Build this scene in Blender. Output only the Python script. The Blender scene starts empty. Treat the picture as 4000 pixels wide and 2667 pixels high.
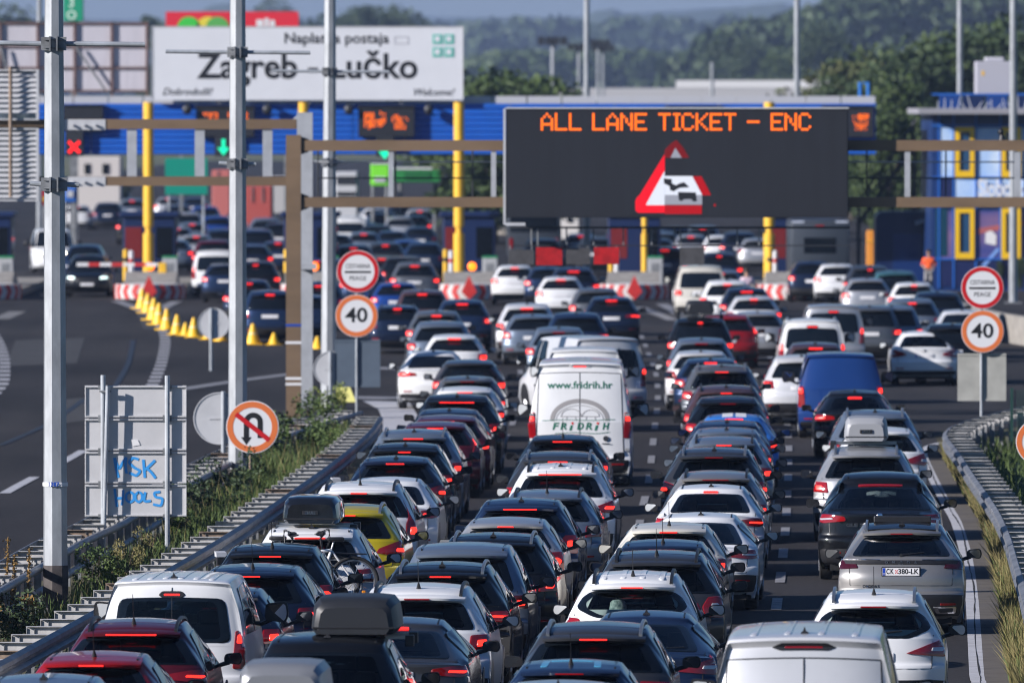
import bpy, bmesh, math, random
import numpy as np
from mathutils import Vector, Matrix
random.seed(7)
rng = np.random.default_rng(7)
SC = bpy.context.scene
COL = SC.collection

# ---------------------------------------------------------------- camera, sky, sun, exposure
F = 44000.0      # focal length in photo pixels (400 mm class lens)
HC = 7.75        # camera height on the overpass
YH = 385.0       # horizon row in the photo
cam_d = bpy.data.cameras.new("camera")
cam_d.sensor_width = 36.0
cam_d.lens = F * 36.0 / 4000.0
cam_d.clip_start = 1.0
cam_d.clip_end = 30000.0
cam_d.dof.use_dof = True
cam_d.dof.focus_distance = 155.0
cam_d.dof.aperture_fstop = 3.9
cam_d.dof.aperture_blades = 9
cam = bpy.data.objects.new("camera", cam_d)
cam.location = (0, 0, HC)
cam.rotation_euler = (math.radians(90) - math.atan((1333.5 - YH) / F), 0, 0)
COL.objects.link(cam)
SC.camera = cam

SUN_AZ = math.radians(243.0)   # clockwise from +Y: the sun stands left and a little behind the camera
SUN_EL = math.radians(22.0)
world = bpy.data.worlds.new("World")
SC.world = world
world.use_nodes = True
wn = world.node_tree
bg = wn.nodes["Background"]
sky = wn.nodes.new("ShaderNodeTexSky")
sky.sky_type = 'NISHITA'
sky.sun_disc = False
sky.sun_elevation = SUN_EL
sky.sun_rotation = SUN_AZ
sky.altitude = 120
sky.air_density = 1.2
sky.dust_density = 0.3
sky.ozone_density = 6.0
tint = wn.nodes.new("ShaderNodeMix"); tint.data_type = 'RGBA'; tint.blend_type = 'MULTIPLY'; tint.inputs[0].default_value = 1.0
tint.inputs[7].default_value = (.78, .94, 1.18, 1)      # the cool white balance of the photograph
wn.links.new(sky.outputs[0], tint.inputs[6]); wn.links.new(tint.outputs[2], bg.inputs[0])
bg.inputs[1].default_value = 0.05
sd = bpy.data.lights.new("sun", 'SUN')
sd.energy = 5.0
sd.angle = math.radians(0.5)
sd.color = (1.0, 0.945, 0.92)
sun = bpy.data.objects.new("sun", sd)
sv = Vector((math.sin(SUN_AZ) * math.cos(SUN_EL), math.cos(SUN_AZ) * math.cos(SUN_EL), math.sin(SUN_EL)))
sun.rotation_euler = sv.to_track_quat('Z', 'Y').to_euler()
sun.location = (-60, -20, 60)
COL.objects.link(sun)
SC.view_settings.view_transform = 'Standard'
SC.view_settings.look = 'None'
SC.view_settings.exposure = 0.50
SC.view_settings.gamma = 1.0
SC.view_settings.use_curve_mapping = False
SC.cycles.use_denoising = True
SC.cycles.filter_width = 1.0
SC.cycles.max_bounces = 6
SC.cycles.volume_bounces = 0
SC.cycles.caustics_reflective = False
SC.cycles.caustics_refractive = False

# ---------------------------------------------------------------- measuring the photograph
def wx(px, d): return (px - 2000.0) / F * d
def wz(py, d): return HC - (py - YH) / F * d
def gd(py, h=0.0): return F * (HC - h) / (py - YH)
def gp(px, py, h=0.0):
    d = gd(py, h)
    return (wx(px, d), d)

# ---------------------------------------------------------------- naming
def tag(o, label=None, cat=None, group=None, kind=None):
    if label: o["label"] = label
    if cat: o["category"] = cat
    if group: o["group"] = group
    if kind: o["kind"] = kind
    return o

def empty(name, loc, rz=0.0, label=None, cat=None, group=None, parent=None):
    o = bpy.data.objects.new(name, None)
    o.empty_display_size = 0.2
    o.location = loc
    o.rotation_euler = (0, 0, rz)
    COL.objects.link(o)
    if parent: o.parent = parent
    return tag(o, label, cat, group)

def add(name, mesh, parent=None, mat=None, loc=None, rot=None, scale=None):
    o = bpy.data.objects.new(name, mesh)
    COL.objects.link(o)
    if parent is not None: o.parent = parent
    if loc is not None: o.location = loc
    if rot is not None: o.rotation_euler = rot
    if scale is not None: o.scale = scale
    if mat is not None:
        if len(mesh.materials) == 0: mesh.materials.append(None)
        o.material_slots[0].link = 'OBJECT'
        o.material_slots[0].material = mat
    return o

# ---------------------------------------------------------------- materials
MATS = {}
def mat(name, col, rough=0.5, metal=0.0, coat=0.0, var=0.0, scale=3.0, emit=None, es=0.0, bump=0.0, spec=None, col2=None, stretch=None, detail=4.0):
    if name in MATS: return MATS[name]
    m = bpy.data.materials.new(name)
    m.use_nodes = True
    nt = m.node_tree
    b = nt.nodes["Principled BSDF"]
    b.inputs["Base Color"].default_value = (*col, 1)
    b.inputs["Roughness"].default_value = rough
    b.inputs["Metallic"].default_value = metal
    b.inputs["Coat Weight"].default_value = coat
    b.inputs["Coat Roughness"].default_value = 0.04
    if spec is not None: b.inputs["Specular IOR Level"].default_value = spec
    if emit:
        b.inputs["Emission Color"].default_value = (*emit, 1)
        b.inputs["Emission Strength"].default_value = es
    if var > 0 or bump > 0 or col2:
        tc = nt.nodes.new("ShaderNodeTexCoord")
        mp = nt.nodes.new("ShaderNodeMapping")
        nt.links.new(tc.outputs["Object"], mp.inputs[0])
        if stretch: mp.inputs["Scale"].default_value = stretch
        nz = nt.nodes.new("ShaderNodeTexNoise")
        nz.inputs["Scale"].default_value = scale
        nz.inputs["Detail"].default_value = detail
        nz.inputs["Roughness"].default_value = 0.65
        nt.links.new(mp.outputs[0], nz.inputs["Vector"])
        rp = nt.nodes.new("ShaderNodeValToRGB")
        c2 = col2 if col2 else tuple(min(1, c * (1 + var)) for c in col)
        c1 = col if col2 else tuple(c * (1 - var) for c in col)
        rp.color_ramp.elements[0].position = 0.35
        rp.color_ramp.elements[1].position = 0.65
        rp.color_ramp.elements[0].color = (*c1, 1)
        rp.color_ramp.elements[1].color = (*c2, 1)
        nt.links.new(nz.outputs[0], rp.inputs[0])
        nt.links.new(rp.outputs[0], b.inputs["Base Color"])
        if bump > 0:
            bm = nt.nodes.new("ShaderNodeBump")
            bm.inputs["Strength"].default_value = bump
            bm.inputs["Distance"].default_value = 0.02
            nt.links.new(nz.outputs[0], bm.inputs["Height"])
            nt.links.new(bm.outputs[0], b.inputs["Normal"])
    MATS[name] = m
    return m

M_STEEL = mat("galvanised_steel", (0.40, 0.43, 0.46), 0.5, 0.35, var=0.22, scale=2.5, stretch=(1, 1, 0.5))
M_STEEL_D = mat("weathered_steel", (0.22, 0.23, 0.24), 0.6, 0.3, var=0.3, scale=4)
M_RAIL = mat("guardrail_steel", (0.17, 0.18, 0.20), 0.5, 0.3, var=0.3, scale=1.5)
M_TREAD = mat("pale_steel", (0.50, 0.49, 0.48), 0.6, 0.15, var=0.25, scale=3.0)
M_RUST = mat("rusty_steel", (0.26, 0.19, 0.14), 0.75, 0.0, var=0.3, scale=5)
M_BROWN = mat("brown_coated_steel", (0.185, 0.125, 0.075), 0.5, 0.1, var=0.14, scale=.8, stretch=(0.5, 1, 1.5))
M_BLACK = mat("black_plastic", (0.012, 0.012, 0.014), 0.45)
M_RUB = mat("rubber", (0.012, 0.012, 0.013), 0.8)
M_DARK = mat("dark_metal", (0.03, 0.033, 0.04), 0.5, 0.2)
M_GLASS = mat("tinted_glass", (0.004, 0.006, 0.009), 0.03, 0.0, spec=0.40)
def see_through():
    m = bpy.data.materials.new("see_through_glass"); m.use_nodes = True
    nt = m.node_tree; nt.nodes.remove(nt.nodes["Principled BSDF"])
    tr = nt.nodes.new("ShaderNodeBsdfTransparent"); tr.inputs[0].default_value = (.56, .64, .62, 1)
    gl = nt.nodes.new("ShaderNodeBsdfGlossy"); gl.inputs[1].default_value = .03
    fr = nt.nodes.new("ShaderNodeFresnel"); fr.inputs[0].default_value = 1.40
    mx = nt.nodes.new("ShaderNodeMixShader")
    nt.links.new(fr.outputs[0], mx.inputs[0]); nt.links.new(tr.outputs[0], mx.inputs[1]); nt.links.new(gl.outputs[0], mx.inputs[2])
    nt.links.new(mx.outputs[0], nt.nodes["Material Output"].inputs[0])
    return m
M_GLASS2 = see_through()
M_SEAT = mat("dark_seat", (0.016, 0.016, 0.018), 0.85)
M_MIRROR = mat("mirror_glass", (0.75, 0.78, 0.8), 0.02, 1.0)
M_LAMP = mat("red_lens", (0.26, 0.004, 0.006), 0.08, 0, coat=1.0)
M_LAMPD = mat("dark_red_lens", (0.05, 0.003, 0.005), 0.08, 0, coat=1.0)
M_LIT = mat("lit_brake_lamp", (0.5, 0.01, 0.01), 0.3, emit=(1.0, 0.028, 0.015), es=1.9)
M_LIT2 = mat("lit_brake_strip", (0.5, 0.01, 0.01), 0.3, emit=(1.0, 0.025, 0.018), es=1.3)
M_CLEARL = mat("clear_lens", (0.5, 0.5, 0.52), 0.1, 0.2, coat=1.0)
M_HEAD = mat("lit_headlamp", (0.8, 0.8, 0.8), 0.2, emit=(0.75, 1.0, 0.95), es=1.4)
M_HEADW = mat("warm_headlamp", (0.8, 0.8, 0.8), 0.2, emit=(1.0, 0.85, 0.6), es=12)
M_PLATE = mat("plate_white", (0.72, 0.72, 0.74), 0.4)
M_PBLUE = mat("plate_blue", (0.01, 0.05, 0.4), 0.4)
M_INK = mat("black_ink", (0.01, 0.01, 0.012), 0.5)
M_CHROME = mat("chrome", (0.7, 0.7, 0.72), 0.12, 1.0)
M_ALLOY = mat("alloy_rim", (0.32, 0.33, 0.35), 0.3, 0.8)
M_UNDER = mat("underbody", (0.01, 0.01, 0.01), 0.9)
M_BOXB = mat("matt_black_box", (0.02, 0.022, 0.026), 0.45, spec=0.4)
M_BOXG = mat("gloss_black_box", (0.008, 0.009, 0.011), 0.12, coat=1.0)
M_BOXS = mat("silver_box", (0.23, 0.24, 0.26), 0.35, 0.3)
M_WHITE = mat("white_sheet", (0.74, 0.74, 0.75), 0.5)
M_SIGNW = mat("sign_white", (0.70, 0.71, 0.73), 0.45)
M_SIGNR = mat("sign_red", (0.52, 0.010, 0.014), 0.4)
M_SIGNO = mat("sign_faded_orange", (0.68, 0.17, 0.045), 0.45)
M_SIGNG = mat("sign_grey_back", (0.52, 0.53, 0.55), 0.5, 0.1, var=0.06, scale=3)
M_YEL = mat("signal_yellow", (0.82, 0.48, 0.03), 0.45, var=0.06, scale=2)
M_PLBLUE = mat("canopy_blue", (0.008, 0.105, 0.50), 0.45, var=0.06, scale=0.6)
M_NAVY = mat("booth_navy", (0.006, 0.018, 0.075), 0.4)
M_CONC = mat("concrete", (0.30, 0.28, 0.25), 0.85, var=0.2, scale=2.5, bump=0.2)
M_CHEVR = mat("chevron_red", (0.55, 0.03, 0.025), 0.5, var=0.2, scale=6)
M_LEDO = mat("amber_led", (0.3, 0.05, 0.0), 0.4, emit=(1.0, 0.15, 0.006), es=1.2)
M_LEDR = mat("red_led", (0.3, 0.0, 0.0), 0.4, emit=(1.0, 0.006, 0.025), es=.62)
M_LEDRD = mat("dim_red_led", (0.2, 0.0, 0.0), 0.4, emit=(0.6, 0.003, 0.012), es=0.36)
M_LEDW = mat("white_led", (0.3, 0.3, 0.3), 0.4, emit=(0.78, 0.84, 1.0), es=0.5)
M_LEDWD = mat("dim_white_led", (0.2, 0.2, 0.2), 0.4, emit=(0.5, 0.55, 0.75), es=0.22)
M_LEDG = mat("green_led", (0.0, 0.3, 0.1), 0.4, emit=(0.01, 0.8, 0.45), es=0.9)
M_ORANGE = mat("orange_beacon", (0.6, 0.1, 0.0), 0.4, emit=(1.0, 0.2, 0.005), es=2.2)
M_LED_FACE = mat("led_face", (0.013, 0.015, 0.021), 0.55, var=0.12, scale=1.2, stretch=(3, 1, 0.3))

def asphalt():
    m = bpy.data.materials.new("asphalt")
    m.use_nodes = True
    nt = m.node_tree
    b = nt.nodes["Principled BSDF"]
    b.inputs["Roughness"].default_value = 0.85
    b.inputs["Specular IOR Level"].default_value = 0.12
    geo = nt.nodes.new("ShaderNodeNewGeometry")
    def noise(scale, sc=(1, 1, 1), det=5):
        mp = nt.nodes.new("ShaderNodeMapping")
        mp.inputs["Scale"].default_value = sc
        nt.links.new(geo.outputs["Position"], mp.inputs[0])
        n = nt.nodes.new("ShaderNodeTexNoise")
        n.inputs["Scale"].default_value = scale
        n.inputs["Detail"].default_value = det
        nt.links.new(mp.outputs[0], n.inputs["Vector"])
        return n
    n1 = noise(0.35, (1.6, 0.12, 1))
    n2 = noise(9.0)
    n3 = noise(0.06)
    mx = nt.nodes.new("ShaderNodeMath"); mx.operation = 'ADD'
    nt.links.new(n1.outputs[0], mx.inputs[0]); nt.links.new(n2.outputs[0], mx.inputs[1])
    mx2 = nt.nodes.new("ShaderNodeMath"); mx2.operation = 'ADD'
    nt.links.new(mx.outputs[0], mx2.inputs[0]); nt.links.new(n3.outputs[0], mx2.inputs[1])
    rp = nt.nodes.new("ShaderNodeValToRGB")
    rp.color_ramp.elements[0].position = 0.38 ; rp.color_ramp.elements[1].position = 0.62
    dv = nt.nodes.new("ShaderNodeMath"); dv.operation = 'DIVIDE'; dv.inputs[1].default_value = 3.0
    nt.links.new(mx2.outputs[0], dv.inputs[0]); nt.links.new(dv.outputs[0], rp.inputs[0])
    rp.color_ramp.elements[0].color = (0.022, 0.0213, 0.023, 1)
    rp.color_ramp.elements[1].color = (0.054, 0.0505, 0.051, 1)
    nt.links.new(rp.outputs[0], b.inputs["Base Color"])
    bp = nt.nodes.new("ShaderNodeBump"); bp.inputs["Strength"].default_value = 0.25; bp.inputs["Distance"].default_value = 0.01
    n4 = noise(60.0)
    nt.links.new(n4.outputs[0], bp.inputs["Height"]); nt.links.new(bp.outputs[0], b.inputs["Normal"])
    return m
M_ASPH = asphalt()
M_SHOULD = mat("worn_shoulder", (0.105, 0.092, 0.08), 0.9, var=0.2, scale=1.5)
M_LINE = mat("road_paint", (0.24, 0.24, 0.25), 0.7, var=0.3, scale=4.0)
M_LINEB = mat("road_paint_bright", (0.48, 0.48, 0.50), 0.7, var=0.12, scale=3.0)
M_SOIL = mat("dry_grass_ground", (0.055, 0.060, 0.022), 0.95, col2=(0.12, 0.10, 0.05), scale=0.5)
M_FIELD = mat("meadow", (0.06, 0.085, 0.03), 0.95, col2=(0.14, 0.13, 0.06), scale=0.01)
M_LEAF = [mat("foliage_a", (0.030, 0.060, 0.014), 0.7, col2=(0.065, 0.10, 0.022), scale=0.8),
          mat("foliage_b", (0.022, 0.045, 0.014), 0.7, col2=(0.050, 0.080, 0.025), scale=0.8),
          mat("foliage_c", (0.055, 0.075, 0.018), 0.7, col2=(0.10, 0.105, 0.03), scale=0.8)]
M_BARK = mat("bark", (0.06, 0.045, 0.032), 0.9, var=0.3, scale=4)
M_GRASS = mat("verge_grass_blade", (0.10, 0.10, 0.025), 0.8, col2=(0.27, 0.22, 0.09), scale=1.2)
M_WEED = mat("weed_green", (0.030, 0.062, 0.010), 0.75, col2=(0.10, 0.145, 0.028), scale=1.5)
M_DRY = mat("dry_stalk", (0.20, 0.12, 0.035), 0.85, var=0.3, scale=10)

# ---------------------------------------------------------------- mesh builder
class MB:
    def __init__(s): s.v = []; s.f = []
    def add(s, vs, fs):
        n = len(s.v)
        s.v += [tuple(map(float, p)) for p in vs]
        s.f += [tuple(i + n for i in q) for q in fs]
        return s
    def box(s, x0, x1, y0, y1, z0, z1):
        return s.add([(x0, y0, z0), (x1, y0, z0), (x1, y1, z0), (x0, y1, z0), (x0, y0, z1), (x1, y0, z1), (x1, y1, z1), (x0, y1, z1)],
                     [(0, 3, 2, 1), (4, 5, 6, 7), (0, 1, 5, 4), (1, 2, 6, 5), (2, 3, 7, 6), (3, 0, 4, 7)])
    def bbox(s, x0, x1, y0, y1, z0, z1, b=0.02):
        """box with its edges bevelled"""
        bm = bmesh.new()
        bmesh.ops.create_cube(bm, size=1.0)
        for v in bm.verts:
            v.co = Vector(((x0 + x1) / 2 + v.co.x * (x1 - x0), (y0 + y1) / 2 + v.co.y * (y1 - y0), (z0 + z1) / 2 + v.co.z * (z1 - z0)))
        bmesh.ops.bevel(bm, geom=list(bm.edges), offset=b, segments=2, profile=0.5, affect='EDGES')
        bm.verts.index_update()
        s.add([v.co for v in bm.verts], [[v.index for v in f.verts] for f in bm.faces])
        bm.free()
        return s
    def cyl(s, p0, p1, r0, r1=None, n=10, caps=True):
        r1 = r0 if r1 is None else r1
        a, b = Vector(p0), Vector(p1)
        d = (b - a).normalized()
        u = d.orthogonal().normalized(); w = d.cross(u)
        vs = []
        for (c, r) in ((a, r0), (b, r1)):
            for i in range(n):
                t = 2 * math.pi * (i + 0.5) / n
                vs.append(c + (u * math.cos(t) + w * math.sin(t)) * r)
        fs = [(i, (i + 1) % n, n + (i + 1) % n, n + i) for i in range(n)]
        if caps: fs += [tuple(range(n))[::-1], tuple(range(n, 2 * n))]
        return s.add(vs, fs)
    def tube(s, pts, r, n=8):
        for a, b in zip(pts[:-1], pts[1:]): s.cyl(a, b, r, r, n)
        return s
    def prism(s, poly, y0, y1):
        """polygon of (x, z) extruded from y0 to y1"""
        n = len(poly)
        vs = [(x, y0, z) for x, z in poly] + [(x, y1, z) for x, z in poly]
        fs = [tuple(range(n)), tuple(range(n, 2 * n))[::-1]] + [(i, n + i, n + (i + 1) % n, (i + 1) % n) for i in range(n)]
        return s.add(vs, fs)
    def prismx(s, poly, x0, x1):
        n = len(poly)
        vs = [(x0, y, z) for y, z in poly] + [(x1, y, z) for y, z in poly]
        fs = [tuple(range(n)), tuple(range(n, 2 * n))[::-1]] + [(i, n + i, n + (i + 1) % n, (i + 1) % n) for i in range(n)]
        return s.add(vs, fs)
    def sphere(s, c, rx, ry, rz, nu=10, nv=6):
        vs = []
        for j in range(nv + 1):
            th = math.pi * j / nv
            for i in range(nu):
                ph = 2 * math.pi * i / nu
                vs.append((c[0] + rx * math.sin(th) * math.cos(ph), c[1] + ry * math.sin(th) * math.sin(ph), c[2] + rz * math.cos(th)))
        fs = [(j * nu + i, (j + 1) * nu + i, (j + 1) * nu + (i + 1) % nu, j * nu + (i + 1) % nu) for j in range(nv) for i in range(nu)]
        return s.add(vs, fs)
    def mesh(s, name, smooth=False, angle=35, fix=True):
        me = bpy.data.meshes.new(name)
        me.from_pydata(s.v, [], s.f)
        if fix:
            bm = bmesh.new(); bm.from_mesh(me)
            if smooth: bmesh.ops.remove_doubles(bm, verts=bm.verts, dist=1e-5)
            bmesh.ops.recalc_face_normals(bm, faces=bm.faces)
            bm.to_mesh(me); bm.free()
        if smooth:
            me.polygons.foreach_set("use_smooth", [True] * len(me.polygons))
            me.set_sharp_from_angle(angle=math.radians(angle))
        me.update()
        return me
    def build(s, name, m, parent=None, smooth=False, angle=35, loc=None, rot=None):
        return add(name, s.mesh(name, smooth, angle), parent, m, loc, rot)

def raw_mesh(name, V, Q):
    """fast mesh from numpy arrays of vertices and equal-sized faces"""
    me = bpy.data.meshes.new(name)
    k = Q.shape[1]
    me.vertices.add(len(V)); me.vertices.foreach_set("co", V.astype(np.float32).ravel())
    me.loops.add(Q.size); me.loops.foreach_set("vertex_index", Q.astype(np.int32).ravel())
    me.polygons.add(len(Q)); me.polygons.foreach_set("loop_start", np.arange(0, Q.size, k, dtype=np.int32))
    me.update(calc_edges=True); me.validate()
    return me

_txt = {}
def text_mesh(s, size, depth=0.0, shear=0.0, sx=1.0, bold=0.0, align='CENTER'):
    key = (s, size, depth, shear, sx, bold, align)
    if key in _txt: return _txt[key]
    c = bpy.data.curves.new("txt", 'FONT')
    c.body = s; c.size = size; c.shear = shear; c.extrude = depth; c.offset = bold
    c.align_x = align; c.align_y = 'CENTER'; c.resolution_u = 3
    o = bpy.data.objects.new("txt", c)
    COL.objects.link(o)
    dg = bpy.context.evaluated_depsgraph_get()
    me = bpy.data.meshes.new_from_object(o.evaluated_get(dg))
    bpy.data.objects.remove(o)
    me.materials.clear()
    me.name = "lettering"
    # stand the letters up: text x -> x, text y -> z, facing -Y
    co = np.zeros(len(me.vertices) * 3); me.vertices.foreach_get("co", co); co = co.reshape(-1, 3)
    co = np.stack([co[:, 0] * sx, -co[:, 2], co[:, 1]], 1)
    me.vertices.foreach_set("co", co.ravel()); me.update()
    _txt[key] = me
    return me
def lettering(s, size, m, parent, loc, name="lettering", width=None, rot=None, **k):
    me = text_mesh(s, size, **k)
    o = add(name, me, parent, m, loc, rot)
    if width:
        co = np.zeros(len(me.vertices) * 3); me.vertices.foreach_get("co", co); co = co.reshape(-1, 3)
        w = co[:, 0].max() - co[:, 0].min()
        o.scale = (width / w, 1, 1)
    return o
# ---------------------------------------------------------------- vehicle builder
# local axes: y = 0 at the rear bumper and forward, x to the right, z up
def crom(P, sub=4):
    """Catmull-Rom through the rows of P"""
    P = np.asarray(P, float); out = []
    n = len(P)
    for i in range(n - 1):
        p0, p1, p2, p3 = P[max(i - 1, 0)], P[i], P[i + 1], P[min(i + 2, n - 1)]
        for k in range(sub):
            t = k / sub
            m1, m2 = (p2 - p0) * 0.36, (p3 - p1) * 0.36
            out.append((2 * t**3 - 3 * t**2 + 1) * p1 + (t**3 - 2 * t**2 + t) * m1 + (-2 * t**3 + 3 * t**2) * p2 + (t**3 - t**2) * m2)
    out.append(P[-1])
    return np.array(out)

class Shape:
    """the outer skin of one kind of vehicle"""
    def __init__(s, L, W, H, zb, zt, yb, yt, wr, zbump=0.66, boot=None, gw=0.90, belt=0.92, yfr=None, ycowl=None, zhood=0.88, rtg=0.06, round_=0.24, van=False, hi=0.0):
        s.L, s.W, s.H, s.zb, s.zt, s.yb, s.yt, s.wr, s.belt = L, W, H, zb, zt, yb, yt, wr, belt
        hw = W / 2; s.hw = hw; s.van = van
        yfr = yfr or L * 0.54; ycowl = ycowl or L * 0.73
        s.yfr, s.ycowl = yfr, ycowl
        R = round_
        P = [(0.16, 0.24, hw * .88, .14, 0), (.05, .31, hw * .94, R * .9, 0), (.005, .42, hw * .975, R, 0), (0.0, zbump - .06, hw * .985, R, 0),
             (.02, zbump, hw * .985, R, 0.0), (rtg, zbump + .035, hw * .975, R, 0)]
        if boot:
            zd, yd = boot      # boot lid edge height, its length
            P += [(rtg + .02, (zbump + zd) / 2 + .02, hw * .965, R, .005), (rtg + .015, zd - .02, hw * .93, R * 1.1, .02), (rtg + .06, zd, hw * .91, R, .025),
                  (yb - .06, zb - .012, hw * .865, .10, .025), (yb, zb, hw * .845, .07, .02)]
        else:
            P += [(rtg + .012, (zbump + zb) / 2, hw * .970, R, .005),
                  (yb - .025 * (yb > .1), zb - .04, hw * (gw + .035), R, .01), (yb, zb, hw * gw, R * .95, .012)]
        wb_ = P[-1][2]
        P += [((yb * .48 + yt * .52) - (.02 if not van else 0), zb * .48 + zt * .52, wb_ * .46 + wr * 1.04 * .54, R * .85, .018),
              (yt, zt, wr * 1.035, R * .7, .025)]
        s.n_rear_cp = len(P)
        gap = max(H - zt, .03)
        if van:
            P += [(yt + .03, zt + gap * .6, wr * 1.01, .10, .035), (yt + .12, H - .02, wr * .985, .05, .035)]
        else:
            P += [(yt + .12, zt + gap * .55, wr * 1.01, .12, .03), (yt + .45, H - .018, wr, .05, .035)]
        s.n_roof0 = len(P) - 1
        P += [((yt + yfr) / 2 + .2, H, wr * .985, .02, .04), (yfr, H - .045, wr * .955, -.08, .05)]
        s.n_roof1 = len(P) - 1
        P += [((yfr + ycowl) / 2, (H + zhood) / 2 + .07, (wr * .955 + hw * .84) / 2, -.14, .05), (ycowl, zhood + .03, hw * .84, -.18, .04)]
        P += [((ycowl + L) / 2, zhood - .03, hw * .82, -.16, .05), (L - .22, zhood - .12, hw * .83, -.22, .05),
              (L - .05, max(.58, zhood - .24), hw * .86, -.26, .02), (L, .47, hw * .90, -.28, 0), (L - .03, .32, hw * .90, -.28, 0), (L - .14, .24, hw * .86, -.2, 0)]
        P = np.array(P)
        SUB = 4
        D = crom(P, SUB)
        s.D = D
        s.ir = (s.n_rear_cp - 1) * SUB + 2 * SUB       # rear part up to the roof
        s.iw = (s.n_rear_cp - 1) * SUB
        s.i0, s.i1 = s.n_roof0 * SUB, s.n_roof1 * SUB
        rear = D[:s.ir + 1]
        z = np.maximum.accumulate(rear[:, 1] + np.arange(len(rear)) * 1e-5)
        s._rz, s._r = z, rear
        s.zroof_end = z[-1]
        fr = D[s.i1:][::-1]
        s._fz, s._f = np.maximum.accumulate(fr[:, 1] + np.arange(len(fr)) * 1e-5), fr
        # side edge of the greenhouse
        ed = D[:, 0] + D[:, 3]
        s._ey = np.maximum.accumulate(ed + np.arange(len(ed)) * 1e-6)
        s._ez = D[:, 1] - D[:, 4]
        s._ew = D[:, 2]
        s._ewz = D[:, 2]
    def plan(s, y):
        y = np.asarray(y, float)
        r = np.clip(1 - y / .55, 0, 1); f = np.clip((y - (s.L - .9)) / .9, 0, 1)
        return 1 - .055 * r**2 - .10 * f**2
    def vert(s, z):
        return np.interp(z, [.15, .22, .34, .55, .75, s.belt, s.belt + .1], [.93, .955, .985, .998, 1.0, .972, .95])
    def rear(s, x, z):
        x = np.asarray(x, float); z = np.asarray(z, float)
        y0 = np.interp(z, s._rz, s._r[:, 0]); w = np.interp(z, s._rz, s._r[:, 2]); R = np.interp(z, s._rz, s._r[:, 3]); k = np.interp(z, s._rz, s._r[:, 4])
        t = np.clip(np.abs(x) / w, 0, 1)
        e = np.maximum(np.abs(x) - w, 0)
        return np.stack([np.sign(x) * np.minimum(np.abs(x), w + .004), y0 + R * t**3.2 + e * 1.0, z - k * t**2], -1)
    def front(s, x, z):
        x = np.asarray(x, float); z = np.asarray(z, float)
        y0 = np.interp(z, s._fz, s._f[:, 0]); w = np.interp(z, s._fz, s._f[:, 2]); R = np.interp(z, s._fz, s._f[:, 3]); k = np.interp(z, s._fz, s._f[:, 4])
        t = np.clip(np.abs(x) / w, 0, 1)
        e = np.maximum(np.abs(x) - w, 0)
        return np.stack([np.sign(x) * np.minimum(np.abs(x), w + .004), y0 + R * t**3.2 - e, z - k * t**2], -1)
    def roof(s, x, y):
        x = np.asarray(x, float); y = np.asarray(y, float)
        a = s.D[s.i0 - 4:s.i1 + 5]
        z0 = np.interp(y, a[:, 0], a[:, 1]); w = np.interp(y, a[:, 0], a[:, 2]); k = np.interp(y, a[:, 0], a[:, 4])
        return np.stack([x, y, z0 - k * np.clip(np.abs(x) / w, 0, 1.1)**2], -1)
    def side(s, y, z, sgn):
        y = np.asarray(y, float); z = np.asarray(z, float)
        we = np.interp(y, s._ey, s._ew); ze = np.interp(y, s._ey, s._ez)
        wb = s.hw * .972 * s.plan(y); zb = s.belt
        t = np.clip((z - zb) / np.maximum(ze - zb, .05), 0, 1)
        x = wb + (we - wb) * t + .03 * 4 * t * (1 - t)
        x = np.where(z < zb, s.hw * s.plan(y) * s.vert(z), x)
        return np.stack([sgn * x, y, z], -1)
    def body(s, hole=None):
        T = np.array([0, .22, .44, .64, .80, .90, .96, 1.0])
        D = s.D; rings = []
        NS = 9
        for i, (y, z, w, R, k) in enumerate(D):
            top = [(w * t, y + R * t**3.2, z - k * t**2 - (.010 if t == 1 else 0)) for t in T]
            xe, ye, ze = top[-1]
            sidep = []
            if ze > s.belt + .06:
                wb = s.hw * .972 * float(s.plan(ye))
                for q in (.93, .6, .25):
                    zz = s.belt + (ze - s.belt) * q
                    xx = wb + (xe - wb) * q + .03 * 4 * q * (1 - q)
                    sidep.append((xx, ye, zz))
                lev = [s.belt, s.belt - .06, .74, .52, .34, .2]
            else:
                lev = [ze - .012 - (ze - .2) * q for q in (.0, .04, .1, .2, .34, .5, .66, .84, 1.0)]
            for zz in lev:
                xx = s.hw * float(s.plan(ye)) * float(s.vert(zz))
                if ze <= s.belt + .06:
                    b = min(1.0, (ze - zz) / .16)
                    xx = max(xe * (1 - b) + max(xx, xe * .97) * b, 0) if zz > .3 else min(xx, xe)
                sidep.append((xx, ye, zz))
            rings.append(top + sidep)
        R_ = np.array(rings)           # n x m x 3
        n, m = R_.shape[:2]
        V = list(map(tuple, R_.reshape(-1, 3))) + [(-a, b, c) for a, b, c in R_.reshape(-1, 3)]
        N = n * m; Fc = []
        ra, rb = (s.n_rear_cp - 3) * 4 + 1, (s.n_rear_cp - 1) * 4 - 1
        wa, wb2 = s.n_roof1 * 4 + 2, (s.n_roof1 + 2) * 4 - 2
        for i in range(n - 1):
            for j in range(m - 1):
                if hole is not None and ((ra + (hole == 5) <= i < rb and j < min(hole, 4)) or (wa <= i < wb2 and j < 3)): continue
                a, b, c, d = i * m + j, i * m + j + 1, (i + 1) * m + j + 1, (i + 1) * m + j
                Fc.append((a, b, c, d)); Fc.append((N + a, N + d, N + c, N + b))
        mb = MB(); mb.v = V; mb.f = Fc
        return mb

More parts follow.
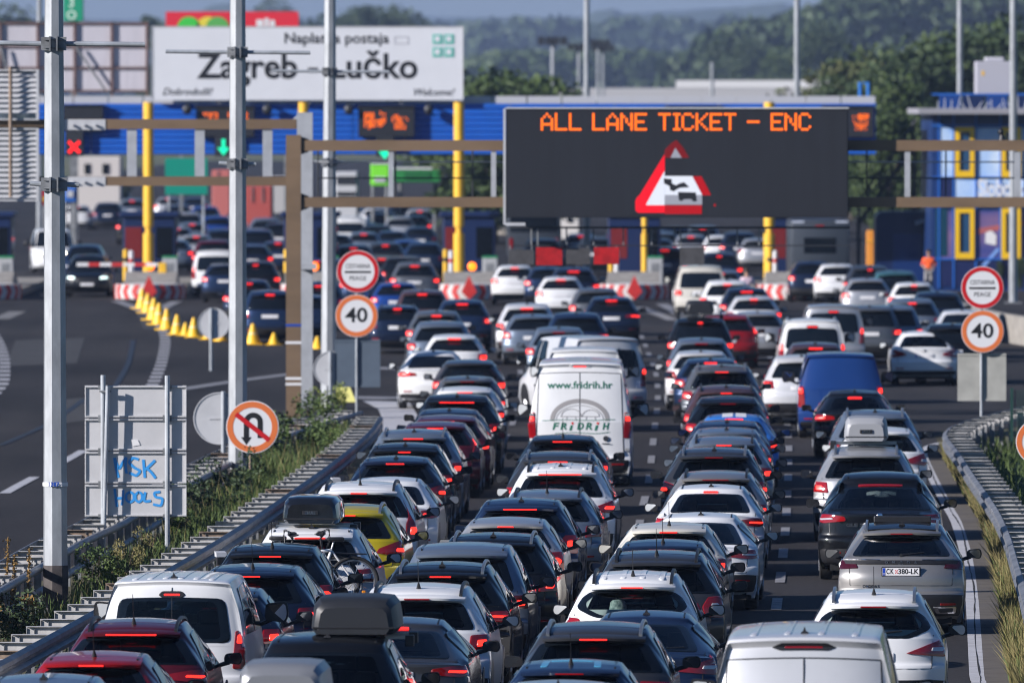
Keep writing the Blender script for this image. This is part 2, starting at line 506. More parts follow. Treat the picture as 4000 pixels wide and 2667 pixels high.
def chaikin(p, it=2, q=.25):
    p = np.asarray(p, float)
    for _ in range(it):
        a, b = p, np.roll(p, -1, 0)
        p = np.stack([a * (1 - q) + b * q, a * q + b * (1 - q)], 1).reshape(-1, 2)
    return p
def resample(p, h):
    out = []
    n = len(p)
    for i in range(n):
        a, b = p[i], p[(i + 1) % n]
        k = max(1, int(math.ceil(np.linalg.norm(b - a) / h)))
        for j in range(k): out.append(a + (b - a) * j / k)
    return np.array(out)
def fillet(p, r, n=3):
    """round the corners of a polygon with a fixed radius"""
    p = np.asarray(p, float); out = []
    for i in range(len(p)):
        a, b, c = p[i - 1], p[i], p[(i + 1) % len(p)]
        u, v = a - b, c - b
        lu, lv = np.linalg.norm(u), np.linalg.norm(v)
        k = min(r, lu * .45, lv * .45)
        p0, p1 = b + u / lu * k, b + v / lv * k
        for j in range(n + 1):
            t = j / n
            out.append((1 - t)**2 * p0 + 2 * t * (1 - t) * b + t * t * p1)
    return np.array(out)

def patch(fn, poly, out, off=.006, r=.03, h=.09, rings=(1., .93, .84, .72, .56, .36, .14), mb=None, sink=.012):
    """a panel that follows the skin: fn maps 2D -> 3D, out is its rough outward direction"""
    p = resample(fillet(poly, r), h)
    c = p.mean(0)
    eps = 1e-3
    def ev(q):
        P0 = fn(q[:, 0], q[:, 1]); Pu = fn(q[:, 0] + eps, q[:, 1]); Pv = fn(q[:, 0], q[:, 1] + eps)
        N = np.cross(Pu - P0, Pv - P0)
        N /= np.maximum(np.linalg.norm(N, axis=1, keepdims=True), 1e-9)
        sg = np.sign((N * np.asarray(out)).sum(1, keepdims=True)); sg[sg == 0] = 1
        return P0, N * sg
    n = len(p); V = []
    P0, N = ev(p); V.append(P0 - N * sink)
    edge = c + (p - c) * (1 - .006 / max(.02, np.abs(p - c).max()))
    P0, N = ev(p); V.append(P0 + N * off * .6)
    for k in rings:
        q = c + (edge - c) * k if k < 1 else edge
        P0, N = ev(q); V.append(P0 + N * off)
    cc = np.array([c]); P0, N = ev(cc)
    V = np.concatenate(V + [P0 + N * off])
    L_ = len(rings) + 2
    Fc = []
    for l in range(L_ - 1):
        for i in range(n):
            Fc.append((l * n + i, l * n + (i + 1) % n, (l + 1) * n + (i + 1) % n, (l + 1) * n + i))
    ci = L_ * n
    for i in range(n): Fc.append(((L_ - 1) * n + i, (L_ - 1) * n + (i + 1) % n, ci))
    mb = mb or MB()
    mb.add(V, Fc)
    return mb

SHAPES = {
 'hatch':  Shape(4.15, 1.78, 1.47, 1.02, 1.34, .13, .50, .56),
 'cross':  Shape(4.35, 1.82, 1.56, 1.06, 1.40, .14, .50, .58, zbump=.70),
 'suv':    Shape(4.55, 1.86, 1.64, 1.10, 1.47, .14, .46, .61, zbump=.74, belt=1.0, zhood=.98),
 'mpv':    Shape(4.55, 1.84, 1.70, 1.08, 1.54, .12, .34, .63, zbump=.68, belt=1.0, zhood=.95),
 'estate': Shape(4.65, 1.80, 1.48, 1.00, 1.34, .13, .50, .58, yfr=2.75, ycowl=3.55),
 'sedan':  Shape(4.65, 1.80, 1.44, 1.01, 1.33, .72, 1.32, .54, boot=(.985, .6), yfr=2.65, ycowl=3.45),
 'coupe':  Shape(4.70, 1.84, 1.42, .98, 1.31, .50, 1.40, .53, boot=(.955, .4), yfr=2.75, ycowl=3.50),
 'bigcoupe': Shape(4.90, 2.00, 1.70, 1.13, 1.50, .38, 1.25, .60, zbump=.70, boot=(1.09, .3), belt=1.04, zhood=1.02, yfr=2.9, ycowl=3.7),
 'fastsuv': Shape(4.40, 1.83, 1.59, 1.13, 1.43, .22, .90, .58, zbump=.62, belt=.98, zhood=.95),
 'rounded': Shape(4.38, 1.81, 1.59, 1.06, 1.40, .12, .46, .57, zbump=.70, gw=.86, round_=.28),
 'smallvan': Shape(4.50, 1.83, 1.84, 1.03, 1.62, .09, .17, .72, zbump=.62, van=True, belt=1.08, gw=.93, zhood=1.0, yfr=3.0, ycowl=3.65, round_=.14),
 'midvan': Shape(5.00, 1.95, 1.95, 1.16, 1.66, .08, .17, .76, zbump=.64, van=True, belt=1.12, gw=.94, zhood=1.1, yfr=3.55, ycowl=4.2, round_=.14),
 'tallvan': Shape(5.20, 2.00, 2.20, 1.25, 1.86, .08, .19, .80, zbump=.64, van=True, belt=1.2, gw=.95, zhood=1.15, yfr=3.7, ycowl=4.4, round_=.16),
 'bigvan': Shape(5.90, 2.05, 2.52, 1.32, 2.20, .07, .17, .82, zbump=.60, van=True, belt=1.22, gw=.965, zhood=1.2, yfr=4.4, ycowl=5.1, round_=.10),
}

PAINTS = {}
def paint(c):
    if c in PAINTS: return PAINTS[c]
    P = dict(white=(.72, .73, .74, 0, .35), silver=(.42, .43, .45, .55, .32), palesilver=(.62, .63, .65, .2, .32), grey=(.13, .14, .155, .5, .32), dkgrey=(.045, .048, .055, .4, .3),
             black=(.0055, .0060, .0075, .0, .28), navy=(.009, .016, .040, .3, .28), dkblue=(.015, .030, .075, .4, .3), greyblue=(.17, .21, .27, .5, .3), blue=(.010, .045, .22, .2, .3),
             vanblue=(.010, .040, .17, 0, .35), brightblue=(.03, .17, .55, .2, .3), red=(.26, .008, .012, .1, .28), dkred=(.10, .010, .020, .35, .28), yellow=(.50, .40, .012, .25, .3),
             bronze=(.32, .31, .29, .6, .34), cream=(.60, .58, .52, 0, .35), plum=(.09, .05, .055, .4, .3), dkvan=(.03, .034, .042, .2, .4), teal=(.05, .14, .16, .3, .3), dovegrey=(.29, .285, .28, .6, .34))
    r, g, b, m, ro = P[c]
    PAINTS[c] = mat(c + "_paint", (r, g, b), ro, m, coat=.75, var=.05, scale=1.0, spec=.06)
    return PAINTS[c]

CACHE = {}
def cached(key, fn):
    if key not in CACHE: CACHE[key] = fn()
    return CACHE[key]

def rail_mesh(S, kind):
    mb = MB()
    y0, y1 = S.yt + .10, S.yfr - .05
    w = S.wr * .90
    pts = []
    n = 12
    for i in range(n + 1):
        t = i / n
        y = y0 + (y1 - y0) * t
        p = S.roof(np.array([w]), np.array([y]))[0]
        lift = .045 * min(1, math.sin(math.pi * min(max(t, 0.0), 1.0))**.6 * 1.0) if 0 < t < 1 else -.01
        pts.append((p[0] - .01, y, p[2] + lift))
    hw, hh = (.022, .016)
    vs, fs = [], []
    for x, y, z in pts: vs += [(x - hw, y, z - hh), (x + hw, y, z - hh), (x + hw * .7, y, z + hh), (x - hw * .7, y, z + hh)]
    for i in range(n):
        for k in range(4): fs.append((i * 4 + k, i * 4 + (k + 1) % 4, i * 4 + 4 + (k + 1) % 4, i * 4 + 4 + k))
    fs += [(0, 1, 2, 3), (n * 4, n * 4 + 3, n * 4 + 2, n * 4 + 1)]
    mb.add(vs, fs)
    for y, x, z in ((pts[1][1], pts[1][0], pts[1][2]), (pts[-2][1], pts[-2][0], pts[-2][2])):
        mb.box(x - .02, x + .02, y - .05, y + .05, z - .06, z - .012)
    return mb.mesh("roof_rail", True, 50)

def tyre_mesh():
    mb = MB(); n = 20; prof = [(-.10, .23), (-.105, .29), (-.085, .325), (0, .332), (.085, .325), (.105, .29), (.10, .23)]
    vs, fs = [], []
    for i in range(n):
        a = 2 * math.pi * i / n
        for x, r in prof: vs.append((x, r * math.cos(a), r * math.sin(a)))
    m = len(prof)
    for i in range(n):
        for k in range(m): fs.append((i * m + k, ((i + 1) % n) * m + k, ((i + 1) % n) * m + (k + 1) % m, i * m + (k + 1) % m))
    mb.add(vs, fs)
    return mb.mesh("tyre", True, 40)
def rim_mesh():
    mb = MB(); mb.cyl((-.06, 0, 0), (.075, 0, 0), .225, .225, 18)
    for i in range(5):
        a = 2 * math.pi * i / 5
        mb.cyl((.08, 0, 0), (.085, .2 * math.cos(a), .2 * math.sin(a)), .04, .03, 6)
    return mb.mesh("rim", False)

# tail lamp outlines for the right-hand side: (lens polygon, lit polygon)
def tail(S, style):
    w, zb, zt, hw = S.W / 2, S.zb, S.zt, S.hw
    b = S.zb
    if style == 'wide':   return [(w - .46, b - .16), (w - .10, b - .20), (w + .16, b - .13), (w + .14, b - .04), (w - .2, b - .05), (w - .44, b - .09)], [(w - .30, b - .135), (w - .02, b - .155), (w + .02, b - .115), (w - .28, b - .10)]
    if style == 'block':  return [(w - .27, b - .24), (w + .10, b - .22), (w + .14, b - .03), (w - .25, b - .05)], [(w - .20, b - .21), (w - .04, b - .20), (w - .03, b - .09), (w - .19, b - .10)]
    if style == 'swoop':  return [(w - .42, b - .20), (w - .05, b - .26), (w + .14, b - .10), (w + .12, b + .03), (w - .12, b - .03), (w - .38, b - .13)], [(w - .15, b - .19), (w + .02, b - .20), (w + .03, b - .12), (w - .14, b - .12)]
    if style == 'pillar': return [(w - .17, b - .34), (w + .05, b - .34), (w + .06, b - .02), (w - .07, b + .05), (w - .13, zt - .02), (w - .19, zt - .04), (w - .14, b + .03), (w - .17, b - .10)], [(w - .13, b - .28), (w + .00, b - .28), (w + .0, b - .12), (w - .12, b - .12)]
    if style == 'tall':   return [(w - .165, .72), (w + .03, .72), (w + .03, 1.22), (w - .135, 1.20)], [(w - .14, 1.02), (w - .01, 1.02), (w - .015, 1.19), (w - .125, 1.17)]
    if style == 'tall2':  return [(w - .15, .98), (w + .03, .98), (w + .03, 1.52), (w - .135, 1.50)], [(w - .13, 1.30), (w - .01, 1.30), (w - .015, 1.49), (w - .12, 1.48)]
    if style == 'round':  return [(w - .26, b - .30), (w - .02, b - .32), (w + .06, b - .18), (w - .02, b - .02), (w - .22, b - .03), (w - .30, b - .16)], [(w - .21, b - .22), (w - .06, b - .24), (w - .02, b - .16), (w - .1, b - .09), (w - .2, b - .1)]
    if style == 'sharp':  return [(w - .50, b - .21), (w - .02, b - .26), (w + .20, b - .05), (w + .10, b + .02), (w - .22, b - .10)], [(w - .22, b - .19), (w - .02, b - .20), (w + .02, b - .13), (w - .2, b - .13)]
    if style == 'band':   return [(w - .30, b - .155), (w + .02, b - .175), (w + .14, b - .10), (w + .06, b - .02), (w - .26, b - .075)], [(w - .2, b - .13), (w - .05, b - .14), (w - .03, b - .10), (w - .18, b - .1)]
    if style == 'claw':   return [(w - .42, b - .26), (w - .02, b - .28), (w + .10, b - .10), (w - .38, b - .08)], [(w - .30, b - .22), (w - .26, b - .22), (w - .23, b - .12), (w - .27, b - .12)]
    return [(w - .22, b - .30), (w + .08, b - .30), (w + .08, b - .02), (w - .20, b - .02)], [(w - .17, b - .14), (w - .02, b - .14), (w - .02, b - .05), (w - .16, b - .05)]

def lo_mesh(p, name, ang=40): return p.mesh(name, True, ang)

def glazing(mb, name, n):
    """glass with an opaque black printed border"""
    me = bpy.data.meshes.new(name); me.from_pydata(mb.v, [], mb.f)
    me.materials.append(M_GLASS); me.materials.append(M_GLASS2)
    k = len(mb.f); L_ = k // n
    me.polygons.foreach_set("material_index", [0 if i < 4 * n else 1 for i in range(k)])
    bm = bmesh.new(); bm.from_mesh(me); bmesh.ops.recalc_face_normals(bm, faces=bm.faces); bm.to_mesh(me); bm.free()
    me.polygons.foreach_set("use_smooth", [True] * k); me.set_sharp_from_angle(angle=.7); me.update()
    return me
def window_poly(S, style):
    hb = np.interp(S.zb, S._rz, S._r[:, 2]); ht = np.interp(S.zt, S._rz, S._r[:, 2])
    b, t = S.zb + .015, S.zt - .02
    if style == 'oval':   # curved lower edge
        return [(-hb * .60, b - .04), (hb * .60, b - .04), (hb * .90, b + .07), (hb * .93, b + .16), (ht * .92, t), (-ht * .92, t), (-hb * .93, b + .16), (-hb * .90, b + .07)], .08
    if style == 'wrap':
        return [(-hb * .985, b), (hb * .985, b), (ht * .985, t), (-ht * .985, t)], .05
    if style == 'vanwin':
        return [(-hb * .86, b), (hb * .86, b), (ht * .88, t), (-ht * .88, t)], .10
    return [(-hb * .88, b), (hb * .88, b), (ht * .90, t), (-ht * .90, t)], .07

def vehicle(name, kind, col, loc, yaw=0.0, label=None, cat='car', group=None, lights='block', lit=True, third=True, third_w=.16, rails=None, ant='fin',
            win='std', lower=True, spoiler=True, lod=0, wiper=None, ribs=0, roofcol=None, plate=None, rear_glass=True, lampmat=None, front=False, handles=False, third_z=None, clear=True,
            split=False, side_glass=True, mirrors=True, blades=None):
    S = SHAPES[kind]
    root = empty(name, loc, yaw, label, cat, group)
    K = (kind,)
    P = paint(col)
    def part(n, key, fn, m, parent=root, pos=None, scale=None, rot=None):
        return add(n, cached(K + key, fn), parent, m, pos, rot, scale)
    hole = None
    if lod == 0 and rear_glass and not front: hole = 5 if win == 'oval' else 4
    part('body', ('body', hole), lambda: S.body(hole).mesh('body', True, 32), P)
    glass = M_GLASS2 if hole else M_GLASS
    part('underbody', ('under',), lambda: MB().box(-S.hw * .80, S.hw * .80, .22, S.L - .25, .17, S.belt - .25).mesh('underbody'), M_UNDER)
    if roofcol:
        def rf():
            y0, y1 = S.yt + .10, S.yfr + .02
            return lo_mesh(patch(S.roof, [(-S.wr * .93, y0), (S.wr * .93, y0), (S.wr * .91, y1), (-S.wr * .91, y1)], (0, 0, 1), .004, .05, .2), 'roof_panel')
        part('roof_panel', ('roofp',), rf, roofcol if not isinstance(roofcol, str) else paint(roofcol))
    if rear_glass:
        poly, r = window_poly(S, win)
        rwf = lambda: patch(S.rear, poly, (0, -1, .3), .005, r, .10)
        rw = part('rear_window', ('rw', win, hole), (lambda: glazing(rwf(), 'rear_window', len(resample(fillet(poly, r), .10)))) if hole else (lambda: lo_mesh(rwf(), 'rear_window')), None if hole else M_GLASS)
        if split: part('door_seam', ('seamw',), lambda: lo_mesh(patch(S.rear, [(-.005, .5), (.005, .5), (.005, S.zt + .1), (-.005, S.zt + .1)], (0, -1, 0), .007, .002, .2), 'door_seam'), M_BLACK)
    elif split:
        def seams():
            mb = MB()
            for xx in (0, -S.hw * .86, S.hw * .86):
                patch(S.rear, [(xx - .008, .5), (xx + .008, .5), (xx * .93 + .008, S.zt + .08), (xx * .93 - .008, S.zt + .08)], (0, -1, 0), .004, .002, .2, mb=mb)
            patch(S.rear, [(-S.hw * .80, S.zt + .08), (S.hw * .80, S.zt + .08), (S.hw * .80, S.zt + .094), (-S.hw * .80, S.zt + .094)], (0, -1, 0), .004, .002, .2, mb=mb)
            return lo_mesh(mb, 'door_seam')
        part('door_seam', ('seam',), seams, M_DARK)
        def hinge():
            return MB().bbox(-.05, .05, -.03, .03, -.03, .03, .01).mesh('door_hinge')
        for sx in (-1, 1):
            for zz in (.75, 1.45, 2.05) if S.H > 2.3 else (.7, 1.4):
                pp = S.rear(np.array([sx * S.hw * .93]), np.array([zz]))[0]
                part('door_hinge', ('hinge',), hinge, M_STEEL_D, root, (pp[0], pp[1] - .01, pp[2]))
    # lamps
    lens, litp = tail(S, lights)
    _c = np.mean(litp, axis=0); litp = [tuple(_c + (np.array(q) - _c) * np.array((.72, .72) if lod == 0 else (1.0, 1.0))) for q in litp] if lights != 'claw' else litp
    lm = lampmat or M_LAMP
    for sx in (1, -1):
        o = part('tail_light', ('tl', lights, sx), lambda: lo_mesh(patch(S.rear, [(sx * a, b) for a, b in lens], (sx * .5, -1, 0), .012, .025, .06), 'tail_light'), lm)
        if lit:
            def litm():
                mb = MB()
                if lights == 'claw':
                    for k in range(3):
                        patch(S.rear, [(sx * (a + k * .13 - .02), b) for a, b in litp], (sx * .4, -1, 0), .022, .008, .05, mb=mb)
                else: patch(S.rear, [(sx * a, b) for a, b in litp], (sx * .4, -1, 0), .02, .02, .05, mb=mb)
                return lo_mesh(mb, 'lit_lamp')
            part('lit_lamp', ('ll', lights, sx, lod > 0), litm, M_LIT, o)
        elif lod == 0 and clear:
            part('clear_lens', ('cl', lights, sx), lambda: lo_mesh(patch(S.rear, [(sx * a, b) for a, b in litp], (sx * .4, -1, 0), .018, .015, .05), 'clear_lens'), M_CLEARL, o)
    if third:
        tz = third_z if third_z else (S.zt + .012 if not (spoiler and not S.van) else S.zt + .0)
        back = spoiler and not S.van and kind not in ('sedan', 'coupe', 'bigcoupe')
        def th():
            if back:
                p = S.rear(np.array([0.0]), np.array([S.zt]))[0]
                return MB().bbox(-third_w, third_w, p[1] - .142, p[1] - .09, S.zt + (.006 if lod == 0 else -.004), S.zt + (.024 if lod == 0 else .034), .005).mesh('brake_light')
            return lo_mesh(patch(S.rear, [(-third_w, tz - .012), (third_w, tz - .012), (third_w, tz + .012), (-third_w, tz + .012)], (0, -1, .2), .014, .008, .06), 'brake_light')
        if S.van:
            part('lamp_housing', ('lh',), lambda: lo_mesh(patch(S.rear, [(-third_w * 1.25, tz - .035), (third_w * 1.25, tz - .035), (third_w * 1.7, tz + .0), (third_w * 1.2, tz + .045), (-third_w * 1.2, tz + .045), (-third_w * 1.7, tz + .0)], (0, -1, .3), .010, .02, .06), 'lamp_housing'), M_BLACK if kind in ('smallvan', 'tallvan') else P)
        part('brake_light', ('third', third_w, tz, back, lod > 0), th, M_LIT2 if third is True else M_LAMP)
    if spoiler and not S.van and kind not in ('sedan', 'coupe', 'bigcoupe'):
        def sp():
            mb = MB(); n = 10; vs, fs = [], []
            w = S.wr * .98
            for i in range(n + 1):
                t = -1 + 2 * i / n; x = w * t
                p = S.rear(np.array([x]), np.array([S.zt]))[0]; q = S.roof(np.array([x * .98]), np.array([S.yt + .42]))[0]
                dz = p[2]; tip = p[1] - .13 + .05 * t**4
                vs += [(x, p[1] + .02, dz + .012), (x, tip, dz + .005), (x, tip - .006, dz + .034), (x, tip + .02, dz + .052), (x, p[1] + .12, dz + .075), (q[0], q[1], q[2] + .003)]
            for i in range(n):
                for k in range(5): fs.append((i * 6 + k, (i + 1) * 6 + k, (i + 1) * 6 + k + 1, i * 6 + k + 1))
            fs += [(0, 1, 2, 3, 4, 5), tuple(n * 6 + k for k in range(5, -1, -1))]
            mb.add(vs, fs)
            return mb.mesh('spoiler', True, 40)
        part('spoiler', ('sp',), sp, P if spoiler is True else M_BLACK)
    if lower:
        top = (.52 if kind in ('suv', 'cross', 'mpv', 'rounded', 'bigcoupe', 'fastsuv') else .40) if lower is True else lower
        part('bumper', ('low', top), lambda: lo_mesh(patch(S.rear, [(-S.hw * .99, .29), (S.hw * .99, .29), (S.hw * 1.04, top - .02), (S.hw * .8, top), (-S.hw * .8, top), (-S.hw * 1.04, top - .02)], (0, -1, 0), .008, .04, .12), 'bumper'), M_BLACK)
    if lod == 0 and not S.van and not front:
        def seams2():
            mb = MB()
            for sx in (-1, 1): patch(S.rear, [(sx * S.hw * .80, S.zb - .40), (sx * (S.hw * .80 + .009), S.zb - .40), (sx * (S.hw * .82 + .009), S.zb + .02), (sx * S.hw * .82, S.zb + .02)], (0, -1, 0), .003, .001, .1, rings=(1.,), mb=mb)
            patch(S.rear, [(-S.hw * .80, S.zb - .405), (S.hw * .80, S.zb - .405), (S.hw * .80, S.zb - .396), (-S.hw * .80, S.zb - .396)], (0, -1, 0), .003, .001, .1, rings=(1.,), mb=mb)
            return lo_mesh(mb, 'tailgate_seam')
        part('tailgate_seam', ('tseam',), seams2, M_BLACK)
        zb_ = S.zb - .075
        part('badge', ('badge',), lambda: lo_mesh(patch(S.rear, [(-.045, zb_ - .03), (.045, zb_ - .03), (.045, zb_ + .03), (-.045, zb_ + .03)], (0, -1, 0), .012, .03, .05, rings=(1., .5)), 'badge'), M_CHROME)
    # number plate
    pz = .80 if (not S.van and kind not in ('suv', 'mpv', 'bigcoupe')) else .88
    if plate: pz = plate
    if not front:
        pl = part('number_plate', ('pl', pz), lambda: lo_mesh(patch(S.rear, [(-.26, pz - .055), (.26, pz - .055), (.26, pz + .055), (-.26, pz + .055)], (0, -1, 0), .012, .012, .13, rings=(1., .3)), 'number_plate'), M_PLATE)
        if lod == 0:
            part('plate_band', ('plb', pz), lambda: lo_mesh(patch(S.rear, [(-.25, pz - .047), (-.205, pz - .047), (-.205, pz + .047), (-.25, pz + .047)], (0, -1, 0), .0145, .004, .1, rings=(1.,)), 'plate_band'), M_PBLUE, pl)
    if lod < 2:
        for sx in (-1, 1):
            part('reflector', ('rf', sx), lambda: lo_mesh(patch(S.rear, [(sx * S.hw * .62, .445), (sx * S.hw * .86, .445), (sx * S.hw * .86, .475), (sx * S.hw * .62, .475)], (0, -1, 0), .016, .01, .1, rings=(1.,)), 'reflector'), M_LAMP)
    # glass round the cabin
    if side_glass:
        y0 = S.yt + .32 if not S.van else S.yfr * .70
        if kind in ('sedan', 'coupe', 'bigcoupe'): y0 = S.yb + .75
        if kind in ('smallvan',): y0 = .75
        y1 = S.yfr + .05
        zt_ = S.H - .13
        ym = (y0 + y1) / 2 + .1
        for sx in (1, -1):
            fn = lambda a, b, sx=sx: S.side(a, b, sx)
            part('side_window', ('sw', sx, 0), lambda: lo_mesh(patch(fn, [(y0 - .12, S.belt + .04), (ym - .04, S.belt + .02), (ym - .04, zt_), (y0 + .16, zt_ - .03)], (sx, 0, .2), .006, .05, .15), 'side_window'), M_GLASS)
            part('side_window', ('sw', sx, 1), lambda: lo_mesh(patch(fn, [(ym + .04, S.belt + .02), (y1 + .45, S.belt + .01), (y1 - .02, zt_ - .02), (ym + .04, zt_)], (sx, 0, .2), .006, .05, .15), 'side_window'), M_GLASS)
    wsp = [(-S.hw * .78, S.D[s_c(S), 1] + .03), (S.hw * .78, S.D[s_c(S), 1] + .03), (S.wr * .88, S.H - .09), (-S.wr * .88, S.H - .09)]
    wsf = lambda: patch(S.front, wsp, (0, 1, .5), .005, .06, .14)
    part('windshield', ('ws', hole), (lambda: glazing(wsf(), 'windshield', len(resample(fillet(wsp, .06), .14)))) if hole else (lambda: lo_mesh(wsf(), 'windshield')), None if hole else M_GLASS)
    if hole:
        zs = S.belt - .26
        for sx in (-1, 1):
            def seat():
                y0 = S.yfr - .45; mb = MB()
                mb.bbox(sx * .37 - .24, sx * .37 + .24, y0 - .12, y0 + .04, zs, S.H - .50, .05)
                mb.bbox(sx * .37 - .13, sx * .37 + .13, y0 - .12, y0 - .02, S.H - .48, S.H - .27, .04)
                return mb.mesh('front_seat', True, 50)
            part('front_seat', ('seat', sx), seat, M_SEAT)
        def bench():
            y0 = max(S.yt + .55, S.yb + .5); mb = MB()
            mb.bbox(-S.hw * .68, S.hw * .68, y0 - .1, y0 + .06, zs, S.H - .58, .05)
            for xx in (-.42, 0, .42): mb.bbox(xx - .12, xx + .12, y0 - .1, y0 - .01, S.H - .60, S.H - .42, .04)
            return mb.mesh('rear_bench', True, 50)
        part('rear_bench', ('bench',), bench, M_SEAT)
    if front:
        z = S.D[s_c(S), 1] - .28
        for sx in (1, -1):
            part('headlight', ('hl', sx), lambda: lo_mesh(patch(S.front, [(sx * S.hw * .52, z - .02), (sx * S.hw * .98, z + .02), (sx * S.hw * .98, z + .13), (sx * S.hw * .55, z + .08)], (0, 1, 0), .012, .03, .08), 'headlight'), front)
        gr = part('grille', ('gr',), lambda: lo_mesh(patch(S.front, [(-.42, z - .20), (.42, z - .20), (.46, z + .02), (-.46, z + .02)], (0, 1, 0), .01, .04, .1), 'grille'), M_BLACK)
        part('number_plate', ('fpl',), lambda: lo_mesh(patch(S.front, [(-.26, .44), (.26, .44), (.26, .55), (-.26, .55)], (0, 1, 0), .016, .012, .13), 'number_plate'), M_PLATE)
    # wheels
    tr = S.hw - .125
    for sx in (1, -1):
        for yw in (.82 if not S.van else 1.0, S.L - .88):
            w = add('wheel', cached(('tyre',), tyre_mesh), root, M_RUB, (sx * tr, yw, .332), (0, 0, 0 if sx > 0 else math.pi))
            if lod < 2: add('rim', cached(('rim',), rim_mesh), w, M_ALLOY)
        for yw in (.82 if not S.van else 1.0, S.L - .88):
            fn = lambda a, b, sx=sx: S.side(a, b, sx)
            arc = [(yw + .40 * math.cos(a), .332 + .40 * math.sin(a)) for a in np.linspace(-.25, math.pi + .25, 14)]
            if lod < 2: part('wheel_arch', ('arch', sx, yw), lambda: lo_mesh(patch(fn, arc, (sx, 0, 0), .004, .01, .2), 'wheel_arch'), M_BLACK)
    # mirrors
    if mirrors:
        for sx in (1, -1):
            ym, zm = S.ycowl - .42, S.belt + (.10 if not S.van else .2)
            big = 1.35 if S.van else 1.0
            def mir():
                mb = MB(); hw_, hh, dp = .115 * big, .075 * big * (1.35 if S.van else 1), .075
                poly = fillet([(-hw_, -hh * .7), (hw_ * .75, -hh), (hw_, -hh * .2), (hw_ * .85, hh), (-hw_ * .9, hh * .8)], .05, 3)
                n = len(poly); vs = []
                for (yy, k) in ((0, 1.0), (.02, 1.0), (.06, .92), (.11, .62), (.125, .2)):
                    vs += [(sx * a * k, yy, b * k) for a, b in poly]
                fs = [tuple(range(n))]
                for l in range(4):
                    for i in range(n): fs.append((l * n + i, l * n + (i + 1) % n, (l + 1) * n + (i + 1) % n, (l + 1) * n + i))
                fs.append(tuple(range(4 * n, 5 * n)))
                mb.add(vs, fs)
                mb.cyl((-sx * .05, .05, -hh * .6), (-sx * (.10 + hw_), .08, -hh * 1.3), .03, .025, 6)
                return mb.mesh('mirror', True, 45)
            def mgl():
                hw_, hh = .098 * big, .062 * big * (1.35 if S.van else 1)
                poly = fillet([(-hw_, -hh * .7), (hw_ * .75, -hh), (hw_, -hh * .2), (hw_ * .85, hh), (-hw_ * .9, hh * .8)], .045, 3)
                return MB().prism([(sx * a, b) for a, b in poly], -.004, 0.002).mesh('mirror_glass')
            mo = part('mirror', ('mir', sx), mir, M_BLACK, root, (sx * (S.hw + .125 * big), ym, zm))
            part('mirror_glass', ('mgl', sx), mgl, M_MIRROR, mo, None, None, (math.radians(7), 0, math.radians(-6 * sx)))
    # roof furniture
    if rails:
        for sx in (1, -1): part('roof_rail', ('rail',), lambda: rail_mesh(S, rails), M_BLACK if rails == 'black' else M_ALLOY, root, None, (sx, 1, 1))
    elif not S.van and lod == 0:
        for sx in (1, -1):
            part('roof_groove', ('groove', sx), lambda: lo_mesh(patch(S.roof, [(sx * S.wr * .86, S.yt + .25), (sx * (S.wr * .86 + .022), S.yt + .25), (sx * (S.wr * .83 + .022), S.yfr), (sx * S.wr * .83, S.yfr)], (0, 0, 1), .004, .005, .25, rings=(1.,)), 'roof_groove'), M_BLACK)
    if ant == 'fin':
        ya = S.yt + .38
        def fin():
            z = S.roof(np.array([0.0]), np.array([ya]))[0][2]
            mb = MB()
            mb.add([(-.03, ya - .09, z - .01), (.03, ya - .09, z - .01), (.03, ya + .08, z - .01), (-.03, ya + .08, z - .01), (0, ya - .085, z + .075), (0, ya + .0, z + .05), (-.012, ya + .0, z + .04), (.012, ya, z + .04)],
                   [(0, 1, 4), (1, 2, 5, 4), (2, 3, 5), (3, 0, 4, 5), (0, 3, 2, 1)])
            mb.add([(-.045, ya - .11, z - .005), (.045, ya - .11, z - .005), (.045, ya + .1, z - .005), (-.045, ya + .1, z - .005), (-.03, ya - .1, z + .018), (.03, ya - .1, z + .018), (.03, ya + .07, z + .014), (-.03, ya + .07, z + .014)],
                   [(0, 1, 5, 4), (1, 2, 6, 5), (2, 3, 7, 6), (3, 0, 4, 7), (4, 5, 6, 7)])
            return mb.mesh('antenna')
        part('antenna', ('fin',), fin, M_BLACK if ant == 'fin' else P)
    elif ant == 'whip':
        ya = S.yt + .30
        def whip():
            z = S.roof(np.array([0.0]), np.array([ya]))[0][2]
            return MB().cyl((0, ya, z - .01), (0, ya - .03, z + .07), .035, .012, 8).cyl((0, ya - .03, z + .06), (0, ya - .20, z + .36), .006, .004, 6).mesh('antenna')
        part('antenna', ('whip',), whip, M_BLACK)
    if wiper:
        def wp():
            a = S.rear(np.array([0.0]), np.array([S.zb + .03]))[0]; b = S.rear(np.array([wiper]), np.array([S.zb + .07]))[0]
            return MB().cyl((a[0], a[1] - .03, a[2]), (b[0], b[1] - .025, b[2]), .016, .008, 6).cyl((a[0], a[1] + .01, a[2]), (a[0], a[1] - .05, a[2]), .025, .025, 8).mesh('wiper')
        part('wiper', ('wip', wiper), wp, M_BLACK)
    if ribs:
        for i in range(ribs):
            x = S.wr * (-.66 + 1.32 * i / (ribs - 1))
            part('roof_rib', ('rib', ribs, i), lambda: lo_mesh(patch(S.roof, [(x - .035, S.yt + .18), (x + .035, S.yt + .18), (x + .035, S.yfr - .1), (x - .035, S.yfr - .1)], (0, 0, 1), .006, .03, .3, rings=(1., .6)), 'roof_rib'), P)
    return root
def s_c(S): return (S.n_roof1 + 2) * 4
